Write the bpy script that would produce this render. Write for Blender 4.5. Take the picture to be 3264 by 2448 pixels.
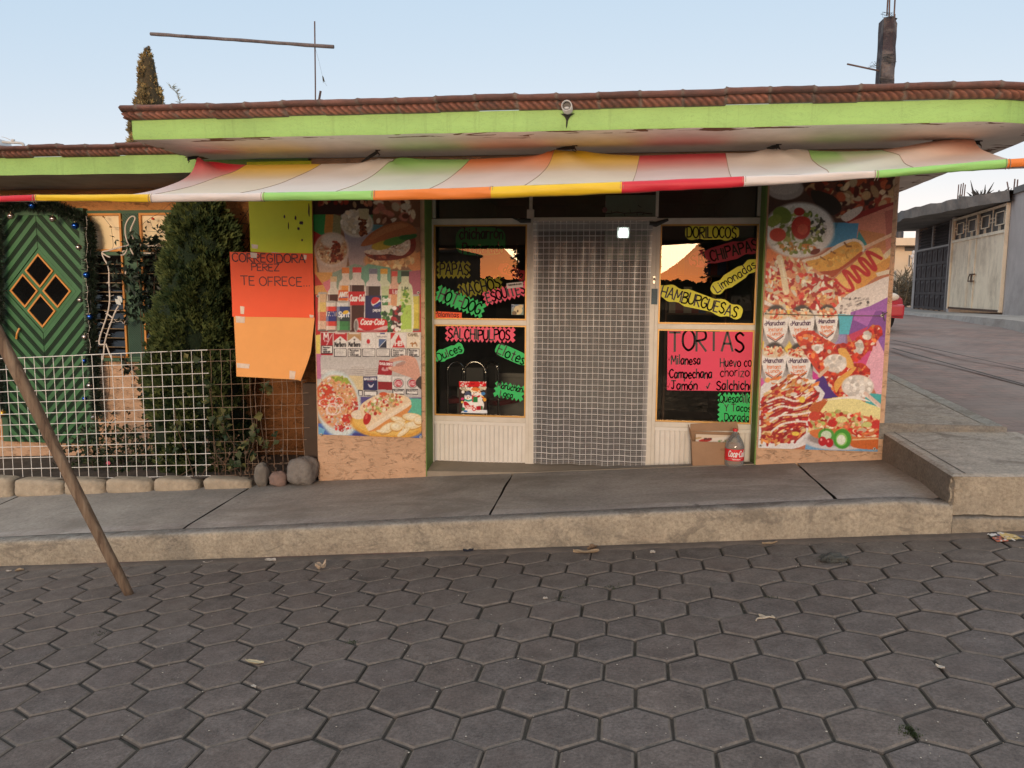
import bpy, bmesh, math, random
import numpy as np
from mathutils import Vector, Matrix, noise as mnoise
R_ = math.radians
for o in list(bpy.data.objects): bpy.data.objects.remove(o, do_unlink=True)
SC = bpy.context.scene
COL = SC.collection
random.seed(7); rng = np.random.default_rng(7)

# ---------------------------------------------------------------- camera
PITCH, ROLL, YAW = R_(6.8304), R_(0.38499), R_(-8.03944)
FPX, IW, IH = 2516.0, 3264, 2448
EYE = Vector((0, 0, 1.557))
def _cam():
    fw = Vector((math.sin(YAW), math.cos(YAW), 0)); rt = Vector((math.cos(YAW), -math.sin(YAW), 0)); up = Vector((0, 0, 1))
    f2 = fw*math.cos(PITCH) - up*math.sin(PITCH); u2 = up*math.cos(PITCH) + fw*math.sin(PITCH)
    r3 = rt*math.cos(ROLL) + u2*math.sin(ROLL); u3 = u2*math.cos(ROLL) - rt*math.sin(ROLL)
    return r3, u3, f2
CR, CU, CF = _cam()
cd = bpy.data.cameras.new('camera'); cam = bpy.data.objects.new('camera', cd); COL.objects.link(cam)
cd.sensor_width = 36; cd.lens = FPX/IW*36; cd.clip_start = .05; cd.clip_end = 3000
cam.matrix_world = Matrix(((CR.x, CU.x, -CF.x, 0), (CR.y, CU.y, -CF.y, 0), (CR.z, CU.z, -CF.z, EYE.z), (0, 0, 0, 1)))
SC.camera = cam

# ---------------------------------------------------------------- sky and sun (low, behind the photographer)
SUN_EL, SUN_AZ = 9.0, -2.0          # degrees; azimuth measured from -Y towards +X
w = bpy.data.worlds.new('World'); SC.world = w; w.use_nodes = True
nt = w.node_tree; nt.nodes.clear()
sky = nt.nodes.new('ShaderNodeTexSky'); sky.sky_type = 'NISHITA'; sky.sun_disc = False
sky.sun_elevation = R_(SUN_EL); sky.sun_rotation = R_(180 - SUN_AZ)
sky.altitude = 2200; sky.air_density = 1.0; sky.dust_density = 3.0; sky.ozone_density = 0.6
bg = nt.nodes.new('ShaderNodeBackground'); bg.inputs['Strength'].default_value = 0.12
wo = nt.nodes.new('ShaderNodeOutputWorld')
veil = nt.nodes.new('ShaderNodeVectorMath'); veil.operation = 'MULTIPLY_ADD'   # thin bright evening veil over the whole sky
nt.links.new(sky.outputs[0], veil.inputs[0]); veil.inputs[1].default_value = (.95, .45, .19); veil.inputs[2].default_value = (2.12, 3.50, 4.95)
# warm fill added to the sky above the frame to light the ground
tc = nt.nodes.new('ShaderNodeTexCoord'); sx = nt.nodes.new('ShaderNodeSeparateXYZ'); mr = nt.nodes.new('ShaderNodeMapRange'); mr.interpolation_type = 'SMOOTHSTEP'
mr.inputs[1].default_value = .38; mr.inputs[2].default_value = .85; nt.links.new(tc.outputs['Generated'], sx.inputs[0]); nt.links.new(sx.outputs[2], mr.inputs[0])
cl = nt.nodes.new('ShaderNodeVectorMath'); cl.operation = 'SCALE'; cl.inputs[0].default_value = (4.2, 3.4, 2.5); nt.links.new(mr.outputs[0], cl.inputs['Scale'])
ad = nt.nodes.new('ShaderNodeVectorMath'); ad.operation = 'ADD'; nt.links.new(veil.outputs[0], ad.inputs[0]); nt.links.new(cl.outputs[0], ad.inputs[1])
nt.links.new(ad.outputs[0], bg.inputs[0]); nt.links.new(bg.outputs[0], wo.inputs[0])
sl = bpy.data.lights.new('sun', 'SUN'); sl.energy = 1.8; sl.angle = R_(18); sl.color = (1.0, .80, .58)
so = bpy.data.objects.new('sun', sl); COL.objects.link(so)
sd = Vector((math.sin(R_(SUN_AZ))*math.cos(R_(SUN_EL)), -math.cos(R_(SUN_AZ))*math.cos(R_(SUN_EL)), math.sin(R_(SUN_EL))))
so.rotation_euler = sd.to_track_quat('Z', 'Y').to_euler()
vs = SC.view_settings; vs.view_transform = 'Standard'; vs.look = 'None'; vs.gamma = 1; vs.use_curve_mapping = False
vs.exposure = 0.36
SC.cycles.use_denoising = True
SC.cycles.max_bounces = 8; SC.cycles.transparent_max_bounces = 24
SC.cycles.sample_clamp_indirect = 6

# ---------------------------------------------------------------- photo pixel -> point on a real plane
def ray(px, py):
    return CR*((px-IW/2)/FPX) - CU*((py-IH/2)/FPX) + CF
def at(px, py, Y):
    d = ray(px, py); return EYE + d*(Y/d.y)
def atz(px, py, z):
    d = ray(px, py); return EYE + d*((z-EYE.z)/d.z)
def proj(p):
    q = Vector(p)-EYE; c = q.dot(CF)
    return IW/2+FPX*q.dot(CR)/c, IH/2-FPX*q.dot(CU)/c
def road_z(x, y): return .08932*x - .02838*y
def kerb_z(x):
    t = min(1, max(0, (x-1.65)/.4)); return .075+.094*x - .035*t*t
def walk_z(x, y):
    t = (y-5.17)/1.33; return (.075+.094*x)*(1-t) + (.075+.0776*x)*t
def side_z(y):      # side street surface
    return float(np.interp(y, [4.6, 6.0, 9.3, 12, 16, 20, 30, 60], [.2, .38, .545, .72, .90, .93, .90, .9]))
def lerp(a, b, t): return a+(b-a)*t
def n1(x, s=0.): return mnoise.noise(Vector((x, s, .37)))
def n3(x, y, z): return mnoise.noise(Vector((x, y, z)))
def s2l(c):
    c = np.asarray(c, float); return np.where(c <= .04045, c/12.92, ((c+.055)/1.055)**2.4)
def rgb(r, g, b): return tuple(float(v) for v in s2l(np.array([r, g, b])/255.))

# ---------------------------------------------------------------- materials
MATS = {}
class NT:
    def __init__(s, mat): s.t = mat.node_tree; s.n = s.t.nodes; s.l = s.t.links
    def new(s, typ, **kw):
        n = s.n.new(typ)
        for k, v in kw.items():
            if k.startswith('i_'): n.inputs[k[2:].replace('_', ' ')].default_value = v
            else: setattr(n, k, v)
        return n
    def link(s, a, b): s.l.new(a, b)
    def noise(s, scale, detail=5, rough=.6, vec=None, dist=0.):
        n = s.new('ShaderNodeTexNoise'); n.inputs['Scale'].default_value = scale; n.inputs['Detail'].default_value = detail
        n.inputs['Roughness'].default_value = rough; n.inputs['Distortion'].default_value = dist
        if vec is not None: s.link(vec, n.inputs['Vector'])
        return n.outputs['Fac']
    def ramp(s, fac, stops, mode='LINEAR'):
        r = s.new('ShaderNodeValToRGB'); r.color_ramp.interpolation = mode; e = r.color_ramp.elements
        while len(e) < len(stops): e.new(.5)
        for k, (p, c) in enumerate(stops):
            e[k].position = p; c = c if hasattr(c, '__len__') else (c, c, c); e[k].color = (*c[:3], 1)
        s.link(fac, r.inputs[0]); return r.outputs[0]
    def mix(s, fac, a, b, typ='MIX'):
        m = s.new('ShaderNodeMix', data_type='RGBA', blend_type=typ)
        for v, k in ((fac, 0), (a, 6), (b, 7)):
            if isinstance(v, (int, float)): m.inputs[k].default_value = v
            elif isinstance(v, tuple): m.inputs[k].default_value = (*v[:3], 1)
            else: s.link(v, m.inputs[k])
        return m.outputs[2]
    def math(s, op, a, b=0.):
        m = s.new('ShaderNodeMath', operation=op)
        for k, v in ((0, a), (1, b)):
            if isinstance(v, (int, float)): m.inputs[k].default_value = v
            else: s.link(v, m.inputs[k])
        return m.outputs[0]
    def pos(s, sc=(1, 1, 1)):
        g = s.new('ShaderNodeTexCoord'); m = s.new('ShaderNodeMapping'); m.inputs['Scale'].default_value = sc
        s.link(g.outputs['Object'], m.inputs[0]); return m.outputs[0]
    def xyz(s):
        g = s.new('ShaderNodeTexCoord'); x = s.new('ShaderNodeSeparateXYZ'); s.link(g.outputs['Object'], x.inputs[0]); return x.outputs
    def attr(s, name): return s.new('ShaderNodeAttribute', attribute_name=name).outputs['Color']
    def bump(s, h, strength, dist=.01):
        b = s.new('ShaderNodeBump'); b.inputs['Strength'].default_value = strength; b.inputs['Distance'].default_value = dist
        s.link(h, b.inputs['Height']); return b.outputs[0]
def newmat(name):
    m = bpy.data.materials.new(name); m.use_nodes = True; MATS[name] = m
    t = NT(m); b = m.node_tree.nodes['Principled BSDF']; return m, t, b
def M(name, col, rough=.75, var=.18, scale=6., dirt=None, dirt_amt=.3, dirt_scale=2.5, bump=0., bscale=40., metal=0., spec=.5, sc=(1, 1, 1), attr=None, coat=0., sheen=0.):
    """ordinary surface: base colour broken by two noises, optional dirt colour in patches, optional bump"""
    if name in MATS: return MATS[name]
    m, t, b = newmat(name); p = t.pos(sc)
    base = t.attr(attr) if attr else tuple(col)
    f = t.noise(scale, 6, .65, p)
    c = t.mix(1.0, base, t.ramp(f, [(.25, 1-var), (.75, 1+var*.6)]), 'MULTIPLY') if var else None
    if c is None:
        if attr: c = base
        else: b.inputs['Base Color'].default_value = (*col, 1)
    if dirt is not None:
        g = t.noise(dirt_scale, 7, .7, p, .4)
        c = t.mix(t.math('MULTIPLY', t.ramp(g, [(.45, 0.), (.72, 1.)]), dirt_amt), c, tuple(dirt))
    if c is not None: t.link(c, b.inputs['Base Color'])
    b.inputs['Roughness'].default_value = rough; b.inputs['Metallic'].default_value = metal
    b.inputs['Specular IOR Level'].default_value = spec; b.inputs['Coat Weight'].default_value = coat; b.inputs['Sheen Weight'].default_value = sheen
    if bump: t.link(t.bump(t.noise(bscale, 5, .6, p), bump), b.inputs['Normal'])
    return m

# ---------------------------------------------------------------- mesh builder
ORG = {}
class MB:
    def __init__(s): s.v = []; s.f = []; s.m = []; s.c = None
    def add(s, vs, fs, mi=0):
        o = len(s.v); s.v += [tuple(v) for v in vs]; s.f += [tuple(i+o for i in f) for f in fs]
        s.m += ([mi]*len(fs) if isinstance(mi, int) else list(mi)); return o
    def quad(s, a, b, c, d, mi=0): s.add([a, b, c, d], [(0, 1, 2, 3)], mi)
    def poly(s, pts, mi=0): s.add(pts, [tuple(range(len(pts)))], mi)
    def box(s, x0, x1, y0, y1, z0, z1, mi=0):
        s.add([(x0, y0, z0), (x1, y0, z0), (x1, y1, z0), (x0, y1, z0), (x0, y0, z1), (x1, y0, z1), (x1, y1, z1), (x0, y1, z1)],
              [(0, 3, 2, 1), (4, 5, 6, 7), (0, 1, 5, 4), (1, 2, 6, 5), (2, 3, 7, 6), (3, 0, 4, 7)], mi)
    def obox(s, c, ax, ay, az, mi=0):   # oriented box: centre and three half-axes
        c, ax, ay, az = map(Vector, (c, ax, ay, az)); vs = []
        for k in (-1, 1):
            for i, j in ((-1, -1), (1, -1), (1, 1), (-1, 1)): vs.append(c+ax*i+ay*j+az*k)
        s.add(vs, [(0, 3, 2, 1), (4, 5, 6, 7), (0, 1, 5, 4), (1, 2, 6, 5), (2, 3, 7, 6), (3, 0, 4, 7)], mi)
    def prism(s, pts, off, mi=0):       # polygon swept by off, closed
        off = Vector(off); n = len(pts); pts = [Vector(p) for p in pts]
        s.add(pts+[p+off for p in pts], [tuple(range(n))[::-1], tuple(range(n, 2*n))]+[(i, (i+1) % n, n+(i+1) % n, n+i) for i in range(n)], mi)
    def tube(s, pts, r, n=6, mi=0, caps=True, rough=0.):
        pts = [Vector(p) for p in pts]; k = len(pts); rs = r if hasattr(r, '__len__') else [r]*k; vs = []; fs = []; prev = None
        for i, p in enumerate(pts):
            d = (pts[min(i+1, k-1)]-pts[max(i-1, 0)]).normalized()
            a = (prev - d*prev.dot(d)) if prev is not None else d.orthogonal()
            if a.length < 1e-6: a = d.orthogonal()
            a.normalize(); prev = a; b = d.cross(a)
            for j in range(n):
                t = 2*math.pi*j/n; q = rs[i]*(1+(rough*n1(i*.7+j*9.1, j*3.3) if rough else 0)); vs.append(p+a*math.cos(t)*q+b*math.sin(t)*q)
        for i in range(k-1):
            for j in range(n): fs.append((i*n+j, i*n+(j+1) % n, (i+1)*n+(j+1) % n, (i+1)*n+j))
        if caps: fs += [tuple(range(n))[::-1], tuple(range((k-1)*n, k*n))]
        s.add(vs, fs, mi)
    def lathe(s, prof, c=(0, 0, 0), n=24, mi=0, squash=1.):      # prof: (r, z) list; mi may be list per ring
        c = Vector(c); vs = []; fs = []; ms = []
        for r, z in prof:
            for j in range(n): vs.append(c+Vector((r*math.cos(2*math.pi*j/n), r*squash*math.sin(2*math.pi*j/n), z)))
        for i in range(len(prof)-1):
            for j in range(n): fs.append((i*n+j, i*n+(j+1) % n, (i+1)*n+(j+1) % n, (i+1)*n+j)); ms.append(mi if isinstance(mi, int) else mi[i])
        s.add(vs, fs, ms)
    def ball(s, c, r, n=12, mi=0, sq=(1, 1, 1), rough=0., seed=0.):
        c = Vector(c); vs = []; fs = []; m = n//2
        for i in range(m+1):
            th = math.pi*i/m
            for j in range(n):
                d = Vector((math.sin(th)*math.cos(2*math.pi*j/n), math.sin(th)*math.sin(2*math.pi*j/n), math.cos(th)))
                q = r*(1+rough*n3(d.x*1.7+seed, d.y*1.7, d.z*1.7)+rough*.4*n3(d.x*5+seed, d.y*5, d.z*5))
                vs.append(c+Vector((d.x*q*sq[0], d.y*q*sq[1], d.z*q*sq[2])))
        for i in range(m):
            for j in range(n): fs.append((i*n+j, (i+1)*n+j, (i+1)*n+(j+1) % n, i*n+(j+1) % n))
        s.add(vs, fs, mi)
    def grid(s, fn, nu, nv, mi=0, wrap=False):   # fn(i,j)->point ; mi may be a function of (i,j)
        o = [fn(i, j) for i in range(nu+1) for j in range(nv+1)]; fs = []; ms = []
        for i in range(nu):
            for j in range(nv):
                a = i*(nv+1)+j; fs.append((a, a+nv+1, a+nv+2, a+1)); ms.append(mi(i, j) if callable(mi) else mi)
        s.add(o, fs, ms)
    def build(s, name, mats, parent=None, smooth=False, colors=None, bevel=0., autosm=None):
        v = np.array(s.v, dtype=np.float64)
        if parent is not None: org = Vector(ORG[parent.name])
        else: org = Vector((float(v[:, 0].min()+v[:, 0].max())/2, float(v[:, 1].min()+v[:, 1].max())/2, float(v[:, 2].min())))
        v = v-np.array(org)
        me = bpy.data.meshes.new(name); me.from_pydata(v.tolist(), [], s.f)
        for m in (mats if isinstance(mats, (list, tuple)) else [mats]): me.materials.append(m)
        if any(s.m): me.polygons.foreach_set('material_index', s.m)
        if smooth: me.polygons.foreach_set('use_smooth', [True]*len(me.polygons))
        if colors is not None:
            ca = me.color_attributes.new('Col', 'FLOAT_COLOR', 'POINT'); a = np.ones((len(v), 4), np.float32); a[:, :3] = np.asarray(colors)[:, :3]
            ca.data.foreach_set('color', a.ravel())
        me.update()
        o = bpy.data.objects.new(name, me); COL.objects.link(o)
        if parent is not None: o.parent = parent
        else: o.location = org
        ORG[o.name] = tuple(org)
        if bevel:
            bm = o.modifiers.new('bevel', 'BEVEL'); bm.width = bevel; bm.segments = 2; bm.limit_method = 'ANGLE'
        return o
def tag(o, label=None, cat=None, group=None, kind=None):
    if label: o['label'] = label
    if cat: o['category'] = cat
    if group: o['group'] = group
    if kind: o['kind'] = kind
    return o
def thing(name, loc, label, cat, group=None):
    o = bpy.data.objects.new(name, None); COL.objects.link(o); o.location = loc; o.empty_display_size = .1
    ORG[o.name] = tuple(loc); return tag(o, label, cat, group)
def copy_tree(o, loc, label=None, rotz=None):
    def cp(a, par):
        c = a.copy(); COL.objects.link(c)
        if par is not None: c.parent = par
        for ch in a.children: cp(ch, c)
        return c
    c = cp(o, None); c.location = loc
    if rotz is not None: c.rotation_euler.z = rotz
    if label: c['label'] = label
    ORG[c.name] = tuple(loc); return c
# ================================================================ SETTING: ground, road, kerb, pavements
def paver_mat():
    m, t, b = newmat('paver'); p = t.pos()
    c = t.mix(1, t.attr('Col'), t.ramp(t.noise(9, 6, .65, p), [(.3, .70), (.7, 1.24)]), 'MULTIPLY')
    c = t.mix(1, c, t.ramp(t.noise(75, 6, .75, p), [(.30, .55), (.5, 1.0), (.72, 1.5)]), 'MULTIPLY')
    c = t.mix(t.math('MULTIPLY', t.ramp(t.noise(3.1, 5, .6, p, .3), [(.5, 0.), (.75, 1.)]), .45), c, (.125, .093, .080))
    c = t.mix(t.math('MULTIPLY', t.ramp(t.noise(34, 4, .7, p), [(.62, 0.), (.72, 1.)]), .35), c, (.21, .19, .17))
    c = t.mix(t.math('MULTIPLY', t.ramp(t.noise(2.3, 3, .5, p), [(.66, 0.), (.74, 1.)]), .5), c, (.035, .033, .032))
    c = t.mix(t.math('MULTIPLY', t.ramp(t.noise(.55, 5, .6, p, .6), [(.5, 0.), (.7, 1.)]), .35), c, (.16, .132, .11))
    t.link(c, b.inputs['Base Color']); t.link(t.ramp(t.noise(5, 4, .6, p), [(.3, .62), (.7, .9)]), b.inputs['Roughness'])
    b.inputs['Specular IOR Level'].default_value = .35
    t.link(t.bump(t.noise(110, 6, .75, p), .7, .006), b.inputs['Normal']); return m
def build_road():
    s = .1596; ax = Vector((.99601, -.00484, .08910)).normalized(); n = Vector((-.08893, .02825, .99564)).normalized(); ay = n.cross(ax)
    o = Vector((-.46249, 4.10975, -.15772)); b = MB(); cols = []
    def P(u, v, h): return o+ax*(u*s)+ay*(v*s)+n*h
    hexv = [(0, 1), (.8660254, .5), (.8660254, -.5), (0, -1), (-.8660254, -.5), (-.8660254, .5)]
    for r in range(-8, 28):
        for i in range(-34, 30):
            cx = (i+.5+(r % 2)*.5)*3**.5; cy = -1.5*r-.5
            c = P(cx, cy, 0)
            if not (-8.2 < c.x < 7.0 and -.4 < c.y < 5.19): continue
            h = random.gauss(0, .0017); tx, ty = random.gauss(0, .006), random.gauss(0, .006)
            ro = random.gauss(0, .008); k = random.uniform(.90, 1.10)
            hue = random.random(); base = np.array([.126, .106, .097])*(1-hue)+np.array([.132, .107, .094])*hue
            chip = [random.gauss(0, .009)-(.03 if random.random() < .04 else 0) for _ in range(6)]; jx, jy = random.gauss(0, .008), random.gauss(0, .008)
            def ring(f, dz):
                out = []
                for q_, (a, d) in enumerate(hexv):
                    a, d = a*(1+chip[q_]), d*(1+chip[q_])
                    x = (a*math.cos(ro)-d*math.sin(ro))*f; y = (a*math.sin(ro)+d*math.cos(ro))*f
                    out.append(P(cx+x+jx, cy+y+jy, h+dz+(x*tx+y*ty)*s))
                return out
            r0, r1, r2, r3, r4 = ring(.85, .0), ring(.886, -.0007), ring(.945, -.0062), ring(.973, -.011), ring(.974, -.03)
            fs = [tuple(range(6))[::-1]]; ms = [0]
            for q in range(4):
                for j in range(6):
                    fs.append((q*6+j, q*6+(j+1) % 6, (q+1)*6+(j+1) % 6, (q+1)*6+j)); ms.append(0 if q == 0 else (1 if q in (1,) else 2))
            b.add(r0+r1+r2+r3+r4, fs, ms); ds = min(1, max(0, (c.y-3.3)/1.7))*(.55+.5*n1(c.x*1.3, c.y*1.7)); cols += [base*k*(1-ds)+np.array([.175, .150, .128])*ds]*30
    nb = len(b.v)
    def rp(i, j):
        x = -16+i*1.0; y = -11+j*(16.16/16); return (x, y, road_z(x, y)-.014)
    b.grid(rp, 32, 16, 3); cols += [np.array([.03, .027, .024])]*(len(b.v)-nb)
    edge = M('paver_dusty_edge', (.185, .150, .122), .9, .5, 22, dirt=(.085, .074, .066), dirt_amt=.9, dirt_scale=11, bump=.5, bscale=120)
    side = M('paver_side', (.075, .062, .052), .95)
    joint = M('joint_soil', (.055, .046, .038), 1., .5, 30, dirt=(.03, .04, .015), dirt_amt=.5, dirt_scale=3, bump=.6, bscale=120)
    tag(b.build('road', [paver_mat(), edge, side, joint], colors=cols), kind='structure')
    # strip of dirt and cement against the kerb, lapping over the last pavers
    g = MB(); cols = []
    N = 420
    for i in range(N+1):
        x = -9+18.*i/N; wd = .10+.035*n1(x*1.3)+.022*n1(x*6, 4)+.008*n1(x*21, 2)
        for k, (yy, dz) in enumerate(((5.185, .012), (5.185-wd*.45, .010+.003*n1(x*9)), (5.185-wd, -.002), (5.185-wd-.006, -.02))):
            g.v.append((x, yy, road_z(x, yy)+dz)); red = max(0, n1(x*2.1, 9)*1.5)*(k == 0)
            cols.append(np.array([.125, .102, .085])*(1-red)+np.array([.19, .085, .07])*red)
    for i in range(N):
        for k in range(3): a = i*4+k; g.f.append((a, a+4, a+5, a+1)); g.m.append(0)
    tag(g.build('gutter_strip', M('gutter_cement', (.12, .1, .085), .95, .3, 12, dirt=(.06, .055, .05), dirt_amt=.7, bump=.5, bscale=90, attr='Col'), smooth=True, colors=cols), kind='structure')
build_road()

def walk_mat():
    m, t, b = newmat('concrete_walk'); p = t.pos()
    c = t.mix(1, t.attr('Col'), t.ramp(t.noise(2.2, 7, .68, p), [(.3, .74), (.7, 1.12)]), 'MULTIPLY')
    c = t.mix(1, c, t.ramp(t.noise(40, 7, .75, p), [(.3, .72), (.5, 1.), (.72, 1.22)]), 'MULTIPLY')
    c = t.mix(t.math('MULTIPLY', t.ramp(t.noise(1.0, 8, .72, t.pos((.7, 1.6, 1)), .7), [(.47, 0.), (.66, 1.)]), .7), c, (.17, .145, .12))
    c = t.mix(t.math('MULTIPLY', t.ramp(t.noise(3.0, 8, .7, t.pos((.25, 6, 1)), .4), [(.62, 0.), (.68, 1.)]), .4), c, (.52, .49, .45))
    c = t.mix(t.math('MULTIPLY', t.ramp(t.noise(9, 3, .5, p), [(.73, 0.), (.75, 1.)]), .6), c, (.09, .08, .07))
    t.link(c, b.inputs['Base Color']); b.inputs['Roughness'].default_value = .8; b.inputs['Specular IOR Level'].default_value = .35
    t.link(t.bump(t.noise(90, 7, .75, p), .5, .006), b.inputs['Normal']); return m
CONC = walk_mat()
def kerb_mat():
    m, t, b = newmat('kerb_concrete'); p = t.pos()
    c = t.mix(1, t.attr('Col'), t.ramp(t.noise(7, 7, .7, p), [(.28, .72), (.7, 1.16)]), 'MULTIPLY')
    c = t.mix(t.math('MULTIPLY', t.ramp(t.noise(3.3, 8, .75, p, .8), [(.50, 0.), (.70, 1.)]), .6), c, (.25, .22, .18))
    c = t.mix(t.math('MULTIPLY', t.ramp(t.noise(1.7, 6, .7, t.pos((1, 1, 3)), .5), [(.55, 0.), (.7, 1.)]), .5), c, (.50, .42, .31))
    c = t.mix(1, c, t.ramp(t.noise(48, 7, .75, p), [(.30, .62), (.5, 1.), (.72, 1.3)]), 'MULTIPLY')
    c = t.mix(t.math('MULTIPLY', t.ramp(t.noise(2.1, 8, .78, t.pos((1, 1, 2.2)), 1.2), [(.53, 0.), (.60, 1.)]), .55), c, (.17, .145, .115))
    c = t.mix(t.math('MULTIPLY', t.ramp(t.noise(60, 4, .7, p), [(.64, 0.), (.72, 1.)]), .6), c, (.10, .09, .075))
    t.link(c, b.inputs['Base Color']); b.inputs['Roughness'].default_value = .9; b.inputs['Specular IOR Level'].default_value = .3
    t.link(t.bump(t.noise(36, 9, .8, p), 1., .016), b.inputs['Normal']); return m
KERB = kerb_mat()
TAN, GREYT = np.array([.44, .37, .275]), np.array([.40, .375, .335])
def build_kerb():
    b = MB(); cols = []; N = 330
    for i in range(N+1):
        x = -9.5+11.57*i/N; zt = kerb_z(x); z0 = road_z(x, 5.17)
        j = .006*n1(x*3)+.003*n1(x*14, 3); e = .004*n1(x*5, 8)
        prof = [(5.172, z0-.03), (5.170+j, z0+.02), (5.168+j, lerp(z0, zt, .5)), (5.170+j, zt-.030+e), (5.174+j, zt-.012+e), (5.182+j*.6, zt-.003+e), (5.197, zt), (5.30, zt), (5.306, zt-.006)]
        for k, (y, z) in enumerate(prof):
            b.v.append((x, y, z)); t = [0, 0, 0, 0, .2, .75, 1, 1, .5][k]
            low = .35*max(0, n1(x*1.9, 5)) if k < 2 else 0
            c = TAN*(1-t)+GREYT*t; cols.append(c*(1-low)+np.array([.27, .15, .105])*low)
    P = 9
    for i in range(N):
        for k in range(P-1): a = i*P+k; b.f.append((a, a+P, a+P+1, a+1)); b.m.append(0)
    tag(b.build('kerb', KERB, smooth=True, colors=cols), kind='structure')
    # lower course of the kerb carrying on under the corner slab
    b = MB(); cols = []; N = 60
    for i in range(N+1):
        x = 2.072+1.1*i/N; z0 = road_z(x, 5.17); zt = .158+.03*(x-2.07)+.006*n1(x*9)
        for k, (y, z) in enumerate(((5.172, z0-.03), (5.166+.004*n1(x*7), z0+.04), (5.168+.005*n1(x*5), zt-.02), (5.176, zt-.004), (5.25, zt))):
            b.v.append((x, y, z)); cols.append(TAN*(.8+.1*n1(x*4)) if k < 3 else GREYT*.6)
    for i in range(N):
        for k in range(4): a = i*5+k; b.f.append((a, a+5, a+6, a+1)); b.m.append(0)
    tag(b.build('kerb_lower_course', KERB, smooth=True, colors=cols), kind='structure')
build_kerb()

def build_walk():
    b = MB(); cols = []; js = [-9.5, -5.46, -3.21, -.905, 1.40, 2.07]
    for a, c in zip(js[:-1], js[1:]):
        x0, x1 = a+.008, c-.008; N = max(3, int((x1-x0)/.08)); K = 18
        def f(i, j):
            x = x0+(x1-x0)*i/N; y = 5.305+(6.62-5.305)*j/K
            wob = .012*n1(y*3, a) if i in (0, N) else 0
            z = walk_z(x, y)-(.035*min(1, max(0, (x-1.65)/.4))**2*max(0, 1-(y-5.3)/.35))
            return (x+wob, y, z+.003*n1(x*2, y*2)-(.006 if j == 0 else 0))
        o = len(b.v); b.grid(f, N, K)
        for (x, y, z) in b.v[o:]:
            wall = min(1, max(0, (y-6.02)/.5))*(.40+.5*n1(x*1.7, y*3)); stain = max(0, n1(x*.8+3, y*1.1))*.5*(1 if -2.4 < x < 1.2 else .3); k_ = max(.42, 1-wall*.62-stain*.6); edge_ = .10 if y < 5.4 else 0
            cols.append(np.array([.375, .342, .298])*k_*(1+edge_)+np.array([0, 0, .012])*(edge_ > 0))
    def g(i, j):
        x = -9.5+11.57*i/60; y = 5.29+1.35*j/6; return (x, y, walk_z(x, y)-.03)
    o = len(b.v); b.grid(g, 60, 6, 1); cols += [(.05, .045, .04)]*(len(b.v)-o)
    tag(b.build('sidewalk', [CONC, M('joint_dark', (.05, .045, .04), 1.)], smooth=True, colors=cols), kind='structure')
build_walk()

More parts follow.
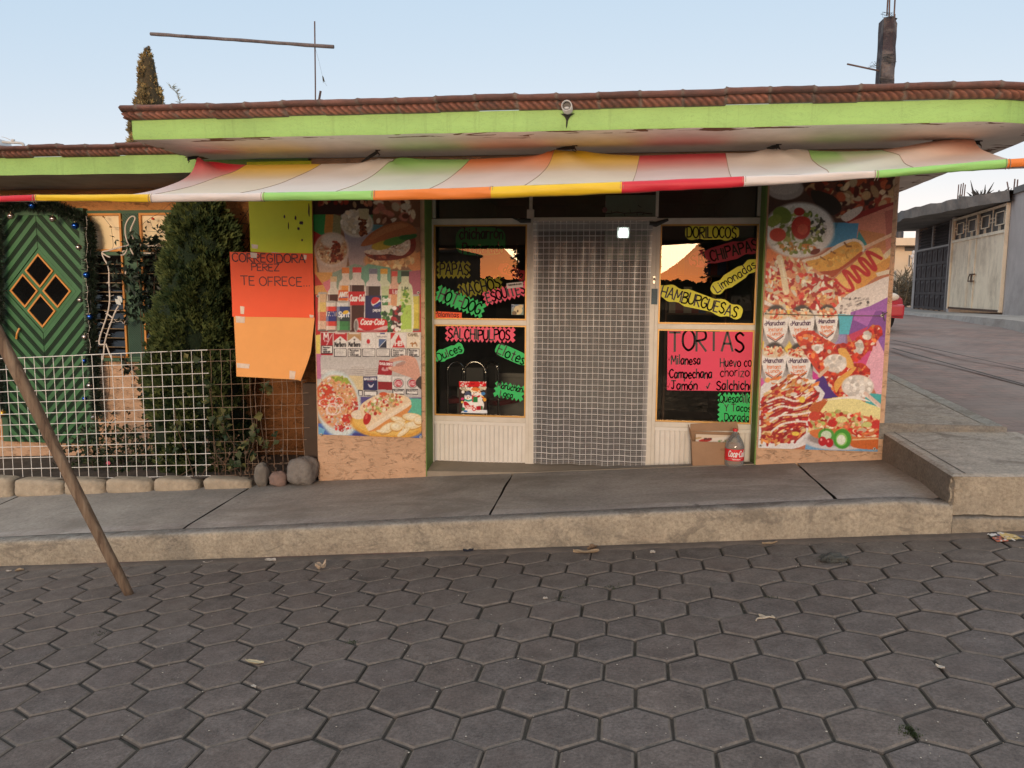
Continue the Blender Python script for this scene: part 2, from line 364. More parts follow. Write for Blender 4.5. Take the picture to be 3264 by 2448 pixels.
def build_corner():
    # raised slab at the street corner, a small step above the lower walk
    b = MB(); cols = []
    X0, X1, Y0, Y1 = 2.052, 3.02, 5.172, 6.50
    def ztop(x, y): return .425+.032*(y-5.17)/1.33+.035*(x-2.05)
    nx, ny = 40, 40
    def top(i, j):
        x = X0+(X1-X0)*i/nx; y = Y0+(Y1-Y0)*j/ny; e = min(x-X0, y-Y0)
        return (x, y, ztop(x, y)-(.012 if e < .001 else 0)+.0015*n1(x*6, y*6))
    b.grid(top, nx, ny); cols += [GREYT*1.15+(np.array([.03, .01, -.01]))]*len(b.v)
    o = len(b.v)
    def front(i, j):
        x = X0+(X1-X0)*i/nx; zb = .168+.03*(x-2.07)+.006*n1(x*9)+.012*max(0, n1(x*11, 3)); z = lerp(zb, ztop(x, Y0)-.012, j/12)
        br = max(0, 1-(x-X0)/.07); y = Y0+.003*n1(x*8, z*8)+br*(.022+.022*n1(x*40, z*28)+.012*n1(x*90, z*70))*(1-abs(2*j/12-1)**6)
        return (x, y, z)
    b.grid(front, nx, 12); cols += [TAN*1.0]*(len(b.v)-o); o = len(b.v)
    def left(i, j):
        y = Y0+(Y1+.01-Y0)*i/nx; zb = walk_z(2.05, y)-.05; return (X0+.003*n1(y*7, j)+(.02*max(0, 1-(y-Y0)/.03)*(j not in (0, 6))), y, lerp(zb, ztop(X0, y)-.012, j/6))
    b.grid(left, nx, 6); cols += [np.array([.30, .25, .19])]*(len(b.v)-o)  # side face in a darker tone, its shade put into the colour
    tag(b.build('corner_slab', KERB, smooth=False, colors=cols), kind='structure')
    # scored line along the slab's left edge
    g = MB()
    g.quad((X0+.085, 5.20, ztop(X0+.085, 5.2)+.003), (X0+.091, 5.2, ztop(X0+.09, 5.2)+.003), (X0+.075, 6.49, ztop(X0+.07, 6.49)+.003), (X0+.069, 6.49, ztop(X0+.07, 6.49)+.003))
    tag(g.build('slab_score_line', MATS['joint_dark']), kind='structure')
    # side pavement: riser at Y=6.5 then running back along the building
    b = MB(); cols = []
    def st(i, j):
        y = 6.5+16*i/60; x = lerp(2.0, 2.79, j/6); return (x, y, side_z(y)+.125+.002*n1(x*4, y*2))
    b.grid(st, 60, 6); cols += [GREYT*1.0+np.array([.02, .005, -.01])]*len(b.v); o = len(b.v)
    b.grid(lambda i, j: (lerp(2.0, 2.95, i/10), 6.5-.002*j, lerp(.40, side_z(6.5)+.125, j)), 10, 1); cols += [GREYT*.62]*(len(b.v)-o); o = len(b.v)
    tag(b.build('side_pavement', KERB, colors=cols), kind='structure')
    b = MB(); cols = []
    pf = [(2.802, .118), (2.81, .125), (2.93, .125), (2.948, .11), (2.955, -.05)]
    b.grid(lambda i, j: (pf[j][0]+.006*n1(i*.5), 6.5+16*i/80, side_z(6.5+16*i/80)+pf[j][1]), 80, 4)
    cols = [GREYT*.95+np.array([-.02, 0, .0])]*len(b.v)
    b.grid(lambda i, j: (2.795+.009*j, 6.5+16*i/20, side_z(6.5+16*i/20)+.10), 20, 1); cols += [GREYT*.12]*42
    tag(b.build('side_kerb', KERB, colors=cols), kind='structure')
build_corner()

def build_side_street():
    m, t, b = newmat('side_street_brick'); p = t.pos()
    br = t.new('ShaderNodeTexBrick'); br.inputs['Scale'].default_value = 1; br.inputs['Brick Width'].default_value = .27; br.inputs['Row Height'].default_value = .13
    br.inputs['Mortar Size'].default_value = .012; br.inputs['Mortar Smooth'].default_value = .4
    br.inputs['Color1'].default_value = (.25, .17, .145, 1); br.inputs['Color2'].default_value = (.20, .155, .14, 1); br.inputs['Mortar'].default_value = (.16, .13, .11, 1)
    mp = t.new('ShaderNodeMapping'); mp.inputs['Rotation'].default_value = (0, 0, R_(-14)); t.link(p, mp.inputs[0]); t.link(mp.outputs[0], br.inputs['Vector'])
    c = t.mix(1, br.outputs['Color'], t.ramp(t.noise(2.2, 7, .7, p), [(.3, .7), (.7, 1.3)]), 'MULTIPLY')
    c = t.mix(t.math('MULTIPLY', t.ramp(t.noise(.9, 5, .6, p, .5), [(.45, 0.), (.65, 1.)]), .65), c, (.22, .19, .17))
    t.link(c, b.inputs['Base Color']); b.inputs['Roughness'].default_value = .9
    t.link(t.bump(br.outputs['Fac'], -.5, .02), b.inputs['Normal'])
    g = MB()
    ys = list(np.linspace(4.6, 9, 12))+list(np.linspace(9.5, 60, 60))
    g.grid(lambda i, j: (2.95+9.5*j/24, ys[i], lerp(road_z(2.95+9.5*j/24, ys[i])-.012, side_z(ys[i])+.012*n1(j*.5, ys[i]), min(1, max(0, (ys[i]-4.6)/1.7)))), len(ys)-1, 24)
    tag(g.build('side_street', m, smooth=True), kind='structure')
    g = MB()
    for (a, c) in (((2842, 1083), (3330, 1190)), ((2842, 1109), (3330, 1243))):
        for wpx in (0,):
            P = []
            for k in range(25):
                px, py = lerp(a[0], c[0], k/24), lerp(a[1], c[1], k/24); z = .5
                for _ in range(12): q = atz(px, py, z); z = side_z(q.y)+.02
                P.append(q)
            for q, r in zip(P[:-1], P[1:]):
                d = (r-q).normalized(); nn = Vector((-d.y, d.x, 0))*.02*(1+.5*n1(q.x*3))
                g.quad(q-nn, r-nn, r+nn, q+nn)
    tag(g.build('street_seam', MATS['joint_dark']), kind='structure')
    # wide ground sheet under everything
    g = MB()
    def gz(x, y):
        xc = max(-16, min(16, x)); a = road_z(xc, max(-11, min(5.17, y)))-.06
        bb = -.42 if x < 2.4 else side_z(y)-.16
        t_ = min(1, max(0, (y-5.2)/1.2)); z = lerp(a, bb, t_)
        return z
    xs = [-400, -120, -60, -30, -16, -9, -4, 0, 2.0, 2.9, 6, 10, 16, 30, 60, 120, 400]; yy = [-400, -120, -60, -30, -11, -4, 2, 5.1, 5.25, 6.4, 9, 13, 20, 30, 60, 120, 400]
    g.grid(lambda i, j: (xs[i], yy[j], gz(xs[i], yy[j])), len(xs)-1, len(yy)-1)
    tag(g.build('ground', M('earth_ground', (.16, .13, .10), 1., .4, 1.5, dirt=(.09, .085, .05), dirt_amt=.8, dirt_scale=.7, bump=.5, bscale=12), smooth=True), kind='structure')
    # yard soil between fence and house
    g = MB()
    g.grid(lambda i, j: (-9.5+6.86*i/60, 6.42+1.3*j/16, walk_z(-9.5+6.86*i/60, 6.5)*.55-.02+.02*n1(i*.4, j*.5)), 60, 16)
    tag(g.build('yard_soil', M('yard_soil', (.10, .075, .055), 1., .5, 9, dirt=(.05, .04, .03), dirt_amt=.8, bump=.8, bscale=40), smooth=True), kind='structure')
build_side_street()
# ================================================================ SHOP BUILDING
def stucco(name, col, gouge=(.28, .17, .10), amt=.18):
    m, t, b = newmat(name); p = t.pos()
    c = t.mix(1, tuple(col), t.ramp(t.noise(3, 6, .6, p), [(.3, .86), (.7, 1.08)]), 'MULTIPLY')
    q = t.pos((6, 6, 13)); g = t.noise(1.0, 4, .5, q, 1.4)
    ridge = t.ramp(g, [(.46, 0.), (.496, 1.), (.504, 1.), (.56, 0.)])
    mask = t.ramp(t.noise(11, 4, .6, t.pos((1, 1, 1.6))), [(.47, 0.), (.60, 1.)])
    gm = t.math('MULTIPLY', ridge, mask)
    c = t.mix(t.math('MULTIPLY', gm, amt), c, gouge)
    t.link(c, b.inputs['Base Color']); b.inputs['Roughness'].default_value = .93; b.inputs['Specular IOR Level'].default_value = .2
    h = t.math('SUBTRACT', t.math('ADD', t.math('MULTIPLY', t.noise(34, 7, .7, p), .6), t.math('MULTIPLY', t.noise(9, 4, .6, t.pos((1, 1, 2)), 1.), 1.2)), t.math('MULTIPLY', gm, .75))
    t.link(t.bump(h, .85, .014), b.inputs['Normal']); return m
SALMON = stucco('salmon_stucco', (.58, .37, .235))
ORANGE = stucco('orange_stucco', (.60, .285, .105))
REVEAL = M('green_reveal_paint', (.135, .23, .05), .7, .2, 5, bump=.3, bscale=60)
SIDEW = SALMON
def fascia_mat():
    m, t, b = newmat('lime_fascia'); p = t.pos()
    c = t.mix(1, (.27, .465, .125), t.ramp(t.noise(2.0, 5, .6, p), [(.3, .84), (.7, 1.1)]), 'MULTIPLY')
    st = t.noise(1., 5, .65, t.pos((16, 16, .9)))
    c = t.mix(t.math('MULTIPLY', t.ramp(st, [(.56, 0.), (.74, 1.)]), .38), c, (.11, .16, .05))
    c = t.mix(t.math('MULTIPLY', t.ramp(t.noise(2.6, 7, .7, t.pos((2, 2, 5)), 2.), [(.492, 0.), (.499, 1.), (.503, 1.), (.51, 0.)]), .5), c, (.12, .17, .06))
    t.link(c, b.inputs['Base Color']); b.inputs['Roughness'].default_value = .62
    t.link(t.bump(t.noise(14, 6, .6, p), .25, .01), b.inputs['Normal']); return m
LIME = fascia_mat()
def soffit_mat():
    m, t, b = newmat('soffit_paint'); p = t.pos()
    c = t.mix(1, (.66, .61, .55), t.ramp(t.noise(4, 6, .6, p), [(.3, .85), (.7, 1.06)]), 'MULTIPLY')
    pl = t.ramp(t.noise(1.0, 6, .55, t.pos((3.2, 9, 9)), .6), [(.55, 0.), (.565, 1.)])
    near = t.ramp(t.attr('Col'), [(.45, 0.), (.55, 1.)])
    c = t.mix(t.math('MULTIPLY', pl, near), c, (.13, .06, .03))
    t.link(c, b.inputs['Base Color']); b.inputs['Roughness'].default_value = .8
    t.link(t.bump(t.noise(30, 6, .6, p), .2, .01), b.inputs['Normal']); return m
SOFFIT = soffit_mat()
TERRA = M('terracotta', (.25, .11, .07), .85, .4, 16, dirt=(.07, .05, .045), dirt_amt=.75, dirt_scale=6, bump=.5, bscale=70, attr='Col')
ALU = M('cream_aluminium', (.62, .58, .50), .42, .08, 4, dirt=(.36, .31, .24), dirt_amt=.35, dirt_scale=5)
GOLD = M('gold_bead', (.55, .31, .085), .38, .12, 8, metal=.25)
DARKM = M('dark_metal', (.035, .033, .03), .5, .3)
def glass_mat(name, fac, tint, rough=0.0, gcol=(1, 1, 1)):
    m = bpy.data.materials.new(name); m.use_nodes = True; MATS[name] = m; t = NT(m); t.n.clear()
    o = t.new('ShaderNodeOutputMaterial'); a = t.new('ShaderNodeBsdfTransparent'); a.inputs[0].default_value = (*tint, 1)
    g = t.new('ShaderNodeBsdfGlossy'); g.inputs['Roughness'].default_value = rough; g.inputs['Color'].default_value = (*gcol, 1)
    lw = t.new('ShaderNodeFresnel'); lw.inputs['IOR'].default_value = 1.5
    f = t.math('ADD', lw.outputs[0], fac); mx = t.new('ShaderNodeMixShader')
    t.link(f, mx.inputs[0]); t.link(a.outputs[0], mx.inputs[1]); t.link(g.outputs[0], mx.inputs[2]); t.link(mx.outputs[0], o.inputs[0]); return m
GLASS = glass_mat('window_glass', .012, (.62, .63, .6), 0., (1., .86, .70))

def sweep(path, prof_fn, ns, closed_prof=False):
    """path: list of (x, y) going so that outward is on the right-hand side; prof_fn(s, k)->(out, z); returns grid function"""
    P = [Vector((x, y, 0)) for x, y in path]; L = [0]
    for a, b in zip(P[:-1], P[1:]): L.append(L[-1]+(b-a).length)
    nrm = []
    for i in range(len(P)):
        d0 = (P[i]-P[i-1]).normalized() if i else (P[1]-P[0]).normalized(); d1 = (P[i+1]-P[i]).normalized() if i < len(P)-1 else d0
        n0 = Vector((d0.y, -d0.x, 0)); n1_ = Vector((d1.y, -d1.x, 0)); n = (n0+n1_).normalized(); n /= max(.5, n.dot(n0)); nrm.append(n)
    def f(s):
        for i in range(len(L)-1):
            if s <= L[i+1] or i == len(L)-2:
                t = (s-L[i])/(L[i+1]-L[i]); return P[i].lerp(P[i+1], t), nrm[i].lerp(nrm[i+1], t)
    return f, L
def cap_tiles(path, z0, parent, name='cap_tiles', tile=.277, s0=0., top_in=.16, ph=0.):
    f, L = sweep(path, None, 0); b = MB(); cols = []
    ss = set(np.arange(s0, L[-1], .0075).tolist()) | set(x for x in L if x > s0); ss = sorted(ss); K = 9
    th = np.linspace(0, 1, K); rows = 0
    for s in ss:
        p, n = f(s); k = math.floor((s+ph)/tile); u = (s+ph)/tile-k; rnd = random.Random(k*31+int(z0*100)); dz = rnd.gauss(0, .0035); do = rnd.gauss(0, .003); br = rnd.uniform(.75, 1.25)
        edge = min(u, 1-u)*tile; mort = max(0, 1-edge/.017); z = z0+dz
        tc = np.array([.195, .078, .050])*br; tc2 = np.array([.135, .062, .048])*br; mc = np.array([.17, .14, .115])
        pts = [( .004, z-.002, mc*.8)]
        for t in th:                                            # rope moulding, ridge highlights and groove shade put into the colour
            tw = math.sin(2*math.pi*(s/.052+t*1.0)); r = .020+.032*math.sin(math.pi*(.08+.84*t))*(1+.40*tw)-.016*mort
            pts.append((r+do, z+.004+.052*t, tc*(.92+.45*tw)*(1-mort)+mc*mort))
        pts += [(.018+do, z+.060, tc2*.35), (.070+do-.012*mort, z+.064+.003*n1(s*5), tc2*(1-mort)+mc*mort), (.078+do-.012*mort, z+.078, tc2*(1-mort)+mc*mort),
                (.066+do, z+.094+.006*mort+.003*n1(s*11, 3), tc2*1.1*(1-mort)+mc*mort), (-.02, z+.100+.008*mort, tc2), (-top_in, z+.085, tc2*.9)]
        for o, zz, c in pts: b.v.append(tuple(p+n*o+Vector((0, 0, zz)))); cols.append(c)
        rows = len(pts)
    for i in range(len(ss)-1):
        for k in range(rows-1): a = i*rows+k; b.f.append((a, a+1, a+rows+1, a+rows)); b.m.append(0)
    return b.build(name, TERRA, parent, smooth=True, colors=cols)

shop = thing('shop_building', (-.3, 6.5, .03), 'corner snack shop with salmon pillars, lime green roof edge and cream window frames', 'shop')
ZS, ZF = 2.64, 2.782
def build_shop():
    b = MB(); YB = 12.
    # pillars, lintel, side and back walls (butted)
    b.box(-2.64, -1.66, 6.5, 7.0, -.32, 2.64); b.box(1.08, 2.055, 6.5, 7.0, .0, 2.64)
    b.box(-1.66, 1.08, 6.505, 7.0, 2.43, 2.64)
    b.prism([(1.95, 7.0, .0), (2.055, 7.0, .0), (2.13, YB, .0), (1.95, YB, .0)], (0, 0, 2.64)); b.box(-2.64, -2.52, 7.0, YB, -.4, 2.64); b.box(-2.52, 1.95, YB-.12, YB, -.4, 2.64)
    b.build('wall', SALMON, shop, bevel=.012)
    b = MB()
    b.box(-1.662, -1.655, 6.503, 6.73, -.05, 2.43); b.box(1.072, 1.083, 6.503, 6.73, .0, 2.43); b.box(-1.655, 1.072, 6.51, 6.73, 2.425, 2.432)
    b.build('reveal', REVEAL, shop)
    # roof slab: soffit, wavy fascia, top
    arc = [(2.22+.6*math.sin(a), 6.17-.6*math.cos(a)) for a in np.linspace(0, math.pi/2, 14)]
    path = [(-3.655, 9.6), (-3.655, 5.60), (-3.64, 5.57)]+arc+[(2.90, 8.0), (3.06, 12.0)]
    f, L = sweep(path, None, 0); b = MB(); cols = []
    ss = sorted(set(np.arange(0, L[-1], .05).tolist()) | set(L)); K = 6
    for s in ss:
        p, n = f(s)
        for k in range(K+1):
            z = lerp(ZS, ZF, k/K); o = .004*n1(s*2.2, z*6)+(-.006 if k == 0 else 0)
            b.v.append(tuple(p+n*o+Vector((0, 0, z+(.004*n1(s*4, 7) if k == 0 else 0))))); cols.append((0, 0, 0))
    for i in range(len(ss)-1):
        for k in range(K): a = i*(K+1)+k; b.f.append((a, a+K+1, a+K+2, a+1)); b.m.append(0)
    # soffit as a strip between the slab edge and a line inside the wall
    o = len(b.v); inn = []
    for s in ss:
        p, n = f(s); q = p-n*.006
        ix = max(-2.62, min(2.04, q.x)); iy = max(6.52, q.y); iq = Vector((ix, iy, 0))
        for k in range(7):
            r = q.lerp(iq, (k/6)**1.5); d = (r-q).length
            b.v.append((r.x, r.y, ZS+.0008+.004*n1(s*4, 7)*(1-k/6))); cols.append((1, 1, 1) if d < .16+.05*n1(s*1.7) else (0, 0, 0))
    for i in range(len(ss)-1):
        for k in range(6): a = o+i*7+k; b.f.append((a, a+1, a+8, a+7)); b.m.append(1)
    b.poly([(x, y, ZF-.005) for x, y in path], 2); cols += [(0, 0, 0)]*len(path)
    roof = b.build('roof_slab', [LIME, SOFFIT, M('roof_cement', (.3, .28, .25), .95, bump=.4)], shop, smooth=True, colors=cols)
    cap_tiles(path, ZF-.002, roof)
    # rain spout through the cap with the stain under it
    c = at(1806, 336, 5.455); b = MB(); n = 20
    pr = [(.030, 0), (.036, 0), (.036, .2), (.030, .2)]
    q = []
    for (r, y) in ((.029, .03), (.0295, 0), (.0355, -.002), (.036, .2)):
        for j in range(n): q.append((c.x+r*math.cos(2*math.pi*j/n), c.y+y, c.z+r*math.sin(2*math.pi*j/n)))
    b.add(q, [(i*n+j, i*n+(j+1) % n, (i+1)*n+(j+1) % n, (i+1)*n+j) for i in range(3) for j in range(n)])
    b.poly([(c.x+.029*math.cos(2*math.pi*j/n), c.y+.028, c.z+.029*math.sin(2*math.pi*j/n)) for j in range(n)], 1); b.ball((c.x, c.y+.016, c.z-.014), .017, 8, 0, (1.2, .6, .6))
    b.build('drain_pipe', [M('white_pvc', (.46, .46, .45), .4, .2, 12, dirt=(.2, .18, .15), dirt_amt=.6, dirt_scale=14), DARKM], roof, smooth=True)
    b = MB(); pts = []
    for k in range(9):
        wd = [.05, .03, .016, .010, .007, .006, .005, .004, .001][k]*(1+.3*n1(k*1.7)); z = c.z-.03-.012*k
        pts.append((c.x-.003*k*.3, wd, z))
    for (x0, w0, z0), (x1, w1, z1) in zip(pts[:-1], pts[1:]): b.quad((x0-w0, 5.562, z0), (x0+w0, 5.562, z0), (x1+w1, 5.562, z1), (x1-w1, 5.562, z1))
    b.build('drain_stain', M('black_mould', (.03, .032, .022), .95, .5, 30), roof)
    # stub of an unfinished column with its bars and tie wire
    b = MB(); a0 = at(2852, 268, 6.9); a1 = at(2806, 268, 6.9); zt = at(2830, 55, 6.9).z; zb = 2.76
    x0, x1 = a1.x, a0.x; N = 26
    def col(i, j):
        z = lerp(zb, zt-(0 if j % 4 < 2 else .04), i/N); ring = [(x0, 6.9), (lerp(x0, x1, .62), 6.88), (x1, 6.93), (x1, 7.04), (x0, 7.04)][j % 5]
        ch = .010*n1(z*9+j*5, j)*(1.6 if j in (1, 2) else .5); return (ring[0]+ch, ring[1]+ch, z)
    b.grid(col, N, 5); b.poly([(x0, 6.9, zt-.03), (lerp(x0, x1, .62), 6.88, zt-.01), (x1, 6.93, zt), (x1, 7.04, zt-.02), (x0, 7.04, zt-.02)])
    b.build('column_stub', M('weathered_column', (.045, .034, .040), .95, .5, 12, dirt=(.28, .25, .23), dirt_amt=.55, dirt_scale=6, bump=.8, bscale=50), roof)
    for (pa, pb) in (((2827, 50), (2828, -60)), ((2834, 60), (2832, -60)), ((2852, 45), (2847, 270)), ((2850, 50), (2851, -60))):
        b = MB(); A, B_ = at(*pa, 6.97), at(*pb, 6.97); b.tube([A, A.lerp(B_, .5)+Vector((.006, 0, 0)), B_], .006, 6)
        b.build('rebar', M('rusty_steel', (.10, .06, .05), .8, .4, 30), roof)
    b = MB(); A, B_ = at(2700, 204, 6.95), at(2803, 226, 6.95); b.tube([A, B_], .0068, 6); b.build('rebar', MATS['rusty_steel'], roof)
    b = MB(); r2 = random.Random(4)
    for (cx, cy, sp) in ((2828, 46, 24), (2830, 180, 26), (2836, 190, 24), (2826, 255, 26), (2780, 205, 22)):
        b = MB(); b.tube([at(cx+r2.uniform(-sp, sp), cy+r2.uniform(-10, 12), 6.86) for _ in range(17)], .0016, 4); b.build('tie_wire', DARKM, roof)
    # door step and recess floor
    b = MB(); N = 40
    def fl(i, j):
        x = lerp(-1.66, 1.08, i/N); y = lerp(6.47, 6.80, j/8)
        zin = lerp(.032, .078, (x+1.66)/2.74); zo = max(lerp(-.008, .02, (x+1.66)/1.0), walk_z(x, 6.5)+.004)
        t = min(1, max(0, (y-6.50)/.24)); z = lerp(zo, zin, t*t*(3-2*t)) if x > -.8 else lerp(zo, zin, t)
        if j == 0: z = min(zo-.02, walk_z(x, 6.47)-.03)
        if j == 0: y = 6.498
        return (x, y, z)
    b.grid(fl, N, 8)
    b.build('doorstep', M('step_concrete', (.29, .245, .185), .85, .2, 5, dirt=(.2, .16, .12), dirt_amt=.6, bump=.3, bscale=120), shop, smooth=False)
    # rooms behind the glass
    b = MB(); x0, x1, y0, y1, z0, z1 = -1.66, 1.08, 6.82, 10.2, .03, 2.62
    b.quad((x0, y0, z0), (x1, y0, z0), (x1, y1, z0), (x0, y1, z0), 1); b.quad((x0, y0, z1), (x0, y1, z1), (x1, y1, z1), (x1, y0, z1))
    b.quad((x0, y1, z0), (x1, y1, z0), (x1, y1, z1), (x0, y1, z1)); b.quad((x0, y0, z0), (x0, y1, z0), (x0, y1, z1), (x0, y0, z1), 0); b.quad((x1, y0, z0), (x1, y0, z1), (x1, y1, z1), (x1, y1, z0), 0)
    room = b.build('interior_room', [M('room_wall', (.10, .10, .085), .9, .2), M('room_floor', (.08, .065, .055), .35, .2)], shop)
    b = MB(); b.box(-.98, -.93, 8.0, 8.05, .03, 1.15); b.build('partition_post', M('partition_grey', (.26, .25, .22), .8), room)
    b = MB(); A, B_ = at(1930, 640, 9.0), at(2090, 700, 9.0); b.box(A.x, B_.x, 9.0, 9.05, 1.9, 2.6); b.build('green_wall_patch', M('pale_green_wall', (.50, .62, .48), .8), room)
    # slim shelving with goods at the right, dimly seen
    b = MB()
    for z in (.5, .9, 1.3, 1.7): b.box(.45, 1.05, 8.6, 8.9, z, z+.02)
    b.box(.43, .452, 8.6, 8.9, .05, 1.9); b.box(1.048, 1.07, 8.6, 8.9, .05, 1.9)
    rr = random.Random(3)
    sh = b.build('shelf_rack', M('shelf_wood', (.16, .10, .07), .7), room)
    for z in (.52, .92, 1.32, 1.72):
        b = MB(); x = .47
        while x < 1.0:
            wd = rr.uniform(.04, .09); b.box(x, x+wd, 8.62, 8.72, z, z+rr.uniform(.1, .28), rr.randint(0, 3)); x += wd+.0002
        b.build('goods', [M('goods_red', (.25, .04, .03), .5), M('goods_cream', (.4, .36, .28), .5), M('goods_blue', (.06, .09, .2), .5), M('goods_yellow', (.4, .28, .05), .5)], room)
    b = MB(); b.box(-1.6, -.9, 7.5, 9.2, .03, .72); b.box(-1.62, -.86, 7.45, 9.2, .72, .76); b.build('counter', M('counter_grey', (.2, .19, .17), .5), room)
build_shop()

def rect_frame(b, x0, x1, z0, z1, y0, y1, w, mi=0):
    b.box(x0, x0+w, y0, y1, z0, z1, mi); b.box(x1-w, x1, y0, y1, z0, z1, mi); b.box(x0+w, x1-w, y0, y1, z1-w, z1, mi); b.box(x0+w, x1-w, y0, y1, z0, z0+w, mi)
def shop_window(x0, x1, za, zb, zm, floor):
    b = MB(); YF, YK = 6.725, 6.785
    # mullions and rails of cream aluminium
    b.box(x0, x0+.030, YF, YK, floor, zb+.05); b.box(x1-.030, x1, YF, YK, floor, zb+.05)
    b.box(x0+.03, x1-.03, YF, YK, zb, zb+.05); b.box(x0+.03, x1-.03, YF+.002, YK, zm-.022, zm+.022); b.box(x0+.03, x1-.03, YF, YK, za-.045, za)
    fr = b.build('window', ALU, shop, bevel=.003)
    for (lo, hi) in ((za, zm-.022), (zm+.022, zb)):
        g = MB(); rect_frame(g, x0+.031, x1-.031, lo+.001, hi-.001, YF+.008, YK-.01, .012); g.build('bead', GOLD, fr)
        g = MB(); g.quad((x0+.04, 6.755, lo+.008), (x1-.04, 6.755, lo+.008), (x1-.04, 6.755, hi-.008), (x0+.04, 6.755, hi-.008)); g.build('pane', GLASS, fr)
    # ribbed lower panel
    g = MB(); xx0, xx1 = x0+.03, x1-.03; z0, z1 = floor+.01, za-.046; n = int(round((xx1-xx0)/.0405)); pr = []
    for k in range(n):
        a = xx0+(xx1-xx0)*k/n; c = xx0+(xx1-xx0)*(k+1)/n
        pr += [(a, 6.752), (a+.003, 6.744), (a+.008, 6.744), (a+.011, 6.752), (c-.002, 6.754), (c, 6.752)]
    g.grid(lambda i, j: (pr[i][0], pr[i][1]+.0012*n1(pr[i][0]*30, j*.3), lerp(z0, z1-.03, j/5)), len(pr)-1, 5); g.box(xx0, xx1, 6.735, 6.765, z1-.03, z1)
    g.build('lower_panel', M('ribbed_panel', (.68, .655, .60), .45, .06, 5, dirt=(.52, .48, .42), dirt_amt=.4, dirt_scale=4), fr)
    return fr
shop_window(-1.672, -.800, .448, 2.105, 1.272, .028)
shop_window(.250, 1.098, .450, 2.10, 1.258, .055)
def build_doorframe():
    b = MB(); b.box(-.80, -.755, 6.72, 6.80, .03, 2.16); b.box(.205, .25, 6.72, 6.80, .05, 2.16); b.box(-.755, .205, 6.72, 6.80, 2.12, 2.16)
    fr = b.build('door_frame', ALU, shop, bevel=.003)
    c = at(2085, 892, 6.715); b = MB(); b.box(c.x-.013, c.x+.013, 6.712, 6.72, c.z-.035, c.z+.035); lk = b.build('lock_plate', M('lock_metal', (.5, .46, .38), .3, metal=.6), fr, bevel=.004)
    b = MB(); b.ball((c.x, 6.711, c.z+.005), .009, 10, 0, (1, .4, 1.3)); b.build('keyhole', DARKM, fr)
    A, B_ = at(2077, 920, 6.715), at(2095, 970, 6.715); b = MB(); b.box(A.x, B_.x, 6.712, 6.718, B_.z, A.z); b.build('blue_sticker', M('sticker_blue', (.02, .07, .10), .5, .5, 60), fr)
    # transom over door and windows
    b = MB(); b.box(-1.652, 1.075, 6.735, 6.785, 2.40, 2.425)
    for x in (-1.652, -.815, .235, 1.05): b.box(x, x+.025, 6.735, 6.785, 2.162, 2.40)
    tr = b.build('transom', ALU, shop, bevel=.002)
    for xa, xb in ((-1.627, -.815), (-.79, .235), (.26, 1.05)):
        g = MB(); g.quad((xa, 6.76, 2.16), (xb, 6.76, 2.16), (xb, 6.76, 2.402), (xa, 6.76, 2.402)); g.build('pane', GLASS, tr)
    # small white junction box and conduit on the left door post
    a, c = at(1680, 668, 6.70), at(1702, 697, 6.70); b = MB(); b.box(a.x, c.x, 6.69, 6.72, c.z, a.z); b.box((a.x+c.x)/2-.012, (a.x+c.x)/2+.012, 6.70, 6.72, a.z, a.z+.075); b.box((a.x+c.x)/2-.002, (a.x+c.x)/2+.002, 6.688, 6.69, c.z+.01, a.z-.01); b.build('junction_box', M('box_plastic', (.5, .45, .38), .5), shop, bevel=.003)
    # spring clamp / pipe at the door head
    b = MB(); b.tube([at(1630, 692, 6.70), at(1650, 700, 6.69), at(1660, 703, 6.69), at(1692, 703, 6.70)], [.006, .01, .02, .018], 8); b.build('door_closer', DARKM, shop)
    b = MB(); b.tube([at(2070, 712, 6.70), at(2090, 715, 6.70), at(2130, 700, 6.71)], [.02, .022, .01], 8); b.build('door_closer', DARKM, shop)
build_doorframe()
# ================================================================ HOUSE WITH THE GREEN DOOR
house = thing('house_building', (-5.6, 7.5, -.2), 'low orange house with a lime roof edge and a carved green door', 'house')
GREEN = M('door_green', (.045, .155, .055), .42, .22, 7, dirt=(.03, .09, .04), dirt_amt=.4, bump=.15, bscale=80)
GREEND = M('door_green_dark', (.006, .022, .010), .6, .3, 9)
FRAMEG = M('frame_green', (.05, .12, .06), .5, .2, 8)
TRIM = M('orange_trim', (.62, .26, .05), .45, .15, 9)
def dark_glass():
    m, t, b = newmat('dark_pane'); b.inputs['Base Color'].default_value = (.006, .006, .006, 1); b.inputs['Roughness'].default_value = .02
    b.inputs['IOR'].default_value = 1.55; t.link(t.bump(t.noise(2.2, 3, .5, t.pos()), .06, .02), b.inputs['Normal']); return m
def cream_glass():
    m, t, b = newmat('curtained_pane'); b.inputs['Base Color'].default_value = (.80, .66, .40, 1); b.inputs['Roughness'].default_value = .30; b.inputs['Coat Weight'].default_value = .3  # cream is the curtained pane's own colour
    return m
DARKG, CREAMG = dark_glass(), cream_glass()
HY = 7.5
def Hp(px, py, dy=0.): return at(px, py, HY-dy)
def clip(poly, a, b, c):
    out = []
    for i in range(len(poly)):
        p, q = poly[i], poly[(i+1) % len(poly)]; dp, dq = a*p[0]+b*p[1]-c, a*q[0]+b*q[1]-c
        if dp <= 0: out.append(p)
        if dp*dq < 0: t = dp/(dp-dq); out.append((p[0]+(q[0]-p[0])*t, p[1]+(q[1]-p[1])*t))
    return out
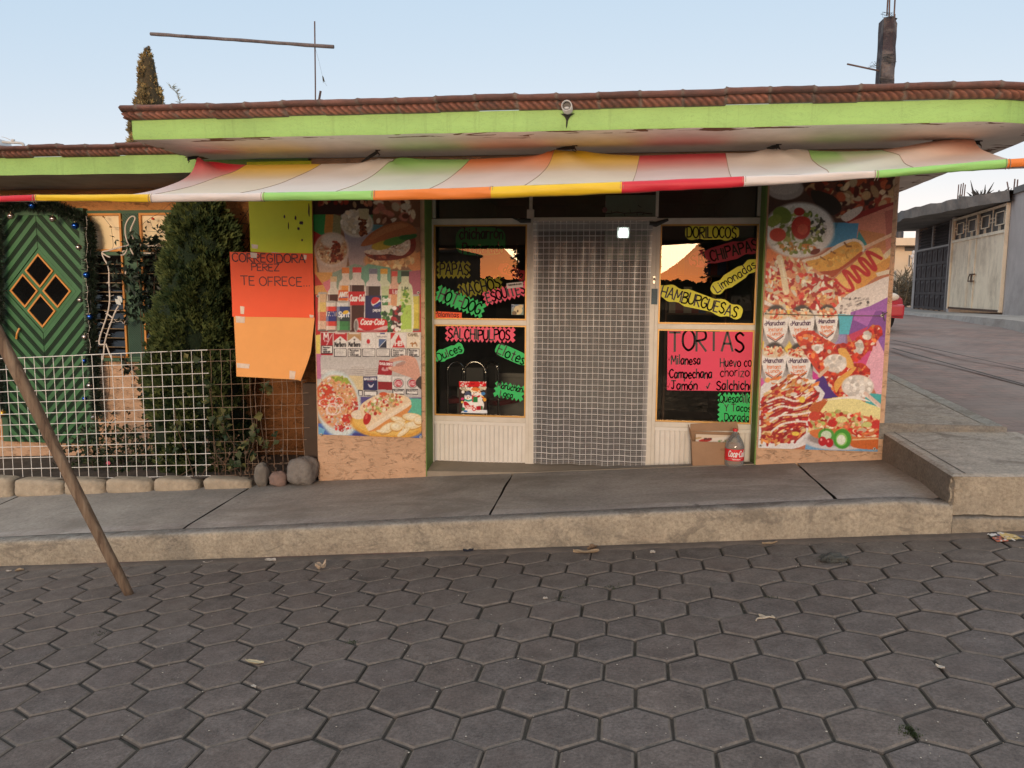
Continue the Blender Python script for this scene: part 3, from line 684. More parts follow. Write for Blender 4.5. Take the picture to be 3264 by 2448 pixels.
def build_house():
    b = MB(); b.box(-9.5, -2.645, HY, HY+.25, -.5, 2.545); b.box(-9.5, -2.645, HY+3, HY+3.2, -.5, 2.54); b.build('wall', ORANGE, house)
    zs, zf = 2.536, 2.69
    b = MB(); cols = []; N = 140
    for i in range(N+1):
        x = -9.5+6.84*i/N
        for k in range(6): b.v.append((x, 6.5+.004*n1(x*2.4, k*.3), lerp(zs, zf, k/5)+(.004*n1(x*3) if k == 0 else 0))); cols.append((0, 0, 0))
    for i in range(N):
        for k in range(5): a = i*6+k; b.f.append((a, a+6, a+7, a+1)); b.m.append(0)
    o = len(b.v)
    b.grid(lambda i, j: (-9.5+6.84*i/N, 6.503+1.0*j/8, zs+.001+(.004*n1((-9.5+6.84*i/N)*3) if j == 0 else 0)), N, 8, 1); cols += [(0, 0, 0)]*(len(b.v)-o)
    o = len(b.v); b.poly([(-9.5, 6.5, zf-.005), (-2.66, 6.5, zf-.005), (-2.66, 11, zf-.005), (-9.5, 11, zf-.005)], 2); cols += [(0, 0, 0)]*4
    roof = b.build('roof_slab', [LIME, M('soffit_grey', (.36, .31, .26), .85, .3, 3, dirt=(.2, .15, .1), dirt_amt=.5), MATS['roof_cement']], house, smooth=True, colors=cols)
    cap_tiles([(-9.5, 6.5), (-2.7, 6.5)], zf-.002, roof, tile=.275, ph=.1)
    # salmon panel under the window and plinth
    a, c = Hp(296, 1150), Hp(620, 1460); b = MB(); b.box(a.x, c.x, HY-.02, HY, -.3, a.z); b.build('wall_or_shade_panel', SALMON, house)
    a = Hp(806, 1150); b = MB(); b.box(a.x, -2.645, HY-.022, HY, -.3, 1.32); b.build('wall_or_shade_panel', stucco('shaded_stucco', (.235, .098, .036), (.08, .035, .015)), house)  # nook of the orange wall, its shade put into a darker stucco
    b = MB(); b.box(-2.80, -2.655, HY-.9, HY-.8, -.25, .72); b.build('wall_post', M('post_brown', (.07, .045, .03), .9), house)
    b = MB(); b.box(-9.5, a.x if False else Hp(294, 1150).x, HY-.018, HY, -.4, -.088); b.build('plinth', SALMON, house)
    # ---- door
    xl, xr = Hp(12, 927).x, Hp(277, 927).x; zb, zt = -.085, Hp(145, 688).z; zc = Hp(142, 927).z; xc = (xl+xr)/2; Wd, kz = (xr-xl)/2, .92
    b = MB(); b.box(xl, xr, HY-.05, HY-.002, zb, zt); door = b.build('door', GREEND, house)
    rect = [(-Wd, zb-zc), (Wd, zb-zc), (Wd, zt-zc), (-Wd, zt-zc)]; b = MB()
    def strip(d1, d2, h, b=None):
        for sx in (-1, 1):
            for sz in (-1, 1):
                p = clip(rect, -sx, 0, -.003 if True else 0); p = clip(p, 0, -sz, 0) if len(p) > 2 else p
                p = clip(p, sx, sz*kz, d2) if len(p) > 2 else p; p = clip(p, -sx, -sz*kz, -d1) if len(p) > 2 else p
                if len(p) > 2: b.prism([(xc+x, HY-.05, zc+z) for x, z in p], (0, -h, 0))
    d = .405; sl_ = MB()
    while d < 2.0:
        strip(d, d+.062, .016, b)
        for q in range(3): strip(d+.070+q*.0185, d+.070+q*.0185+.0085, .011, sl_)
        d += .124
    p = clip(clip(clip(clip(rect, 1, kz, .398), -1, kz, .398), 1, -kz, .398), -1, -kz, .398)
    b.prism([(xc+x, HY-.05, zc+z) for x, z in p], (0, -.008, 0))
    b.build('carved_boards', GREEN, door, bevel=.0015); sl_.build('carved_grooves', M('groove_green', (.012, .045, .018), .5, .2), door)
    for (ox, oz) in ((0, .205), (0, -.205), (-.186, 0), (.186, 0)):
        ro, ri = .162, .140; rz = 1/kz; b = MB(); cx, cz = xc+ox, zc+oz
        O = [(cx, cz+ro*rz), (cx-ro, cz), (cx, cz-ro*rz), (cx+ro, cz)]; I = [(cx, cz+ri*rz), (cx-ri, cz), (cx, cz-ri*rz), (cx+ri, cz)]
        for k in range(4):
            j = (k+1) % 4; b.prism([(O[k][0], HY-.058, O[k][1]), (O[j][0], HY-.058, O[j][1]), (I[j][0], HY-.058, I[j][1]), (I[k][0], HY-.058, I[k][1])], (0, -.014, 0))
        pn = MB(); pn.poly([(x, HY-.0605, z) for x, z in I]); pane = pn.build('diamond_pane', DARKG, door); b.build('pane_trim', TRIM, door)
    A, B_ = Hp(62, 1046, .08), Hp(52, 1080, .08); b = MB(); b.tube([A, A.lerp(B_, .5)+Vector((0, -.012, 0)), B_], .010, 8); b.build('door_handle', TRIM, door)
    # frame
    b = MB(); fw = .07
    b.box(xl-fw, xl, HY-.07, HY, zb, zt+fw); b.box(xr, xr+fw*.8, HY-.07, HY, zb, zt+fw); b.box(xl, xr, HY-.07, HY, zt, zt+fw)
    b.build('door_frame', FRAMEG, house, bevel=.004)
    # ---- window group: cream panes over louvres, diagonal boards between
    x0, x1 = Hp(288, 800).x, Hp(566, 800).x; ztop = Hp(420, 671).z; zsil = Hp(380, 1140).z
    zp0, zp1 = Hp(340, 802).z, Hp(340, 681).z; zl0, zl1 = Hp(340, 1134).z, Hp(340, 814).z
    cols_x = [(Hp(290, 740).x, Hp(396, 740).x), (Hp(452, 740).x, Hp(562, 740).x)]
    b = MB(); b.box(x0, x1, HY-.03, HY, ztop-.035, ztop); b.box(x0, x1, HY-.03, HY, zl1+.0, zp0-.004); mid = (cols_x[0][1]+.0, cols_x[1][0])
    b.box(mid[0], mid[1], HY-.022, HY, zsil, ztop-.036); b.box(x0, cols_x[0][0], HY-.03, HY, zsil, ztop-.036); b.box(cols_x[1][1], x1, HY-.03, HY, zsil, ztop-.036)
    win = b.build('window', FRAMEG, house)
    for (a, c) in cols_x:
        b = MB(); rect_frame(b, a+.002, c-.002, zp0, zp1, HY-.045, HY-.002, .022); b.build('pane_trim', TRIM, win)
        b = MB(); b.quad((a+.02, HY-.02, zp0+.018), (c-.02, HY-.02, zp0+.018), (c-.02, HY-.02, zp1-.018), (a+.02, HY-.02, zp1-.018)); b.build('cream_pane', CREAMG, win)
        b = MB(); b.box(a+.002, a+.022, HY-.045, HY-.002, zl0, zl1-.003); b.box(c-.022, c-.002, HY-.045, HY-.002, zl0, zl1-.003); b.build('louvre_trim', TRIM, win)
        b = MB(); n = 11; hh = (zl1-zl0)/n; b.box(a+.022, c-.022, HY-.004, HY, zl0, zl1, 1)
        for k in range(n):
            z = zl0+hh*k; b.obox(((a+c)/2, HY-.026, z+hh*.5), ((c-a)/2-.024, 0, 0), (0, .017, hh*.42), (0, .003, -.0006))
            b.box(a+.024, c-.024, HY-.048, HY-.043, z+.0, z+.007, 2)
        b.build('louvre', [DARKG, MATS['dark_metal'], M('louvre_edge', (.24, .17, .09), .4)], win)
    # diagonal slats on the panel between the panes and right of the louvre
    m0, m1 = mid[0]+.012, mid[1]-.012; w_ = m1-m0
    for (zlo, zhi, st) in ((zp0+.01, zp1, .030), (zl0, zl0+.36, .020)):
        b = MB(); R = [(m0, zlo), (m1, zlo), (m1, zhi), (m0, zhi)]; k = zlo-1.0
        while k < zhi+1.0:
            p = clip(R, 1, 1, m0+k+st*.62); p = clip(p, -1, -1, -(m0+k)) if len(p) > 2 else p
            if len(p) > 2: b.prism([(x, HY-.022, z) for x, z in p], (0, -.010, 0))
            k += st
        b.build('diagonal_slats', M('slat_green', (.03, .085, .055), .5, .2), win)
    b = MB(); b.box(x0-.02, x1+.02, HY-.07, HY, zsil-.035, zsil); b.build('sill', FRAMEG, win, bevel=.004)
build_house()

# ================================================================ AWNING
AW = dict(red=(.56, .022, .040), yel=(.70, .47, .018), whi=(.62, .565, .53), grn=(.27, .56, .15), org=(.70, .20, .035))
def fabric(name, col):
    m, t, b = newmat('awning_'+name); p = t.pos()
    # grazing sky sheen put into the colour, cloth paler towards the street
    sheen_mask = t.ramp(t.attr('Col'), [(.0, 0.), (1., 1.)])
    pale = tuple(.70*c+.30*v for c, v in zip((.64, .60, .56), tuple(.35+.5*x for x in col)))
    c = t.mix(sheen_mask, tuple(col), pale)
    c = t.mix(1, c, t.ramp(t.noise(3, 5, .6, p), [(.3, .92), (.7, 1.04)]), 'MULTIPLY')
    t.link(c, b.inputs['Base Color']); b.inputs['Roughness'].default_value = .55; b.inputs['Sheen Weight'].default_value = .12; b.inputs['Sheen Roughness'].default_value = .4
    b.inputs['Specular IOR Level'].default_value = .4
    t.link(t.bump(t.noise(5, 4, .55, t.pos((1, 3, 3))), .12, .02), b.inputs['Normal']); return m
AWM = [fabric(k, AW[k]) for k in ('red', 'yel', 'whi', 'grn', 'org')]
awning = thing('awning', (-.7, 4.2, 2.05), 'long patchwork awning of red, yellow, white, green and orange cloth strips', 'awning')
def build_awning():
    seq = [0, 1, 2, 3, 4, 1, 0, 2, 3, 4]
    XF = [-4.12, -3.363, -2.648, -1.981, -1.352, -.709, -.029, .580, 1.211, 1.807, 2.62]
    XB = [-3.545, -3.062, -2.429, -1.823, -1.216, -.557, .087, .718, 1.306, 1.821, 2.44]
    ZFt = [2.062, 2.078, 2.075, 2.077, 2.080, 2.095, 2.112, 2.130, 2.150, 2.196, 2.225]
    ZB = [2.545, 2.542, 2.545, 2.560, 2.560, 2.590, 2.566, 2.580, 2.572, 2.566, 2.60]
    YFr, YBk = 4.2, 6.2; nu, nv = 14, 60
    def tri(a, u): k = min(len(a)-2, int(u)); return lerp(a[k], a[k+1], u-k)
    pk = [(-3.545, .0, .06), (-1.90, .0, .018), (-.50, .0, .03), (1.07, .0, .02)]
    def S(u, v):
        # v: 0 at the back, 1 at the street edge
        xf, xb = tri(XF, u), tri(XB, u); x = lerp(xb, xf, v); y = lerp(YBk, YFr, v)
        if u < 1: x += (.34*4*v*(1-v)*(1-u)+.06*(1-v)*(1-u))*(1 if v < .999 else 0)
        if u > 9: x -= .03*4*v*(1-v)*(u-9)
        sag = .106*4*v*(1-v); z = lerp(tri(ZB, u), tri(ZFt, u), v)-sag
        for (hx, _, h) in pk: z += h*math.exp(-((xb-hx)/.20)**2-(v/.10)**2)
        # pulled folds
        z += .018*n1(x*1.1, v*1.3)*(4*v*(1-v))+.007*n1(x*4+v*3, v*7)*4*v*(1-v)
        for (hx, _, h) in pk[1:]: rh = math.hypot(x-hx, 6.2-y); z += .014*math.sin(6*math.atan2(x-hx, 6.25-y))*math.exp(-(rh/.45)**2)*min(1, rh/.12)
        ang = math.atan2(x+3.545, (6.2-y)+.06); rr = math.hypot(x+3.545, 6.2-y)
        if rr < 1.3: z += .020*math.sin(ang*9+1)*math.exp(-(rr/.42)**2)*min(1, rr/.1)
        # crease running from the right-hand hook down towards the middle of the street edge
        ax_, ay_, bx_, by_ = .25, 4.72, 2.25, 6.12; dx, dy = bx_-ax_, by_-ay_; tt = ((x-ax_)*dx+(y-ay_)*dy)/(dx*dx+dy*dy); dist = ((x-ax_)*dy-(y-ay_)*dx)/math.hypot(dx, dy)
        if -.1 < tt < 1.3:
            tq = min(1, max(0, tt)); amp = .010+.085*tq**1.5
            z += amp*(math.exp(-(dist/.07)**2)*.65 if dist > 0 else math.exp(-(dist/.26)**2)*.65)*min(1, (tt+.1)*6)
        return Vector((x, y, z))
    b = MB(); cols = []; n = len(seq)*nu
    for i in range(n+1):
        for j in range(nv+1):
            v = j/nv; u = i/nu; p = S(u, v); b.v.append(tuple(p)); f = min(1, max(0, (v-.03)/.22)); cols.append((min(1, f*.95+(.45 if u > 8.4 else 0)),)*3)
    for i in range(n):
        for j in range(nv): a = i*(nv+1)+j; b.f.append((a, a+nv+1, a+nv+2, a+1)); b.m.append(seq[i//nu])
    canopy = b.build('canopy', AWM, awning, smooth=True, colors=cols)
    # seams: narrow stitched ribs
    for k in range(1, 10):
        b = MB(); b.tube([S(k, j/40)+Vector((0, 0, .0015)) for j in range(41)], .0022, 4); b.build('stitched_seam', M('seam_thread', (.33, .24, .18), .9), canopy)
    # front hem with the pole inside
    b = MB(); cols = []; K = 12; n = len(seq)*12
    for i in range(n+1):
        u = i/12; p = S(u, 1); hh = float(np.interp(u, [0, 1, 2, 3, 4, 5, 6, 7, 8, 9, 10], [.016, .0165, .021, .022, .0245, .031, .029, .0245, .017, .02, .02]))
        sagz = -.012*abs(math.sin(u*1.7))*0
        for k in range(K+1):
            a = math.pi*(.42+1.35*k/K); b.v.append((p.x, p.y-.002+hh*.75*math.cos(a)+.006*n1(u*4, k*.3)+.003*n1(u*15, k), p.z-hh+hh*math.sin(a)+.003*n1(u*9, k)-.006*abs(n1(u*2.3, 4))*(k > 6))); cols.append((0,)*3)
    for i in range(n):
        for k in range(K): a = i*(K+1)+k; b.f.append((a, a+1, a+K+2, a+K+1)); b.m.append(seq[i//12])
    hem = b.build('hem', AWM, awning, smooth=True, colors=cols)
    for k in range(1, 10):
        b = MB()
        for dd in (-.010, .012):
            p = S(k+dd, 1); b.tube([Vector((p.x, p.y-.019*math.sin(t)-.002, p.z-.024+.025*math.cos(t))) for t in np.linspace(.1, 3., 9)], .0016, 4)
        b.build('hem_stitch', MATS['seam_thread'], hem)
    b = MB(); b.tube([S(u, 1)+Vector((0, 0, -.018)) for u in np.linspace(0.0, 10, 22)], .011, 8); b.build('front_pole', M('pole_dark_wood', (.12, .08, .05), .8, .3, 9), awning)
    # dark straps from the cloth to the soffit hooks
    r2 = random.Random(2)
    for (px, py, bx, by, u) in ((598, 506, 606, 523, 0.02), (1204, 484, 1152, 507, 2.55), (1832, 470, 1775, 492, 5.02), (2482, 466, 2445, 486, 7.5), (3122, 455, 3040, 466, 9.55)):
        A = atz(px, py, 2.625); B_ = S(u, 0.0)+Vector((0, 0, .004)); b = MB(); m_ = A.lerp(B_, .5)
        d = (B_-A); side = Vector((0, .0, 1)).cross(d).normalized()*.010; up = d.cross(side).normalized()*.013
        b.add([A+up, A-up, m_-up*1.0, B_-up*.4, B_+up*.4, m_+up*1.1], [(0, 1, 2, 5), (5, 2, 3, 4)]); b.prism([A+up, A-up, m_-up, B_-up*.4, B_+up*.4, m_+up], side*.25)
        b.tube([A, A+Vector((r2.uniform(-.02, .02), 0, -.02)), A+Vector((.01, -.01, -.035))], .003, 4)
        b.build('strap', M('strap_black', (.012, .013, .012), .8, .2), awning)
        b = MB(); t0 = Vector((A.x, A.y, 2.641)); b.tube([t0, t0+Vector((0, 0, -.03)), t0+Vector((.012, -.004, -.04)), A], .0035, 6); b.tube([t0+Vector((-.02, 0, -.004)), t0+Vector((.02, 0, -.004))], .004, 6)
        b.build('soffit_hook', M('hook_rust', (.06, .035, .025), .8, .4), shop)
build_awning()

# ================================================================ LEANING POLE
def wood_log():
    m, t, b = newmat('weathered_log'); p = t.pos((22, 22, 1.6)); f = t.noise(1., 7, .65, p, .8)
    c = t.ramp(f, [(.28, (.055, .032, .02)), (.46, (.155, .10, .062)), (.6, (.22, .152, .098)), (.75, (.30, .225, .155))])
    c = t.mix(t.ramp(t.noise(2.5, 4, .6, t.pos()), [(.6, 0.), (.7, .6)]), c, (.06, .04, .03))
    t.link(c, b.inputs['Base Color']); b.inputs['Roughness'].default_value = .9; t.link(t.bump(f, .8, .015), b.inputs['Normal']); return m
def build_pole():
    base = Vector((-3.105, 4.485, road_z(-3.105, 4.485)-.01)); top = Vector((-4.085, 4.235, 2.06)); b = MB(); N, n = 60, 22; cr = random.Random(9)
    d = (top-base).normalized(); a = d.orthogonal().normalized(); c = d.cross(a)
    for i in range(N+1):
        t = i/N; p = base.lerp(top, t)+a*.010*n1(t*3.1, 2)+c*.010*n1(t*2.7, 5); r = lerp(.030, .041, t)*(1+.05*n1(t*8, 1)); r *= .93 if t < .02 else 1
        for j in range(n):
            th = 2*math.pi*j/n; q = r*(1+.05*n1(math.cos(th)*1.5, math.sin(th)*1.5+t*4)+.025*n1(j*2.3, t*14))
            if j in (15, 16) and t < .86: q *= .84 if j == 15 else .91       # long drying crack
            if j == 5 and .05 < t < .6: q *= .90
            b.v.append(tuple(p+a*math.cos(th)*q+c*math.sin(th)*q))
    for i in range(N):
        for j in range(n): b.f.append((i*n+j, i*n+(j+1) % n, (i+1)*n+(j+1) % n, (i+1)*n+j)); b.m.append(0)
    b.f += [tuple(range(n))[::-1], tuple(range(N*n, N*n+n))]; b.m += [0, 0]
    o = b.build('leaning_pole', wood_log(), smooth=True)
    tag(o, 'weathered cracked wooden log standing in the paving and leaning left to hold the awning', 'pole')
build_pole()
# ================================================================ HAND LETTERING (single-stroke alphabet)
GL = {
'A': (4, "0,0 2,6 4,0|.8,2.2 3.2,2.2"), 'B': (3.3, "0,0 0,6|~0,6 2.6,5.8 2.8,4.2 0,3.2|~0,3.2 3.2,3 3.2,.6 0,0"), 'C': (3.5, "~3.5,5 2,6 .2,4.5 .2,1.5 2,0 3.5,1"),
'D': (3.8, "0,0 0,6|~0,6 2.8,5.6 3.8,3 2.8,.4 0,0"), 'E': (3, "3,6 0,6 0,0 3,0|0,3.1 2.5,3.1"), 'F': (3, "3,6 0,6 0,0|0,3.1 2.5,3.1"),
'G': (3.7, "~3.6,5 2,6 .2,4.5 .2,1.5 2,0 3.6,1 3.6,2.7|3.7,2.7 2.1,2.7"), 'H': (3.6, "0,0 0,6|3.6,0 3.6,6|0,3 3.6,3"), 'I': (.6, ".3,0 .3,6"),
'J': (3.2, "0,6 3.4,6|~1.8,6 1.8,1.2 1,0 0,.8"), 'L': (3, "0,6 0,0 3,0"), 'M': (4.6, "0,0 .4,6 2.3,2 4.2,6 4.6,0"), 'N': (3.8, "0,0 0,6 3.8,0 3.8,6"),
'O': (4, "~2,6 .1,4.5 .1,1.5 2,0 3.9,1.5 3.9,4.5 2,6"), 'P': (3.2, "0,0 0,6|~0,6 3,5.8 3.2,3.6 0,2.9"), 'Q': (4, "~2,6 .1,4.5 .1,1.5 2,0 3.9,1.5 3.9,4.5 2,6|2.4,1.6 4.2,-.6"),
'R': (3.4, "0,0 0,6|~0,6 3,5.8 3.2,3.7 0,3|.8,3 3.5,0"), 'S': (3.2, "~3.2,5.2 1.8,6 .3,5 .8,3.6 2.6,2.6 3.2,1.2 1.8,0 0,.8"), 'T': (4, "0,6 4,6|2,6 2,0"),
'U': (3.6, "~0,6 0,1.5 1.8,0 3.6,1.5 3.6,6"), 'V': (3.6, "0,6 1.8,0 3.6,6"), 'Y': (3.6, "0,6 1.8,3 3.6,6|1.8,3 1.8,0"), 'Z': (3.6, "0,6 3.6,6 0,0 3.6,0"), 'K': (3.4, "0,0 0,6|3.2,6 0,2.6|1,3.4 3.4,0"),
'a': (3, "~2.8,3.4 1.4,4 .1,2.4 .6,.2 2,.4 2.8,2.2|2.8,4 2.8,0"), 'b': (2.8, "0,6.4 0,0|~0,3 1.6,4 2.8,2 1.6,0 0,.8"), 'c': (2.7, "~2.7,3.4 1.4,4 .1,2 1.2,0 2.7,.6"), 'd': (3, "~2.8,3.4 1.4,4 .1,2 1.2,0 2.8,1|2.8,6.5 2.8,0"),
'e': (2.8, "~.2,2 2.8,2.2 1.6,4 .1,2.4 .8,.2 2.7,.6"), 'h': (2.7, "0,0 0,6.4|~0,2.6 1.4,4 2.6,3 2.6,0"), 'i': (.5, ".2,0 .2,4|.2,5.2 .2,5.6"), 'k': (2.6, "0,0 0,6.4|2.3,4 0,1.8|.8,2.4 2.5,0"), 'l': (.6, ".3,0 .3,6.4"),
'm': (4.4, "0,0 0,4|~0,2.8 1.2,4 2.2,3 2.2,0|~2.2,2.8 3.4,4 4.4,3 4.4,0"), 'n': (2.7, "0,0 0,4|~0,2.6 1.4,4 2.6,3 2.6,0"), 'o': (3, "~1.5,4 .1,3 .1,1 1.5,0 2.9,1 2.9,3 1.5,4"),
'p': (2.8, "0,4 0,-2|~0,3 1.6,4 2.8,2.4 1.6,0 0,.8"), 'q': (3, "~2.8,3.4 1.4,4 .1,2 1.2,0 2.8,1|2.8,4 2.8,-2"), 'r': (2, "0,0 0,4|~0,2.4 1,3.8 2,3.8"), 's': (2.3, "~2.3,3.5 1.2,4 .2,3.2 1.2,2.1 2.3,1 1.2,0 0,.5"),
't': (2.2, "1.1,5.6 1.1,.4 2,0|0,4 2.2,4"), 'u': (2.7, "~0,4 0,1 1.2,0 2.6,1.4|2.6,4 2.6,0"), 'v': (2.6, "0,4 1.3,0 2.6,4"), 'f': (1.8, "~1.9,6 1,5.8 .7,4 .7,0|0,4 1.8,4"), 'g': (2.8, "~2.6,3.4 1.4,4 .1,2.4 1.2,.4 2.6,2|2.6,4 2.6,-1 1.4,-2 .2,-1.4"), 'y': (2.6, "0,4 1.3,.4|2.6,4 .6,-2"), 'z': (2.6, "0,4 2.6,4 0,0 2.6,0"), 'x': (2.5, "0,0 2.5,4|0,4 2.5,0"), 'ó': (3, "~1.5,4 .1,3 .1,1 1.5,0 2.9,1 2.9,3 1.5,4|1.4,5 2.4,6.2"),
'-': (2.2, "0,3 2.2,3"), '.': (.5, ".2,0 .4,.15"), '/': (2.4, "0,-.5 2.4,6.5"), '0': (3, "~1.5,6 .1,4.5 .1,1.5 1.5,0 2.9,1.5 2.9,4.5 1.5,6"), '1': (1, "0,5 .6,6 .6,0"), '6': (3, "~2.6,6 .6,4 .1,1.5 1.5,0 2.8,1.6 1.5,3 .3,2"), '^': (3, "0,2 1,0 3,5")}
def crom(p, n=6):
    out = []; k = len(p)
    for i in range(k-1):
        a, b, c, d = p[max(i-1, 0)], p[i], p[i+1], p[min(i+2, k-1)]
        if p[0] == p[-1]:
            if i == 0: a = p[-2]
            if i == k-2: d = p[1]
        for q in range(n):
            t = q/n; out.append(tuple(.5*((2*b[m])+(-a[m]+c[m])*t+(2*a[m]-5*b[m]+4*c[m]-d[m])*t*t+(-a[m]+3*b[m]-3*c[m]+d[m])*t**3) for m in (0, 1)))
    out.append(p[-1]); return out
GS = {}
for ch, (wd, s) in GL.items():
    L = []
    for q in s.split('|'):
        sm = q[0] == '~'; p = [tuple(float(v) for v in t.split(',')) for t in q.lstrip('~').split()]; L.append(crom(p) if sm else p)
    GS[ch] = (wd, L)
def lettering(text, h, gap=1.1, slant=0., jit=0., seed=1, squeeze=1.):
    """strokes of a word in units of its own: x to the right from 0, y up, capital height h -> (width, polylines)"""
    r = random.Random(seed); x = 0; out = []; k = h/6
    for ch in text:
        if ch == ' ': x += 2.2*squeeze; continue
        wd, L = GS[ch]; dy = r.gauss(0, jit); sc = 1+r.gauss(0, jit*.08)
        for p in L: out.append([((x+a*squeeze*sc+slant*b)*k, (b*sc+dy)*k) for a, b in p])
        x += wd*squeeze+gap
    return (x-gap)*k, out
def ribbon(b, pts, w, to3, mi=1, off=0.):
    """marker stroke: a flat polyline with round joints, placed by to3(x, y, off)"""
    for i in range(len(pts)-1):
        a, c = Vector(pts[i]), Vector(pts[i+1]); d = c-a
        if d.length < 1e-6: continue
        d.normalize(); n = Vector((-d.y, d.x))*w/2; e = d*w*.3; a -= e; c += e
        b.add([to3(*q, off) for q in (a+n, a-n, c-n, c+n)], [(0, 1, 2, 3)], mi)
def shape(kind, w, h, seed=1):
    r = random.Random(seed); P = []
    if kind == 'rect': return [(-w/2, -h/2), (w/2, -h/2+r.uniform(-1, 1)*.01*h), (w/2, h/2), (-w/2, h/2)]
    if kind == 'zig':
        t = min(13, h*.30); nx, ny = max(4, int(w/(t*1.05))), max(2, int(h/(t*1.15))); j = lambda: r.uniform(.7, 1.15)
        for k in range(nx): P += [(-w/2+w*k/nx, -h/2+t*.6), (-w/2+w*(k+.5+r.uniform(-.15, .15))/nx, -h/2-t*.15*j())]
        for k in range(ny): P += [(w/2-t*.5, -h/2+h*k/ny), (w/2+t*.12*j(), -h/2+h*(k+.5)/ny)]
        for k in range(nx): P += [(w/2-w*k/nx, h/2-t*.6), (w/2-w*(k+.5+r.uniform(-.15, .15))/nx, h/2+t*.15*j())]
        for k in range(ny): P += [(-w/2+t*.5, h/2-h*k/ny), (-w/2-t*.12*j(), h/2-h*(k+.5)/ny)]
        return P
    N = 90; nb = max(3, int(w/(h*.95)))
    for k in range(N):
        a = 2*math.pi*k/N; ca, sa = math.cos(a), math.sin(a); e = .35 if kind == 'cloud' else .55
        x = w/2*abs(ca)**e*(1 if ca >= 0 else -1); y = h/2*abs(sa)**(.55)*(1 if sa >= 0 else -1)
        if kind == 'cloud': y *= 1+.15*math.cos(2*math.pi*nb*x/w+seed)
        P.append((x, y))
    return P
def paper(name, col, rough=.6): return M('paper_'+name, col, rough, .06, 5, bump=.08, bscale=14)
PINK, LGREEN, YELL, REDO, ORNG, MAGE = paper('pink', (.80, .085, .16)), paper('green', (.015, .50, .115)), paper('yellow', (.68, .66, .045)), paper('red_orange', (.86, .095, .022)), paper('orange', (.84, .37, .10)), paper('magenta', (.74, .045, .115))
INK = M('marker_ink', (.018, .012, .014), .5, .3, 60); INKT = M('thin_pen_ink', (.06, .03, .03), .6, .3); INKR = M('red_ink', (.40, .015, .03), .6)
SIGN_Y, IN_Y = 6.742, 6.766
def sign(name, label, kind, cx, cy, w, h, ang, mat, lines, Y=SIGN_Y, cat='sign', group='handwritten word signs on the shop windows', seed=1, parts=None, cutr=None):
    """lines: (text, x, y, letter height, stroke width, options) in photo pixels about the centre, y up"""
    b = MB(); ca, sa = math.cos(R_(ang)), math.sin(R_(ang))
    def to3(x, y, off=0.):
        px = cx+x*ca-(-y)*sa*1; py = cy+x*sa+(-y)*ca
        if cutr: px = min(px, cutr)
        p = at(px, py, Y); return (p.x, Y-off, p.z)
    P = shape(kind, w, h, seed); n = len(P)
    # filled outline as a fan from a centre line, with a thin edge
    bmv = [to3(x, y, .0012) for x, y in P]; bk = [to3(x, y, 0.) for x, y in P]
    b.add(bmv, [tuple(range(n))], 0); b.add(bk, [tuple(range(n))[::-1]], 0)
    b.add(bmv+bk, [(i, n+i, n+(i+1) % n, (i+1) % n) for i in range(n)], 0)
    for (txt, x, y, lh, sw, *op) in lines:
        kw = dict(op[0]) if op else {}; mi = kw.pop('mi', 1); fit = kw.pop('fit', None)
        wd, L = lettering(txt, lh, seed=seed+len(txt), **kw)
        f = fit/wd if fit else 1.; wd *= f
        for p in L: ribbon(b, [(x-wd/2+a*f, y+c) for a, c in p], sw, to3, mi, .0020)
    o = b.build(name, [mat, INK, INKT, INKR]); tag(o, label, cat, group); return o
J = {'jit': .2}
sign('word_sign', 'green rounded sign reading chicharrón Preparado, high in the left shop window', 'round', 1532, 769, 158, 90, 0, LGREEN, [('chicharrón', 2, 8, 33, 5, dict(J, fit=138)), ('Preparado', 8, -38, 33, 5, dict(J, fit=130))], Y=IN_Y)
sign('word_sign', 'yellow jagged sign reading PAPAS, at the left edge of the left shop window', 'zig', 1446, 860, 106, 54, 0, YELL, [('PAPAS', 2, -16, 34, 4.5, dict(J, fit=90))], Y=IN_Y, seed=3)
sign('word_sign', 'yellow jagged sign reading NACHOS, overlapped by the sunset reflection', 'zig', 1531, 915, 142, 48, -13, YELL, [('NACHOS', 0, -16, 34, 5, dict(J, fit=124))], Y=IN_Y, seed=4)
sign('word_sign', 'small red wavy sign reading derilla, right side of the left window', 'cloud', 1632, 866, 92, 34, 22, paper('red', (.62, .03, .06)), [('derilla', 4, -9, 21, 4, dict(J, fit=64))], Y=IN_Y, seed=5)
sign('word_sign', 'green jagged sign reading HOT-DOG, slanting down in the left window', 'zig', 1467, 962, 164, 52, 22, LGREEN, [('HOT-DOG', 0, -16, 35, 5, dict(J, fit=138))], seed=6)
sign('word_sign', 'pink jagged sign reading ESQUITES, slanting up in the left window', 'zig', 1613, 935, 148, 46, -15, PINK, [('ESQUITES', -2, -14, 30, 5, dict(J, fit=124))], seed=7)
sign('paper_slip', 'small white slip with a printed line, stuck over the ESQUITES sign', 'rect', 1641, 909, 52, 17, -6, paper('white', (.62, .56, .52)), [('Temporada de elote', 0, 0, 5.5, 1.2, {'fit': 44})], Y=6.7385, cat='note', group=None, seed=8)
sign('word_sign', 'small orange red strip reading Palomitas, at the foot of the upper left pane', 'rect', 1427, 1004, 90, 20, 3, REDO, [('Palomitas', -3, -6, 15, 2, dict(J, fit=76, mi=2))], seed=9)
sign('word_sign', 'pink jagged sign reading SALCHIPULPOS, across the top of the lower left pane', 'zig', 1531, 1065, 222, 50, 1.5, PINK, [('SALCHIPULPOS', -4, -17, 32, 5, dict(J, fit=196))], seed=10)
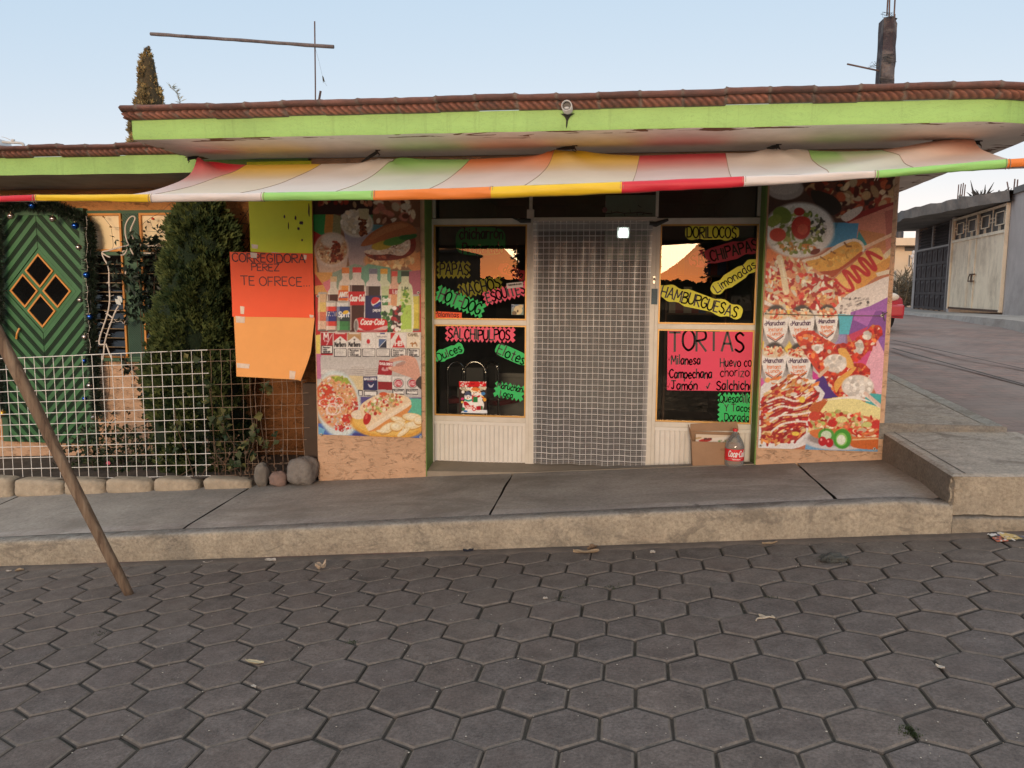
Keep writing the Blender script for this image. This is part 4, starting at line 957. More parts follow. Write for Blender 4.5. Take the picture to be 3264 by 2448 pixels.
sign('word_sign', 'green rounded sign reading Dulces, slanting up in the lower left pane', 'cloud', 1431, 1124, 98, 36, -22, LGREEN, [('Dulces', 0, -12, 25, 3.6, dict(J, fit=82))], seed=11)
sign('word_sign', 'green rounded sign reading Elotes, slanting down in the lower left pane', 'round', 1631, 1130, 110, 40, 24, LGREEN, [('Elotes', 0, -15, 31, 4, dict(J, fit=92))], seed=12)
sign('word_sign', 'green jagged two-line sign reading Maruchan Loca, low in the left window', 'zig', 1623, 1247, 96, 50, 11, LGREEN, [('Maruchan', 0, 4, 19, 3.2, dict(J, fit=82)), ('Loca', -6, -20, 18, 3.2, dict(J, fit=40))], seed=13)
sign('word_sign', 'dim yellow wavy sign reading DORILOCOS, top of the right shop window', 'cloud', 2270, 741, 172, 46, 0, YELL, [('DORILOCOS', -2, -17, 34, 4.5, dict(J, fit=156))], seed=14)
sign('word_sign', 'dark pink wavy sign reading SALCHIPAPAS, in the shade of the right window', 'cloud', 2308, 806, 232, 50, -14, PINK, [('SALCHIPAPAS', 0, -17, 34, 5, dict(J, fit=214))], Y=IN_Y, seed=15)
sign('word_sign', 'yellow wavy sign reading Limonadas, slanting steeply up in the right window', 'cloud', 2342, 882, 176, 40, -33, YELL, [('Limonadas', 0, -12, 26, 3.6, dict(J, fit=150))], seed=16)
sign('word_sign', 'long yellow wavy sign reading HAMBURGUESAS, slanting down in the right window', 'cloud', 2230, 961, 282, 50, 16, YELL, [('HAMBURGUESAS', 0, -17, 34, 4.6, dict(J, fit=250))], seed=17)
sign('word_sign', 'big magenta sheet headed TORTAS with a list of fillings, lower right pane', 'rect', 2268, 1144, 282, 202, .6, MAGE,
     [('TORTAS', -16, 24, 62, 7, dict(J, fit=236)), ('Milanesa', -82, -18, 27, 4.2, dict(J, fit=92)), ('Huevo con', 84, -24, 27, 3.6, dict(J, fit=112)), ('Campechana', -66, -62, 27, 4.2, dict(J, fit=134)), ('chorizo', 74, -55, 26, 3.2, dict(J, fit=92, mi=2)),
      ('Jamón', -86, -100+2, 26, 4.2, dict(J, fit=82)), ('Salchicha', 76, -100+2, 28, 4.4, dict(J, fit=118)), ('^', -10, -94, 20, 4), ('^', -134, -6, 15, 2.4, {'mi': 3}), ('^', -136, -50, 15, 2.4, {'mi': 3}), ('^', -136, -92, 15, 2.4, {'mi': 3})], seed=18, group=None)
sign('word_sign', 'green jagged sheet reading Quesadillas Y Tacos Dorados, low right corner of the right window', 'zig', 2345, 1299, 114, 92, 1, LGREEN, [('Quesadillas', 4, 16, 25, 3.4, dict(J, fit=112)), ('Y Tacos', 6, -12, 22, 3.2, dict(J, fit=82)), ('Dorados', 10, -41, 22, 3.2, dict(J, fit=90))], seed=19)
# sheets of card hung in a chain beside the left pillar
def card(name, label, quad, mat, lines, Y, curl=None, marks=(), tape=()):
    b = MB(); q = [Vector((px, py)) for px, py in quad]; N = 18
    def uv(u, v): return (q[0].lerp(q[1], u)).lerp(q[3].lerp(q[2], u), v)
    def to3(u, v, off=0.):
        w_ = uv(u, v); bend = .006*math.sin(u*3.1+1)*math.sin(v*2.3)+.004*n1(u*2, v*2)
        if curl and v > .55 and u > .8: bend += -.09*((u-.8)/.2)**2*((v-.55)/.45)**1.5
        p = at(w_.x, w_.y, Y); return (p.x+(-.03*((u-.8)/.2)**2*((v-.55)/.45) if curl and v > .55 and u > .8 else 0), Y+bend-off, p.z)
    b.grid(lambda i, j: to3(i/N, j/N), N, N)
    W_ = (q[1]-q[0]).length; H_ = (q[3]-q[0]).length
    for (txt, x, y, lh, sw, kw) in lines:
        kw = dict(kw); fit = kw.pop('fit'); wd, L = lettering(txt, lh, **kw); f = fit/wd
        for p in L: ribbon(b, [((x-fit/2+a*f)/W_, (y-c)/H_) for a, c in p], sw, lambda s, t, o: (0, 0, 0), 1) if False else ribbon(b, [(x-fit/2+a*f, y-c) for a, c in p], sw, lambda s, t, o: to3(s/W_, t/H_, .0018), 1)
    for (x, y, w_, h_) in marks:
        for k in range(3):
            xx = x+n1(k*3.1, x)*w_; b.add([to3((xx+dx)/W_, (y+dy)/H_, .0016) for dx, dy in ((0, -h_), (w_*.5, -h_*.3), (w_*.3, h_), (-w_*.4, h_*.4))], [(0, 1, 2, 3)], 1)
    for (x, y, w_, h_) in tape: b.add([to3((x+dx)/W_, (y+dy)/H_, .0022) for dx, dy in ((0, 0), (w_, 2), (w_-2, h_), (1, h_-1))], [(0, 1, 2, 3)], 2)
    o = b.build(name, [mat, INKT, M('clear_tape', (.75, .62, .50), .18, .2, 30)]); return tag(o, label, 'sign')
card('card_sheet', 'plain yellow green card sheet, topmost of the hanging chain beside the left pillar', [(786, 516), (992, 512), (997, 812), (798, 802)], paper('lime_card', (.72, .80, .03)), [], 6.468, marks=((150, 175, 6, 7), (170, 190, 7, 6), (115, 172, 5, 6), (160, 208, 5, 5), (128, 200, 3, 12), (196, 150, 4, 22), (172, 243, 3, 4)), tape=((4, 262, 22, 14), (70, 284, 60, 6)))
card('card_sheet', 'red orange card sheet lettered CORREGIDORA PEREZ TE OFRECE, middle of the hanging chain', [(732, 803), (997, 808), (1002, 1013), (740, 1009)], REDO, [('CORREGIDORA', 124, 31, 27, 3.2, dict(jit=.15, fit=232)), ('PEREZ', 112, 58, 22, 2.8, dict(jit=.15, fit=88)), ('TE OFRECE...', 142, 105, 28, 3., dict(jit=.15, fit=222))], 6.460, tape=((26, 172, 14, 26), (66, 0, 22, 18), (236, 4, 10, 16), (250, 196, 14, 10)))
card('card_sheet', 'plain orange card sheet with a curling corner, bottom of the hanging chain', [(745, 1007), (1003, 1011), (982, 1212), (753, 1200)], ORNG, [], 6.466, curl=True, tape=((2, 150, 46, 16), (6, 0, 30, 22), (190, 166, 22, 26)))
# ================================================================ PRINTED BANNERS (the picture is painted dot by dot into the vinyl's own colours)
class Cv:
    def __init__(s, x0, y0, x1, y1, bg, k=1.0):
        s.x0, s.y0, s.k = x0, y0, k; s.w, s.h = int((x1-x0)*k), int((y1-y0)*k); s.a = np.zeros((s.h, s.w, 3)); s.a[:] = np.array(bg)/255.; s.t = (0, 0, 1); s.r = np.random.default_rng(11)
    def T(s, x, y): ox, oy, sc = s.t; return (ox+x/sc-s.x0)*s.k, (oy+y/sc-s.y0)*s.k
    def S(s): return s.k/s.t[2]
    def _bb(s, x0, y0, x1, y1):
        a, b, c, d = max(0, int(x0)-1), max(0, int(y0)-1), min(s.w, int(x1)+2), min(s.h, int(y1)+2)
        if c <= a or d <= b: return None
        yy, xx = np.mgrid[b:d, a:c]; return (slice(b, d), slice(a, c)), xx+.5, yy+.5
    def _put(s, sl, m, col, al):
        m = (np.clip(m, 0, 1)*al)[..., None]; s.a[sl] = s.a[sl]*(1-m)+(np.array(col)/255.)*m
    def pmask(s, pts):
        P = np.array([s.T(*p) for p in pts]); r = s._bb(P[:, 0].min(), P[:, 1].min(), P[:, 0].max(), P[:, 1].max())
        if r is None: return None
        sl, xx, yy = r; ins = np.zeros(xx.shape, bool); n = len(P)
        for i in range(n):
            (xa, ya), (xb, yb) = P[i], P[(i+1) % n]
            if ya == yb: continue
            ins ^= ((ya > yy) != (yb > yy)) & (xx < (xb-xa)*(yy-ya)/(yb-ya)+xa)
        return sl, ins.astype(float), xx, yy
    def poly(s, pts, col, al=1., col2=None, ax=1):
        r = s.pmask(pts)
        if r is None: return
        sl, m, xx, yy = r
        if col2 is None: s._put(sl, m, col, al); return
        q = yy if ax else xx; t = ((q-q.min())/(q.max()-q.min()+1e-6))[..., None]; c = (np.array(col)*(1-t)+np.array(col2)*t)/255.; mm = (m*al)[..., None]; s.a[sl] = s.a[sl]*(1-mm)+c*mm
    def smooth(s, pts, col, al=1., **k): s.poly(crom(list(pts)+[pts[0]], 5), col, al, **k)
    def ell(s, cx, cy, rx, ry, col, rot=0., al=1., soft=.12, ring=0.):
        x, y = s.T(cx, cy); rx, ry = rx*s.S(), ry*s.S(); R = max(rx, ry); r = s._bb(x-R, y-R, x+R, y+R)
        if r is None: return
        sl, xx, yy = r; c, n = math.cos(R_(rot)), math.sin(R_(rot)); u = ((xx-x)*c+(yy-y)*n)/max(rx, .3); v = (-(xx-x)*n+(yy-y)*c)/max(ry, .3); d = np.sqrt(u*u+v*v)
        m = np.clip((1-d)/soft+.5, 0, 1)
        if ring: m = m*np.clip((d-(1-ring))/.08, 0, 1)
        s._put(sl, m, col, al)
    def line(s, pts, wd, col, al=1.):
        P = [s.T(*p) for p in pts]; wd = max(.7, wd*s.S())/2
        for (xa, ya), (xb, yb) in zip(P[:-1], P[1:]):
            r = s._bb(min(xa, xb)-wd-1, min(ya, yb)-wd-1, max(xa, xb)+wd+1, max(ya, yb)+wd+1)
            if r is None: continue
            sl, xx, yy = r; dx, dy = xb-xa, yb-ya; t = np.clip(((xx-xa)*dx+(yy-ya)*dy)/(dx*dx+dy*dy+1e-9), 0, 1); d = np.hypot(xx-xa-t*dx, yy-ya-t*dy); s._put(sl, wd-d+.5, col, al)
    def text(s, txt, x, y, h, col, wd, fit=None, slant=0., rot=0., gap=1.1, squeeze=1.):
        w_, L = lettering(txt, h, gap, slant, squeeze=squeeze); f = (fit/w_) if fit else 1; c, n = math.cos(R_(rot)), math.sin(R_(rot))
        for p in L: s.line([(x+a*f*c+b*n*1, y+a*f*n-b*c) for a, b in p], wd, col)
    def blobs(s, mask, n, lo, hi, pal, el=1.8, rot=None, al=1.):
        """crumbs, chips, shreds: many small ellipses inside a mask polygon"""
        P = mask if hasattr(mask[0], '__len__') else [(mask[0]+mask[2]*math.cos(t), mask[1]+mask[3]*math.sin(t)) for t in np.linspace(0, 6.283, 28)[:-1]]
        xs, ys = [p[0] for p in P], [p[1] for p in P]; k = 0; tries = 0
        def ins(x, y):
            r = False
            for i in range(len(P)):
                (xa, ya), (xb, yb) = P[i], P[(i+1) % len(P)]
                if (ya > y) != (yb > y) and x < (xb-xa)*(y-ya)/(yb-ya)+xa: r = not r
            return r
        while k < n and tries < n*6:
            tries += 1; x, y = s.r.uniform(min(xs), max(xs)), s.r.uniform(min(ys), max(ys))
            if not ins(x, y): continue
            k += 1; q = s.r.uniform(lo, hi); c = np.array(pal[s.r.integers(len(pal))])*s.r.uniform(.82, 1.12); e = s.r.uniform(1, el)
            s.ell(x, y, q*e**.5, q/e**.5, np.clip(c, 0, 255), s.r.uniform(0, 180) if rot is None else rot+s.r.normal(0, 14), al, .3)
    def grain(s, amt=.03, cell=3):
        g = s.r.normal(0, amt, (s.h//cell+1, s.w//cell+1, 1)); s.a *= 1+np.kron(g, np.ones((cell, cell, 1)))[:s.h, :s.w]
    def sample(s, px, py):
        x = np.clip((px-s.x0)*s.k-.5, 0, s.w-1.001); y = np.clip((py-s.y0)*s.k-.5, 0, s.h-1.001); i, j = x.astype(int), y.astype(int); fx, fy = (x-i)[..., None], (y-j)[..., None]; a = s.a
        return (a[j, i]*(1-fx)+a[j, i+1]*fx)*(1-fy)+(a[j+1, i]*(1-fx)+a[j+1, i+1]*fx)*fy
def painted_sheet(name, cv, x0, x1, z0, z1, Y, mat, step, bulge=.004, parent=None, seed=0., gain=1.):
    nx, nz = int((x1-x0)/step), int((z1-z0)/step); X = np.linspace(x0, x1, nx+1); Zz = np.linspace(z0, z1, nz+1); XX, ZZ = np.meshgrid(X, Zz, indexing='ij')
    d = np.stack([XX-EYE.x, np.full_like(XX, Y)-EYE.y, ZZ-EYE.z], -1); r, u, f = (np.array(v) for v in (CR, CU, CF)); c = d@f; px = IW/2+FPX*(d@r)/c; py = IH/2-FPX*(d@u)/c
    cols = s2l(np.clip(cv.sample(px, py), 0, 1))*gain
    YY = Y+bulge*(np.sin(XX*3.1+seed)*np.sin(ZZ*2.3+1.3)*.6+np.sin(XX*9+ZZ*5+seed)*.16)
    b = MB(); b.v = np.stack([XX, YY, ZZ], -1).reshape(-1, 3).tolist(); i, j = np.meshgrid(np.arange(nx), np.arange(nz), indexing='ij'); a = (i*(nz+1)+j).ravel()
    b.f = np.stack([a, a+nz+1, a+nz+2, a+1], -1).tolist(); b.m = [0]*len(b.f)
    return b.build(name, mat, parent, smooth=True, colors=cols.reshape(-1, 3))
def vinyl(name, rough=.38):
    m, t, b = newmat(name); t.link(t.attr('Col'), b.inputs['Base Color']); b.inputs['Roughness'].default_value = rough; b.inputs['Specular IOR Level'].default_value = .3; return m
VINYL = vinyl('printed_vinyl')

def left_banner():
    c = Cv(985, 540, 1362, 1415, (150, 108, 80)); c.t = (980, 600, 4.1475)
    c.poly([(60, -300), (1520, -300), (1520, 500), (60, 500)], (120, 84, 62))
    c.poly([(40, -300), (910, -300), (880, 350), (40, 350)], (52, 30, 26)); c.blobs([(60, -300), (900, -300), (880, 215), (60, 230)], 120, 18, 46, [(150, 50, 35), (190, 120, 90), (120, 35, 25), (205, 170, 130)], 2)
    c.poly([(40, 350), (240, 350), (228, 600), (170, 625), (40, 545)], (48, 150, 75)); c.poly([(240, 350), (345, 350), (330, 610), (222, 590)], (205, 140, 62)); c.poly([(345, 340), (460, 380), (440, 640), (330, 610)], (150, 145, 100)); c.poly([(440, 350), (900, 350), (860, 480), (450, 480)], (70, 120, 80))
    c.poly([(40, 540), (190, 625), (90, 790), (40, 810)], (185, 48, 38)); c.poly([(40, 790), (110, 750), (130, 1120), (40, 1130)], (225, 140, 75)); c.poly([(1240, 950), (1520, 820), (1520, 1130), (1380, 1090)], (215, 140, 85))
    c.poly([(910, -300), (1520, -300), (1520, 520), (1100, 480), (860, 430)], (128, 86, 60)); c.blobs([(920, -280), (1430, -280), (1430, 420), (930, 470)], 75, 24, 58, [(225, 205, 175), (190, 120, 100), (110, 60, 40), (235, 222, 200), (200, 150, 120)], 2.6)
    c.poly([(830, 470), (1010, 490), (850, 580)], (95, 140, 145))
    # two cups of corn
    c.poly([(480, 560), (870, 560), (845, 1010), (560, 1040)], (165, 162, 172), col2=(190, 165, 160)); c.ell(655, 470, 215, 178, (222, 214, 200)); c.ell(655, 460, 195, 158, (205, 190, 160)); c.blobs((640, 440, 180, 140), 90, 14, 40, [(240, 232, 215), (225, 210, 180), (235, 225, 200)], 1.5); c.blobs([(665, 380), (760, 380), (790, 600), (700, 620)], 50, 10, 26, [(120, 60, 35), (95, 45, 25), (150, 85, 50)], 1.6); c.poly([(670, 270), (815, 272), (800, 420), (690, 400)], (200, 190, 150))
    c.poly([(110, 880), (540, 880), (500, 1150), (165, 1140)], (205, 182, 176), col2=(215, 180, 150)); c.ell(320, 812, 230, 228, (225, 205, 190)); c.ell(320, 800, 208, 205, (205, 165, 125)); c.blobs((320, 810, 195, 190), 190, 8, 22, [(235, 215, 180), (215, 170, 120), (225, 195, 150), (190, 120, 80)], 1.5); c.ell(330, 690, 150, 90, (225, 212, 195), soft=.4); c.blobs([(340, 700), (430, 720), (470, 940), (300, 980)], 80, 8, 22, [(140, 55, 30), (165, 70, 40), (110, 45, 25)], 1.8)
    # roll with filling
    c.ell(1095, 920, 350, 150, (225, 160, 100), -7); c.blobs((1095, 960, 310, 90), 60, 14, 34, [(235, 185, 125), (205, 135, 80), (240, 205, 150)], 2); c.smooth([(760, 850), (1000, 800), (1350, 660), (1430, 690), (1400, 850), (1200, 940), (900, 950)], (130, 48, 36)); c.blobs([(780, 860), (1390, 690), (1380, 850), (900, 945)], 60, 10, 30, [(150, 60, 45), (105, 38, 30), (175, 90, 60)], 2.4)
    c.smooth([(750, 830), (900, 800), (1150, 780), (1340, 680), (1350, 800), (1250, 890), (1080, 870), (950, 880), (800, 870)], (226, 208, 186)); c.blobs([(760, 840), (1340, 690), (1330, 830), (950, 880)], 60, 10, 22, [(240, 228, 210), (205, 180, 155)], 2.6)
    c.ell(985, 755, 140, 60, (198, 172, 66), -10); c.ell(1150, 700, 150, 55, (84, 140, 62), -10); c.ell(1330, 640, 120, 40, (50, 105, 52), -8)
    c.smooth([(705, 760), (820, 610), (1000, 500), (1230, 440), (1380, 490), (1440, 590), (1230, 625), (1000, 690), (850, 745)], (178, 108, 66)); c.smooth([(830, 640), (1000, 530), (1220, 465), (1330, 500), (1050, 590), (850, 690)], (200, 132, 84), .8)
    # lower background
    c.poly([(60, 1110), (330, 1110), (300, 1420), (60, 1420)], (228, 165, 90)); c.poly([(60, 1070), (205, 1275), (60, 1300)], (198, 45, 42)); c.poly([(200, 1250), (340, 1180), (300, 1400), (240, 1340)], (225, 128, 140)); c.poly([(330, 1120), (620, 1000), (900, 1050), (880, 1420), (330, 1420)], (150, 170, 150)); c.poly([(700, 1080), (800, 1000), (1100, 1050), (1100, 1420), (700, 1420)], (120, 175, 150)); c.poly([(1120, 1090), (1390, 1085), (1250, 1230), (1130, 1300)], (110, 165, 130)); c.poly([(1330, 1100), (1520, 1080), (1520, 1420), (1360, 1420)], (180, 95, 115)); c.poly([(60, 1400), (1520, 1400), (1520, 1930), (60, 1930)], (190, 40, 42))
    def can(x0, x1, y0, y1, cols):
        n = len(cols)
        for k, cc in enumerate(cols): c.poly([(x0, y0+(y1-y0)*k/n), (x1, y0+(y1-y0)*k/n), (x1, y0+(y1-y0)*(k+1)/n), (x0, y0+(y1-y0)*(k+1)/n)], cc)
        c.poly([(x0, y0), (x0+(x1-x0)*.22, y0), (x0+(x1-x0)*.22, y1), (x0, y1)], (245, 240, 235), .45); c.poly([(x1-(x1-x0)*.14, y0), (x1, y0), (x1, y1), (x1-(x1-x0)*.14, y1)], (60, 50, 50), .25)
        c.ell((x0+x1)/2, y0, (x1-x0)/2, 14, (185, 180, 175)); c.ell((x0+x1)/2, y1, (x1-x0)/2, 16, (120, 110, 105))
    def bottle(cx, yt, w, yb, cap, glass, liq, lab=None, ly=(0, 0)):
        c.smooth([(cx-w*.22, yt+70), (cx+w*.22, yt+70), (cx+w*.26, yt+150), (cx+w*.5, yt+260), (cx+w*.5, yb), (cx-w*.5, yb), (cx-w*.5, yt+260), (cx-w*.26, yt+150)], glass)
        c.poly([(cx-w*.43, yt+235), (cx+w*.43, yt+235), (cx+w*.43, yb), (cx-w*.43, yb)], liq); c.line([(cx-w*.34, yt+200), (cx-w*.38, yb-30)], w*.10, (250, 245, 240), .55)
        c.poly([(cx-w*.26, yt), (cx+w*.26, yt), (cx+w*.27, yt+72), (cx-w*.27, yt+72)], cap)
        if lab: c.poly([(cx-w*.5, ly[0]), (cx+w*.5, ly[0]), (cx+w*.5, ly[1]), (cx-w*.5, ly[1])], lab)
    can(140, 262, 1385, 1880, [(225, 190, 150), (230, 200, 120), (215, 120, 90), (225, 190, 165)]); can(1375, 1480, 1415, 1870, [(215, 205, 90), (230, 215, 90), (205, 190, 60), (215, 200, 70)])
    bottle(345, 1165, 165, 1880, (228, 195, 150), (228, 220, 205), (80, 35, 28)); bottle(505, 1050, 185, 1890, (238, 140, 70), (240, 222, 205), (238, 160, 80), (235, 105, 45), (1350, 1480)); c.text('ANTA', 420, 1440, 62, (250, 250, 250), 16, fit=140, slant=.15); c.line([(420, 1450), (540, 1440)], 8, (40, 60, 140))
    bottle(1010, 1062, 175, 1900, (236, 176, 62), (222, 232, 200), (205, 220, 170), (70, 140, 78), (1420, 1545)); bottle(1150, 1095, 150, 1900, (232, 84, 74), (238, 190, 165), (228, 165, 120), (185, 45, 55), (1330, 1400)); c.text('Lipt', 1128, 1388, 46, (250, 245, 240), 9, fit=86)
    bottle(1290, 1095, 200, 1900, (40, 70, 50), (230, 236, 200), (218, 230, 170)); c.poly([(1200, 1560), (1370, 1540), (1375, 1860), (1190, 1870)], (165, 210, 70), .8); c.text('LIM', 1250, 1350, 46, (60, 90, 50), 8, fit=80); c.blobs((1290, 1520, 60, 160), 18, 12, 26, [(110, 170, 50), (190, 220, 90)], 2)
    bottle(655, 1045, 222, 1900, (232, 72, 74), (235, 225, 215), (66, 28, 24), (208, 26, 38), (1365, 1545)); c.text('Coca-Cola', 560, 1490, 78, (252, 248, 245), 13, fit=200, slant=.28, squeeze=.8)
    bottle(870, 1060, 210, 1900, (128, 130, 150), (228, 222, 220), (52, 30, 34), (26, 34, 92), (1420, 1900)); c.ell(905, 1505, 64, 66, (245, 245, 245)); c.smooth([(845, 1480), (870, 1445), (910, 1440), (955, 1460), (930, 1500), (880, 1530), (850, 1520)], (212, 34, 46)); c.smooth([(870, 1555), (910, 1530), (960, 1500), (965, 1530), (930, 1568), (895, 1570)], (30, 50, 150)); c.text('pepsi', 868, 1628, 40, (240, 240, 245), 7, fit=96)
    c.text('Sprite', 990, 1500, 52, (245, 250, 240), 12, fit=100, slant=.2); c.poly([(985, 1545), (1125, 1545), (1125, 1890), (985, 1890)], (228, 232, 215)); c.blobs([(985, 1650), (1125, 1600), (1125, 1890), (985, 1890)], 40, 10, 30, [(60, 120, 60), (90, 150, 70), (30, 70, 45)], 2); c.poly([(1125, 1560), (1235, 1560), (1230, 1890), (1125, 1890)], (60, 24, 26)); c.blobs([(1125, 1560), (1235, 1560), (1230, 1880), (1125, 1880)], 26, 12, 30, [(170, 25, 40), (230, 225, 220), (40, 20, 20)], 1.6)
    can(248, 386, 1500, 1885, [(232, 222, 212), (225, 60, 50), (232, 222, 212), (35, 50, 130), (215, 60, 50), (230, 205, 190)]); c.text('FANT', 268, 1690, 58, (40, 55, 130), 13, fit=110, slant=.1); can(388, 566, 1500, 1890, [(225, 228, 228), (40, 62, 128), (30, 48, 112), (36, 56, 60), (56, 128, 72), (62, 140, 80)]); c.text('Sprit', 410, 1700, 66, (245, 248, 248), 13, fit=140, slant=.15); c.ell(505, 1640, 42, 24, (235, 190, 60), -20)
    c.t = (980, 1000, 3.95)
    c.smooth([(618, 62), (800, 60), (980, 72), (1006, 150), (985, 236), (800, 240), (618, 240)], (206, 26, 36)); c.ell(614, 150, 30, 88, (190, 185, 182)); c.ell(612, 150, 20, 66, (128, 122, 120)); c.smooth([(650, 175), (760, 215), (990, 150), (985, 200), (800, 236), (660, 215)], (228, 222, 220), .85); c.poly([(618, 205), (985, 200), (985, 236), (618, 240)], (150, 16, 26), .5)
    c.text('Coca-Cola', 668, 136, 66, (252, 248, 245), 12, fit=290, slant=.26, squeeze=.85)
    # cigarette shelf
    c.poly([(90, 232), (1440, 232), (1440, 1090), (90, 1090)], (206, 202, 198), col2=(190, 186, 184)); c.poly([(80, 250), (163, 250), (163, 500), (80, 520)], (236, 214, 112)); c.poly([(80, 500), (172, 500), (172, 820), (80, 820)], (205, 125, 165)); c.poly([(80, 232), (165, 232), (163, 262), (80, 272)], (196, 44, 46))
    E_ = [166, 326, 502, 682, 862, 1047, 1246, 1418]
    for k in range(7):
        x0, x1 = E_[k]+4, E_[k+1]-5; yb = 438 if k else 398
        c.poly([(x0, 240), (x1, 240), (x1, 540 if k else 520), (x0, 540 if k else 520)], (176, 26, 42) if k == 0 else ((236, 226, 206) if k == 6 else (234, 231, 228)))
        c.poly([(x0+4, yb), (x1-2, yb), (x1-2, yb+104), (x0+4, yb+104)], (24, 22, 28)); c.poly([(x0+12, yb+9), (x1-10, yb+9), (x1-10, yb+95), (x0+12, yb+95)], (238, 236, 232))
        if k in (0, 2, 5, 6):
            for q, tx in enumerate(('Rauchen', 'kann', 'todlich sein')): c.text(tx, x0+26, yb+36+q*26, 20, (60, 58, 62), 4, fit=(x1-x0-60)*(1 if q != 1 else .55))
        else:
            for q in range(5): c.line([(x0+24, yb+26+q*14), (x1-24-(q % 2)*20, yb+26+q*14)], 3.5, (120, 118, 122))
    c.text('M', 208, 322, 80, (240, 232, 230), 15, fit=56); c.line([(310, 262), (245, 392)], 14, (236, 200, 205), .8); c.text('filter', 212, 352, 20, (230, 200, 205), 4, fit=60)
    for k, cc in ((1, (196, 30, 44)), (2, (190, 152, 108))):
        x0, x1 = E_[k]+4, E_[k+1]-5; m = (x0+x1)/2; c.poly([(x0, 240), (x1, 240), (x1, 348), (m, 282), (x0, 348)], cc); c.line([(x0+25, 250), (x1-25, 250)], 10, (240, 238, 235)); c.text('Marlboro', x0+12, 414, 56, (34, 32, 36), 8, fit=x1-x0-26, squeeze=.7); c.ell(m, 326, 13, 14, (120, 112, 108))
    c.ell(766, 350, 22, 30, (206, 30, 44)); c.line([(730, 392), (806, 392)], 5, (170, 160, 158)); c.poly([(895, 320), (997, 320), (997, 430), (895, 430)], (84, 110, 158)); c.poly([(997, 330), (997, 430), (902, 430)], (36, 44, 66)); c.line([(997, 320), (895, 430)], 7, (236, 236, 236)); c.text('PARLIAMENT', 880, 298, 16, (140, 136, 140), 3, fit=126); c.poly([(918, 240), (976, 240), (976, 258), (918, 258)], (66, 84, 140))
    c.poly([(1047, 240), (1110, 240), (1047, 330)], (206, 40, 46)); c.poly([(1146, 262), (1230, 428), (1066, 428)], (204, 34, 40)); c.text('HB', 1104, 402, 56, (245, 240, 238), 13, fit=84)
    c.text('CAMEL', 1268, 282, 32, (120, 104, 80), 8, fit=128); c.smooth([(1290, 372), (1320, 360), (1335, 372), (1355, 352), (1376, 376), (1384, 410), (1370, 414), (1366, 386), (1330, 388), (1326, 416), (1314, 416), (1312, 384), (1296, 382)], (176, 122, 66))
    c.poly([(166, 545), (1420, 545), (1420, 690), (166, 690)], (196, 194, 192), col2=(208, 206, 204)); c.poly([(170, 700), (350, 700), (350, 760), (170, 760)], (222, 220, 216))
    for x0, x1, y0 in ((540, 716, 665), (720, 880, 682), (1080, 1235, 700)):
        for q in range(9): c.line([(x0+18-q*2, y0+q*12), (x1-q*2, y0+q*12)], 4, (150, 142, 136) if q % 2 else (216, 206, 196))
    c.poly([(520, 775), (700, 785), (700, 960), (520, 950)], (222, 204, 160)); c.poly([(640, 960), (694, 962), (694, 1036), (640, 1036)], (40, 38, 42)); c.poly([(650, 970), (686, 972), (686, 1028), (650, 1028)], (230, 226, 222))
    c.poly([(702, 788), (882, 792), (880, 964), (702, 960)], (38, 42, 92)); c.text('GAULOISES', 714, 834, 26, (240, 236, 236), 7, fit=150); c.smooth([(760, 880), (800, 905), (835, 880), (815, 925), (780, 925)], (205, 205, 225)); c.line([(748, 850), (820, 850)], 4, (200, 60, 80)); c.poly([(714, 968), (880, 970), (878, 1040), (714, 1036)], (36, 36, 42)); c.poly([(724, 978), (868, 980), (868, 1030), (724, 1028)], (236, 234, 230))
    c.poly([(890, 855), (1066, 860), (1066, 960), (888, 955)], (148, 20, 34)); c.poly([(1070, 790), (1230, 792), (1225, 1020), (1070, 1010)], (226, 224, 222)); c.poly([(1238, 792), (1402, 795), (1400, 1030), (1238, 1020)], (226, 224, 222))
    for x in (1146, 1322): c.ell(x, 876, 66, 60, (60, 54, 50)); c.ell(x, 876, 60, 54, (230, 226, 220)); c.ell(x, 876, 50, 46, (186, 26, 50)); c.text('LUCKY', x-38, 872, 22, (240, 214, 214), 5, fit=76); c.text('STRIKE', x-40, 902, 22, (240, 214, 214), 5, fit=80)
    for x0, x1 in ((1072, 1222), (1242, 1396)): c.poly([(x0, 946), (x1, 950), (x1, 1020), (x0, 1014)], (32, 30, 36)); c.poly([(x0+9, 956), (x1-9, 960), (x1-9, 1010), (x0+9, 1004)], (236, 234, 230)); c.text('Rauchen kann', x0+18, 976, 13, (60, 58, 60), 3, fit=x1-x0-40)
    c.poly([(904, 584), (1078, 600), (1062, 776), (880, 768)], (166, 24, 40)); c.text('GAULOISES', 908, 640, 28, (246, 240, 240), 7, fit=160, rot=4); c.smooth([(930, 700), (955, 672), (975, 705), (1000, 670), (1020, 710), (990, 720), (960, 722)], (225, 190, 195), .8); c.poly([(882, 768), (1052, 782), (1048, 858), (878, 842)], (232, 230, 226))
    c.smooth([(1020, 582), (1090, 556), (1200, 526), (1300, 534), (1362, 566), (1400, 660), (1425, 820), (1390, 860), (1310, 810), (1180, 762), (1080, 726), (1018, 694), (1022, 668), (1080, 664), (1150, 652), (1205, 640), (1240, 600), (1170, 590), (1090, 604), (1040, 606)], (216, 164, 144)); c.smooth([(1110, 640), (1200, 600), (1236, 604), (1200, 650), (1120, 664)], (168, 108, 92), .6); c.line([(1040, 590), (1180, 560), (1250, 590)], 6, (190, 130, 112)); c.ell(1040, 686, 18, 14, (235, 196, 182)); c.line([(1300, 545), (1390, 700)], 12, (228, 180, 160), .5); c.smooth([(1362, 880), (1400, 800), (1440, 800), (1440, 950)], (60, 50, 48))
